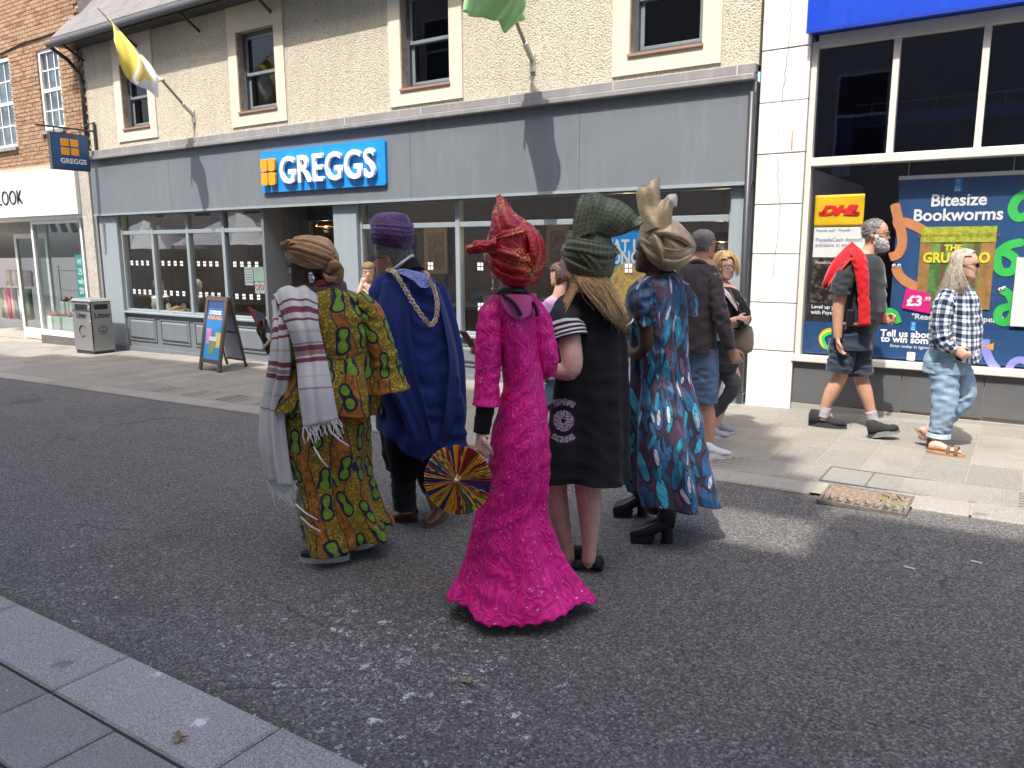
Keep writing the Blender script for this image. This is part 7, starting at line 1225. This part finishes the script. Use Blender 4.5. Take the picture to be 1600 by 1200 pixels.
for h_, t_ in ((p.grd(1264, 664), p.grd(1322, 670)), (a_, b_)):
    d_ = nrm(t_-h_); sd_ = nrm(np.cross(d_, (0, 0, 1.))); L_ = np.linalg.norm(t_-h_)
    for k in range(4):
        f_ = .36+k*.09; c_ = h_+d_*L_*f_; zt_ = .036+.115*np.interp(f_, [.3, .45, .6, .75], [.95, .70, .52, .42])+.002; MB().tube([c_-sd_*.022+np.array([0, 0, zt_-.012]), c_+np.array([0, 0, zt_]), c_+sd_*.022+np.array([0, 0, zt_-.012])], .004, 5).build('lace', plain('lace_grey', (.25, .25, .26), .8), p.E)

# ------------------------------------------------------------------ woman in plaid shirt
p = Person((1462, 700), 'woman in blue plaid shirt, pale jeans and sunglasses walking right'); pld = p
p.head(1507, 414, .225, -104, 0, 0, 0, neck=(1496, 452, 0), nr=.055); torso(p, (1492, 470, 0), (1490, 510, 0), (1484, 550, 0), (.10, .12, .12)); p.limb([(1478, 460, -.10, .065), (1494, 452, 0, .08), (1506, 458, .1, .065)])
p.limb([(1480, 466, -.14, .055), (1474, 500, -.19, .05), (1478, 530, -.20, .042), (1492, 545, -.19, .03)]); p.hand(p.at(1491, 544, -.19), p.er*.8+np.array([0, 0, -.6]), p.ev, np.array([0, 0, 1.]), .165, .4)
leg_pair(p, [[(1470, 570, -.05, .08), (1468, 640, -.06, .06), (1464, 680, -.06, .036), (1462, 700, -.06, .034)], [(1490, 570, .05, .08), (1510, 620, .06, .055), (1470, 655, .06, .036), (1450, 672, .06, .032)]])
p.foot(p.grd(1450, 706)+np.array([0, 0, .022]), p.grd(1503, 713)+np.array([0, 0, .022]), .075, .036); p.foot(p.at(1434, 671, .06), p.at(1457, 696, .06), .06, .036); p.finish(SK_L); p.face((.1, .1, .1), (.50, .17, .17), (.35, .3, .25), eyes=False); p.glasses(plain('sunglass_frame', (.10, .02, .02), .3), plain('dark_lens', (.008, .008, .01), .08), .13, .085, 'sunglasses')
p.shell('hair', HASH, lambda x, y, z: 1 if (y < -.04 and z > -.3) or (z > .26 and y < .26) or (abs(x) > .24 and y < .04 and z > -.3) else 0, .035, .012); hgd = [[p.at(*q_) for q_ in r] for r in ([(1493, 396, -.06), (1482, 420, -.09), (1474, 440, -.10), (1462, 462, -.09), (1452, 474, -.06)], [(1496, 400, -.10), (1490, 425, -.13), (1488, 445, -.14), (1482, 465, -.15), (1474, 475, -.15)], [(1502, 398, -.11), (1497, 425, -.14), (1499, 440, -.15), (1503, 452, -.16), (1506, 462, -.165)], [(1506, 396, -.10), (1502, 420, -.13), (1505, 434, -.14), (1509, 446, -.15), (1511, 456, -.15)])]
p.strands('hair', hgd, HASH, 520, .009, .0038, seed=5); p.strands('hair', [[p.at(1500, 391, -.07), p.at(1492, 402, -.10), p.at(1490, 420, -.12)], [p.at(1508, 389, -.06), p.at(1504, 400, -.10), p.at(1500, 420, -.125)]], HASH, 220, .007, .0036, seed=6)
p.loft('shirt', [(446, 1482, 1512, .08), (452, 1472, 1522, .13), (468, 1462, 1530, .165), (500, 1456, 1534, .175), (535, 1454, 1533, .175), (558, 1456, 1532, .172)], PLAID, 90, 60, folds=[(4, 0, .012, 1, 2), (7, 0, .006, 0, 1)], wr=.006, hem=lambda t: .03*math.sin(2*t), seed=22)
p.sleeve('sleeve', [(1484, 458, -.12, .06), (1475, 480, -.18, .07), (1471, 510, -.20, .066), (1476, 534, -.21, .058), (1490, 546, -.20, .046)], PLAID, 30, 44, .009, 3); p.sheet('shirt_tail', [[(1518, 520, -.12), (1532, 520, -.04)], [(1516, 548, -.13), (1533, 546, -.04)], [(1524, 570, -.11), (1531, 566, -.05)]], PLAID, 14, 18, .004, (.005, 1, 1, 0))
p.loft('jeans_seat', [(545, 1452, 1520, .165), (560, 1444, 1518, .17), (582, 1441, 1512, .165)], DENIM, 70, 24, wr=.003, seed=23)
jn = p.sleeve('jeans_leg', [(1473, 565, -.06, .112), (1476, 600, -.07, .100), (1475, 640, -.08, .088), (1468, 672, -.07, .076), (1466, 682, -.07, .074)], DENIM, 40, 70, .006, 4); p.sleeve('jeans_leg', [(1488, 565, .05, .11), (1502, 595, .06, .095), (1504, 622, .07, .082), (1482, 648, .07, .07), (1466, 662, .07, .064)], DENIM, 40, 70, .006, 5)
p.sleeve('cuff', [(1467, 676, -.07, .085), (1466, 683, -.07, .085)], cloth('pale_denim', (.46, .55, .62), .9, .1), 30, 10, .002, 5)
SND = plain('sandal_tan', (.36, .21, .12), .6)
def sandal(h_, t_, up_):
    d_ = nrm(t_-h_); sd_ = nrm(np.cross(d_, (0, 0, 1.))); L_ = np.linalg.norm(t_-h_); V = []; n = 24
    for z_ in (0, .022):
        for jx in range(n): a = 6.2832*jx/n; V.append(h_+d_*(L_*(.5+.5*math.cos(a)))+sd_*(.043*math.sin(a)*(1+.12*math.cos(a)))+np.array([0, 0, z_]))
    o = mobj('sandal', V, grid_faces(n, 2, True)+[tuple(range(n))[::-1], tuple(range(n, 2*n))], SND, p.E)
    for f_ in (.58, .78): c_ = h_+d_*L_*f_; MB().tube([c_-sd_*.042+np.array([0, 0, .02]), c_-sd_*.03+np.array([0, 0, .062]), c_+np.array([0, 0, .07]), c_+sd_*.03+np.array([0, 0, .062]), c_+sd_*.042+np.array([0, 0, .02])], .006, 6, smooth=14, flat=[2.2, 2.2], up=d_).build('strap', plain('strap_brown', (.15, .085, .05), .6), o)
sandal(p.grd(1447, 706), p.grd(1508, 714), 0); sandal(p.at(1430, 672, .06), p.at(1458, 700, .06), 0)

# ------------------------------------------------------------------ man in dark jumper and woman with glasses on the pavement
p = Person((1112, 705), 'grey haired man in dark jumper and denim shorts seen from behind')
p.head(1099, 383, .232, -48, 0, 0, 0, neck=(1090, 418, 0), nr=.06); torso(p, (1088, 440, 0), (1090, 490, 0), (1092, 540, 0), (.11, .12, .12)); p.limb([(1066, 424, 0, .07), (1088, 414, 0, .09), (1108, 424, 0, .07)])
p.limb([(1110, 430, -.04, .06), (1120, 470, -.08, .05), (1130, 505, -.10, .044), (1142, 545, -.10, .032)]); p.hand(p.at(1142, 545, -.10), p.er*.45+np.array([0, 0, -.9]), p.ev, -p.ev+p.er*.3, .185, .6)
leg_pair(p, [[(1100, 560, 0, .09), (1103, 630, 0, .062), (1106, 650, 0, .06), (1108, 695, 0, .038)], [(1080, 560, .05, .09), (1078, 640, .05, .06), (1076, 690, .05, .04)]]); p.finish(SK_T); p.face()
p.shell('hair', HGREY, lambda x, y, z: 1 if (z > -.2 and y < -.02) or (z > .16 and y < .24) or (abs(x) > .22 and z > -.02 and y < .1) else 0, .012, .006); p.fur('hair', HGREY, lambda x, y, z: (z > -.2 and y < -.02) or (z > .2 and y < .2) or (abs(x) > .22 and z > -.02 and y < .08), 700, .02, (0, -.4, -.5), .0024, .4, 4); p.glasses(BLK, None)
JMP = cloth('dark_jumper', (.052, .044, .047), .9, .12); p.loft('jumper', [(408, 1074, 1102, .085), (413, 1064, 1112, .115), (426, 1056, 1120, .14), (460, 1056, 1121, .15), (500, 1060, 1120, .15), (535, 1064, 1118, .15), (549, 1066, 1116, .15)], JMP, 80, 60, folds=[(4, 0, .008, 1, 2)], wr=.005, seed=25); p.sleeve('sleeve', [(1106, 420, -.02, .062), (1114, 445, -.06, .07), (1122, 480, -.10, .064), (1130, 508, -.12, .058), (1141, 545, -.11, .044)], JMP, 28, 44, .008, 2)
p.sleeve('collar', [(1076, 412, -.06, .018), (1088, 409, -.10, .022), (1102, 412, -.06, .018), (1106, 416, .02, .014)], cloth('jumper_collar', (.03, .03, .035), .9), 12, 20, .001, 1, True)
p.sleeve('short_leg', [(1098, 545, .0, .12), (1101, 590, .0, .105), (1103, 630, .0, .095)], DENIMD, 28, 30, .008, 3); p.sleeve('short_leg', [(1080, 545, .05, .12), (1078, 590, .05, .105), (1076, 630, .05, .095)], DENIMD, 28, 30, .008, 4)
GSH = cloth('grey_canvas_shoe', (.27, .29, .33), .85); p.shoe(p.grd(1098, 712), p.grd(1142, 716), cloth('white_trainer', (.42, .45, .48), .8), SOLEW, .08, .048, .03); p.shoe(p.grd(1068, 700), p.grd(1105, 704), GSH, SOLEW, .08, .048, .03)
p = Person((1122, 680), 'blonde woman with glasses in black cardigan, arms folded, beside the pilaster')
p.head(1131, 416, .225, -138, -2, 0, 0, neck=(1128, 450, 0), nr=.052); torso(p, (1128, 465, 0), (1130, 510, 0), (1128, 560, 0), (.09, .1, .11)); p.limb([(1112, 460, 0, .06), (1128, 452, 0, .075), (1146, 460, 0, .06)])
p.limb([(1146, 466, -.04, .05), (1158, 490, -.08, .045), (1160, 502, -.13, .04), (1146, 506, -.17, .035), (1130, 506, -.16, .03)]); p.hand(p.at(1132, 506, -.16), -p.er, p.ev, np.array([0, 0, 1.]), .165, .5); p.limb([(1112, 466, -.04, .05), (1108, 495, -.10, .045), (1122, 508, -.17, .038), (1150, 500, -.20, .03)]); p.hand(p.at(1149, 500, -.20), p.er, p.ev, np.array([0, 0, 1.]), .165, .6)
leg_pair(p, [[(1118, 570, 0, .085), (1112, 620, 0, .055), (1112, 645, 0, .04), (1113, 675, 0, .034)], [(1136, 570, 0, .085), (1146, 600, -.03, .062), (1128, 635, .02, .045), (1116, 672, .02, .034)]]); p.finish(SK_P); p.face((.1, .12, .14), (.45, .2, .18), (.3, .22, .12)); p.glasses(plain('tort_frame', (.06, .04, .05), .3), None, .125, .085)
p.shell('hair', HBLO, lambda x, y, z: 1 if (y < .0 and z > -.4) or (z > .24 and y < .34) or (abs(x) > .24 and y < .2 and z > -.42) else 0, .06, .02, seed=3); p.strands('hair', [[p.at(*q_) for q_ in r] for r in ([(1122, 396, .0), (1112, 412, -.03), (1109, 436, -.04)], [(1128, 394, -.05), (1116, 412, -.09), (1114, 438, -.09)], [(1126, 393, -.02), (1119, 410, -.09), (1118, 430, -.10)])], HBLO, 220, .009, .0036, seed=8); p.strands('hair', [[p.at(*q_) for q_ in r] for r in ([(1134, 393, -.04), (1148, 404, -.06), (1152, 432, -.05)], [(1136, 393, .0), (1152, 408, .0), (1154, 436, .0)])], HBLO, 180, .009, .0036, seed=9)
CRD = cloth('black_cardigan', (.012, .012, .014), .95, .2); p.loft('cardigan', [(448, 1116, 1144, .08), (455, 1108, 1154, .12), (475, 1106, 1158, .14), (500, 1106, 1157, .145), (512, 1107, 1156, .145)], CRD, 70, 40, wr=.005, seed=26); p.loft('white_top', [(509, 1108, 1155, .142), (532, 1109, 1154, .145)], WHC, 60, 20, wr=.003, seed=27); p.loft('skirt', [(530, 1106, 1153, .15), (555, 1104, 1153, .155), (578, 1104, 1152, .155)], cloth('dark_flecked_skirt', (.035, .035, .04), .9, .7, 0, 300, .2, 90), 60, 30, wr=.004, seed=28)
p.sheet('neckline', [[(1118, 447, -.085), (1124, 444, -.10)], [(1134, 462, -.15), (1140, 458, -.15)], [(1152, 486, -.15), (1158, 480, -.12)]], WHC, 8, 20, .004); p.sleeve('sleeve', [(1146, 460, -.03, .055), (1158, 482, -.09, .06), (1163, 498, -.14, .052), (1150, 507, -.19, .046)], CRD, 24, 30, .006, 1); p.sleeve('sleeve', [(1112, 460, -.03, .055), (1107, 488, -.12, .056), (1118, 506, -.19, .052), (1126, 508, -.20, .048)], CRD, 24, 30, .006, 2); p.sleeve('cuff', [(1122, 508, -.20, .052), (1133, 506, -.215, .056)], WHC, 20, 12, .004, 2)
LEG = cloth('grey_leggings', (.075, .080, .088), .9); p.sleeve('legging', [(1118, 575, .0, .08), (1112, 615, .0, .056), (1112, 642, .0, .046)], LEG, 24, 30, .004, 1); p.sleeve('legging', [(1134, 575, -.02, .085), (1145, 602, -.04, .066), (1130, 630, .0, .05), (1118, 648, .02, .042)], LEG, 24, 34, .004, 2)
p.shoe(p.grd(1106, 682), p.grd(1140, 687), GSH, SOLEW, .07, .043, .025); p.shoe(p.grd(1118, 676), p.grd(1148, 680)+p.ev*.05, GSH, SOLEW, .07, .043, .025)
q_ = p.at(1162, 527, -.10); hb = empty('handbag', q_, 'soft beige shoulder bag at the side of the blonde woman with glasses', 'handbag'); m = MB(); V_ = []; m.add(*tube_geo([q_+np.array([0, 0, z_]) for z_ in (-.13, -.115, -.05, .03, .09, .10)], [.05, .075, .085, .08, .065, .03], 18, flat=[.55, .55], up=p.ev)); m.build('bag', cloth('taupe_leather', (.25, .19, .15), .6), hb, smooth=True); MB().tube(cr([q_+np.array([0, 0, .1]), p.at(1158, 490, -.19), p.at(1144, 460, -.15), p.at(1138, 450, -.06)], 24), .007, 6).build('strap', BROWN, hb)

# ------------------------------------------------------------------ partly hidden passers-by
p = Person((870, 640), 'dark haired person in lilac top, mostly hidden behind the pink gown')
p.head(874, 430, .225, 60, 0, neck=(872, 468, 0)); torso(p, (872, 490, 0), (872, 540, 0), (872, 590, 0), (.09, .10, .11)); leg_pair(p, [[(865, 580, 0, .08), (862, 660, 0, .04)], [(880, 580, 0, .08), (882, 660, 0, .04)]]); p.limb([(854, 478, 0, .06), (872, 470, 0, .075), (890, 478, 0, .06)]); p.limb([(854, 482, -.03, .05), (848, 530, -.06, .042), (846, 580, -.08, .032)]); p.hand(p.at(846, 580, -.08), (0, 0, -1), p.er, -p.ev, .17, .5); p.finish(SK_L); p.face()
p.shell('hair', HBRO, lambda x, y, z: 1 if (y < .02 and z > -.35) or (z > .2 and y < .34) else 0, .06, .02); LIL = cloth('lilac_top', (.56, .34, .56), .8); p.loft('top', [(465, 860, 884, .08), (472, 850, 896, .12), (500, 846, 899, .14), (560, 847, 898, .14), (590, 846, 899, .145)], LIL, 60, 40, wr=.006, seed=30); p.sleeve('sleeve', [(854, 474, -.02, .06), (847, 510, -.06, .062), (845, 570, -.08, .052)], LIL, 24, 30, .008, 1); p.sleeve('trouser_leg', [(864, 585, 0, .09), (862, 655, 0, .07)], DENIMD, 20, 20, .005, 1); p.sleeve('trouser_leg', [(880, 585, 0, .09), (882, 655, 0, .07)], DENIMD, 20, 20, .005, 2)
for x_ in (858, 878): p.shoe(p.grd(x_+12, 642), p.grd(x_-14, 640), SHOEB, SOLEB)
p = Person((578, 588), 'man in white shirt by the bakery door rubbing his face')
p.head(576, 424, .235, 172, -8, neck=(578, 452, 0)); torso(p, (578, 470, 0), (578, 515, 0), (578, 550, 0), (.1, .11, .11)); p.limb([(562, 462, 0, .065), (578, 456, 0, .08), (594, 462, 0, .065)]); leg_pair(p, [[(570, 550, 0, .08), (569, 585, 0, .04)], [(586, 550, 0, .08), (587, 585, 0, .04)]])
p.limb([(564, 466, -.04, .05), (557, 478, -.12, .045), (561, 458, -.20, .033), (565, 444, -.19, .026)]); p.hand(p.at(565, 445, -.19), np.array([0, 0, 1.])+p.er*.35, p.ev, p.er, .15, .9); p.limb([(592, 466, -.04, .05), (594, 480, -.14, .044), (582, 464, -.20, .032), (576, 452, -.20, .026)]); p.hand(p.at(576, 453, -.20), np.array([0, 0, 1.])-p.er*.6, p.ev, -p.er, .15, .9)
p.finish(SK_L); p.face((.1, .1, .1), (.5, .25, .22), (.22, .14, .07)); p.shell('hair', cloth('sandy_hair', (.20, .125, .06), .55, .35), lambda x, y, z: 1 if (z > -.1 and y < .02) or (z > .22) else 0, .035, .014); p.loft('shirt', [(456, 567, 590, .08), (461, 561, 597, .11), (480, 558, 600, .13), (530, 559, 599, .13), (555, 560, 598, .13)], WHC, 60, 40, wr=.006, seed=31); p.sleeve('sleeve', [(564, 462, -.03, .06), (557, 477, -.12, .056), (560, 466, -.18, .05)], WHC, 22, 24, .006, 1)
for x_ in (569, 587): p.sleeve('trouser_leg', [(x_, 548, 0, .09), (x_, 583, 0, .075)], TRO, 20, 16, .005, 1); p.shoe(p.grd(x_, 586), p.grd(x_-2, 594), SHOEB, SOLEB)
# two seated customers
def sitter(px, py, Yd, lab, yaw, top, hair, skm, lean, extra=None):
    c = on_y(px, py, Yd); p = Person((0, 0), lab, off=(c[0], c[1]), z=fl); h = .225
    p.head(px, py, h, yaw, -6, neck=None); nb = p.hc+np.array([0, 0, -.20]); f_ = p.dir(yaw); f_ = nrm(f_*np.array([1, 1, 0])); sd_ = np.cross(f_, (0, 0, 1.)); hip = np.array([nb[0], nb[1], fl+.52])-f_*.06
    p.body.tube([p.H([(0, -.1, -.15)])[0], p.H([(0, -.09, -.42)])[0], nb], [.052, .05, .07], 12, smooth=8); p.body.tube([nb, (nb+hip)/2, hip], [.10, .12, .13], 14, smooth=10)
    V, Fc = None, None; A_ = cr(np.array([[*nb, .07, .06], [*(nb-np.array([0, 0, .03])), .17, .10], [*(nb-np.array([0, 0, .15])), .20, .13], [*(hip+np.array([0, 0, .1])), .20, .15], [*hip, .21, .17]]), 30); n = 40; G = []
    for i in range(30):
        for jx in range(n): a = 6.2832*jx/n; w_ = 1+.03*math.sin(3*a+i*.5)+.02*math.sin(5*a-i*.8); G.append(A_[i, :3]+sd_*A_[i, 3]*w_*math.cos(a)+f_*A_[i, 4]*w_*math.sin(a))
    mobj('top', G, grid_faces(n, 30, True), top, p.E, smooth=True, solid=.003)
    for e in (-1, 1):
        sh_ = nb+sd_*e*.17-np.array([0, 0, .05]); el = sh_+np.array([0, 0, -.25])+f_*.08+sd_*e*.05; wr_ = el+f_*.24+np.array([0, 0, .06])-sd_*e*.08; p.body.tube([sh_, el, wr_], [.05, .042, .028], 12, smooth=14); p.hand(wr_, f_-sd_*e*.3, np.array([0, 0, -1.]), -sd_*e, .165, .5); p.sleeve('sleeve', [(sh_, .065), ((sh_+el)/2, .066), (el, .058), ((el+wr_)/2, .048)], top, 22, 26, .007, e+2)
        kn = hip+f_*.42+sd_*e*.11; p.body.tube([hip+sd_*e*.09, kn, kn-np.array([0, 0, .44])], [.09, .07, .045], 12, smooth=14); p.sleeve('trouser_leg', [(hip+sd_*e*.09, .10), (kn, .085), (kn-np.array([0, 0, .40]), .065)], TRO, 20, 24, .005, e+2); p.shoe(kn-np.array([0, 0, .43])-f_*.06-np.array([0, 0, kn[2]-.43-fl]), kn-np.array([0, 0, .43])+f_*.18-np.array([0, 0, kn[2]-.43-fl]), SHOEB, SOLEB)
    p.finish(skm); p.face(); p.shell('hair', hair, lambda x, y, z: 1 if (y < .02 and z > -.3) or (z > .2 and y < .34) or (abs(x) > .22 and y < .18 and z > -.15) else 0, .05, .02); return p
p = sitter(248, 447, WY+.50, 'grey haired woman in purple top seated at the cafe window table', -110, cloth('purple_top', (.10, .045, .17), .85), HGREY, SK_L, 0); q = p.hc
for e in (-1, 1):
    f_ = nrm(p.dir(-110)*np.array([1, 1, 0])); sd_ = np.cross(f_, (0, 0, 1.)); nb = p.hc+np.array([0, 0, -.2]); p.sleeve('cream_cardigan', [(nb+sd_*e*.10-np.array([0, 0, .02]), .06), (nb+sd_*e*.18-np.array([0, 0, .08]), .085), (nb+sd_*e*.20-np.array([0, 0, .25])+f_*.02, .085), (nb+sd_*e*.17-np.array([0, 0, .4]), .08)], cloth('cream_wool', (.60, .54, .45), .95), 24, 26, .009, e+3)
chk = m_gele('check_cloth', (.05, .055, .06), (.45, .47, .46), .9, 26, 0, 'net', .8, .3); sitter(306, 447, WY+.50, 'white haired person in dark check shirt seated at the cafe window table', 95, chk, HWHI, SK_P, 0)
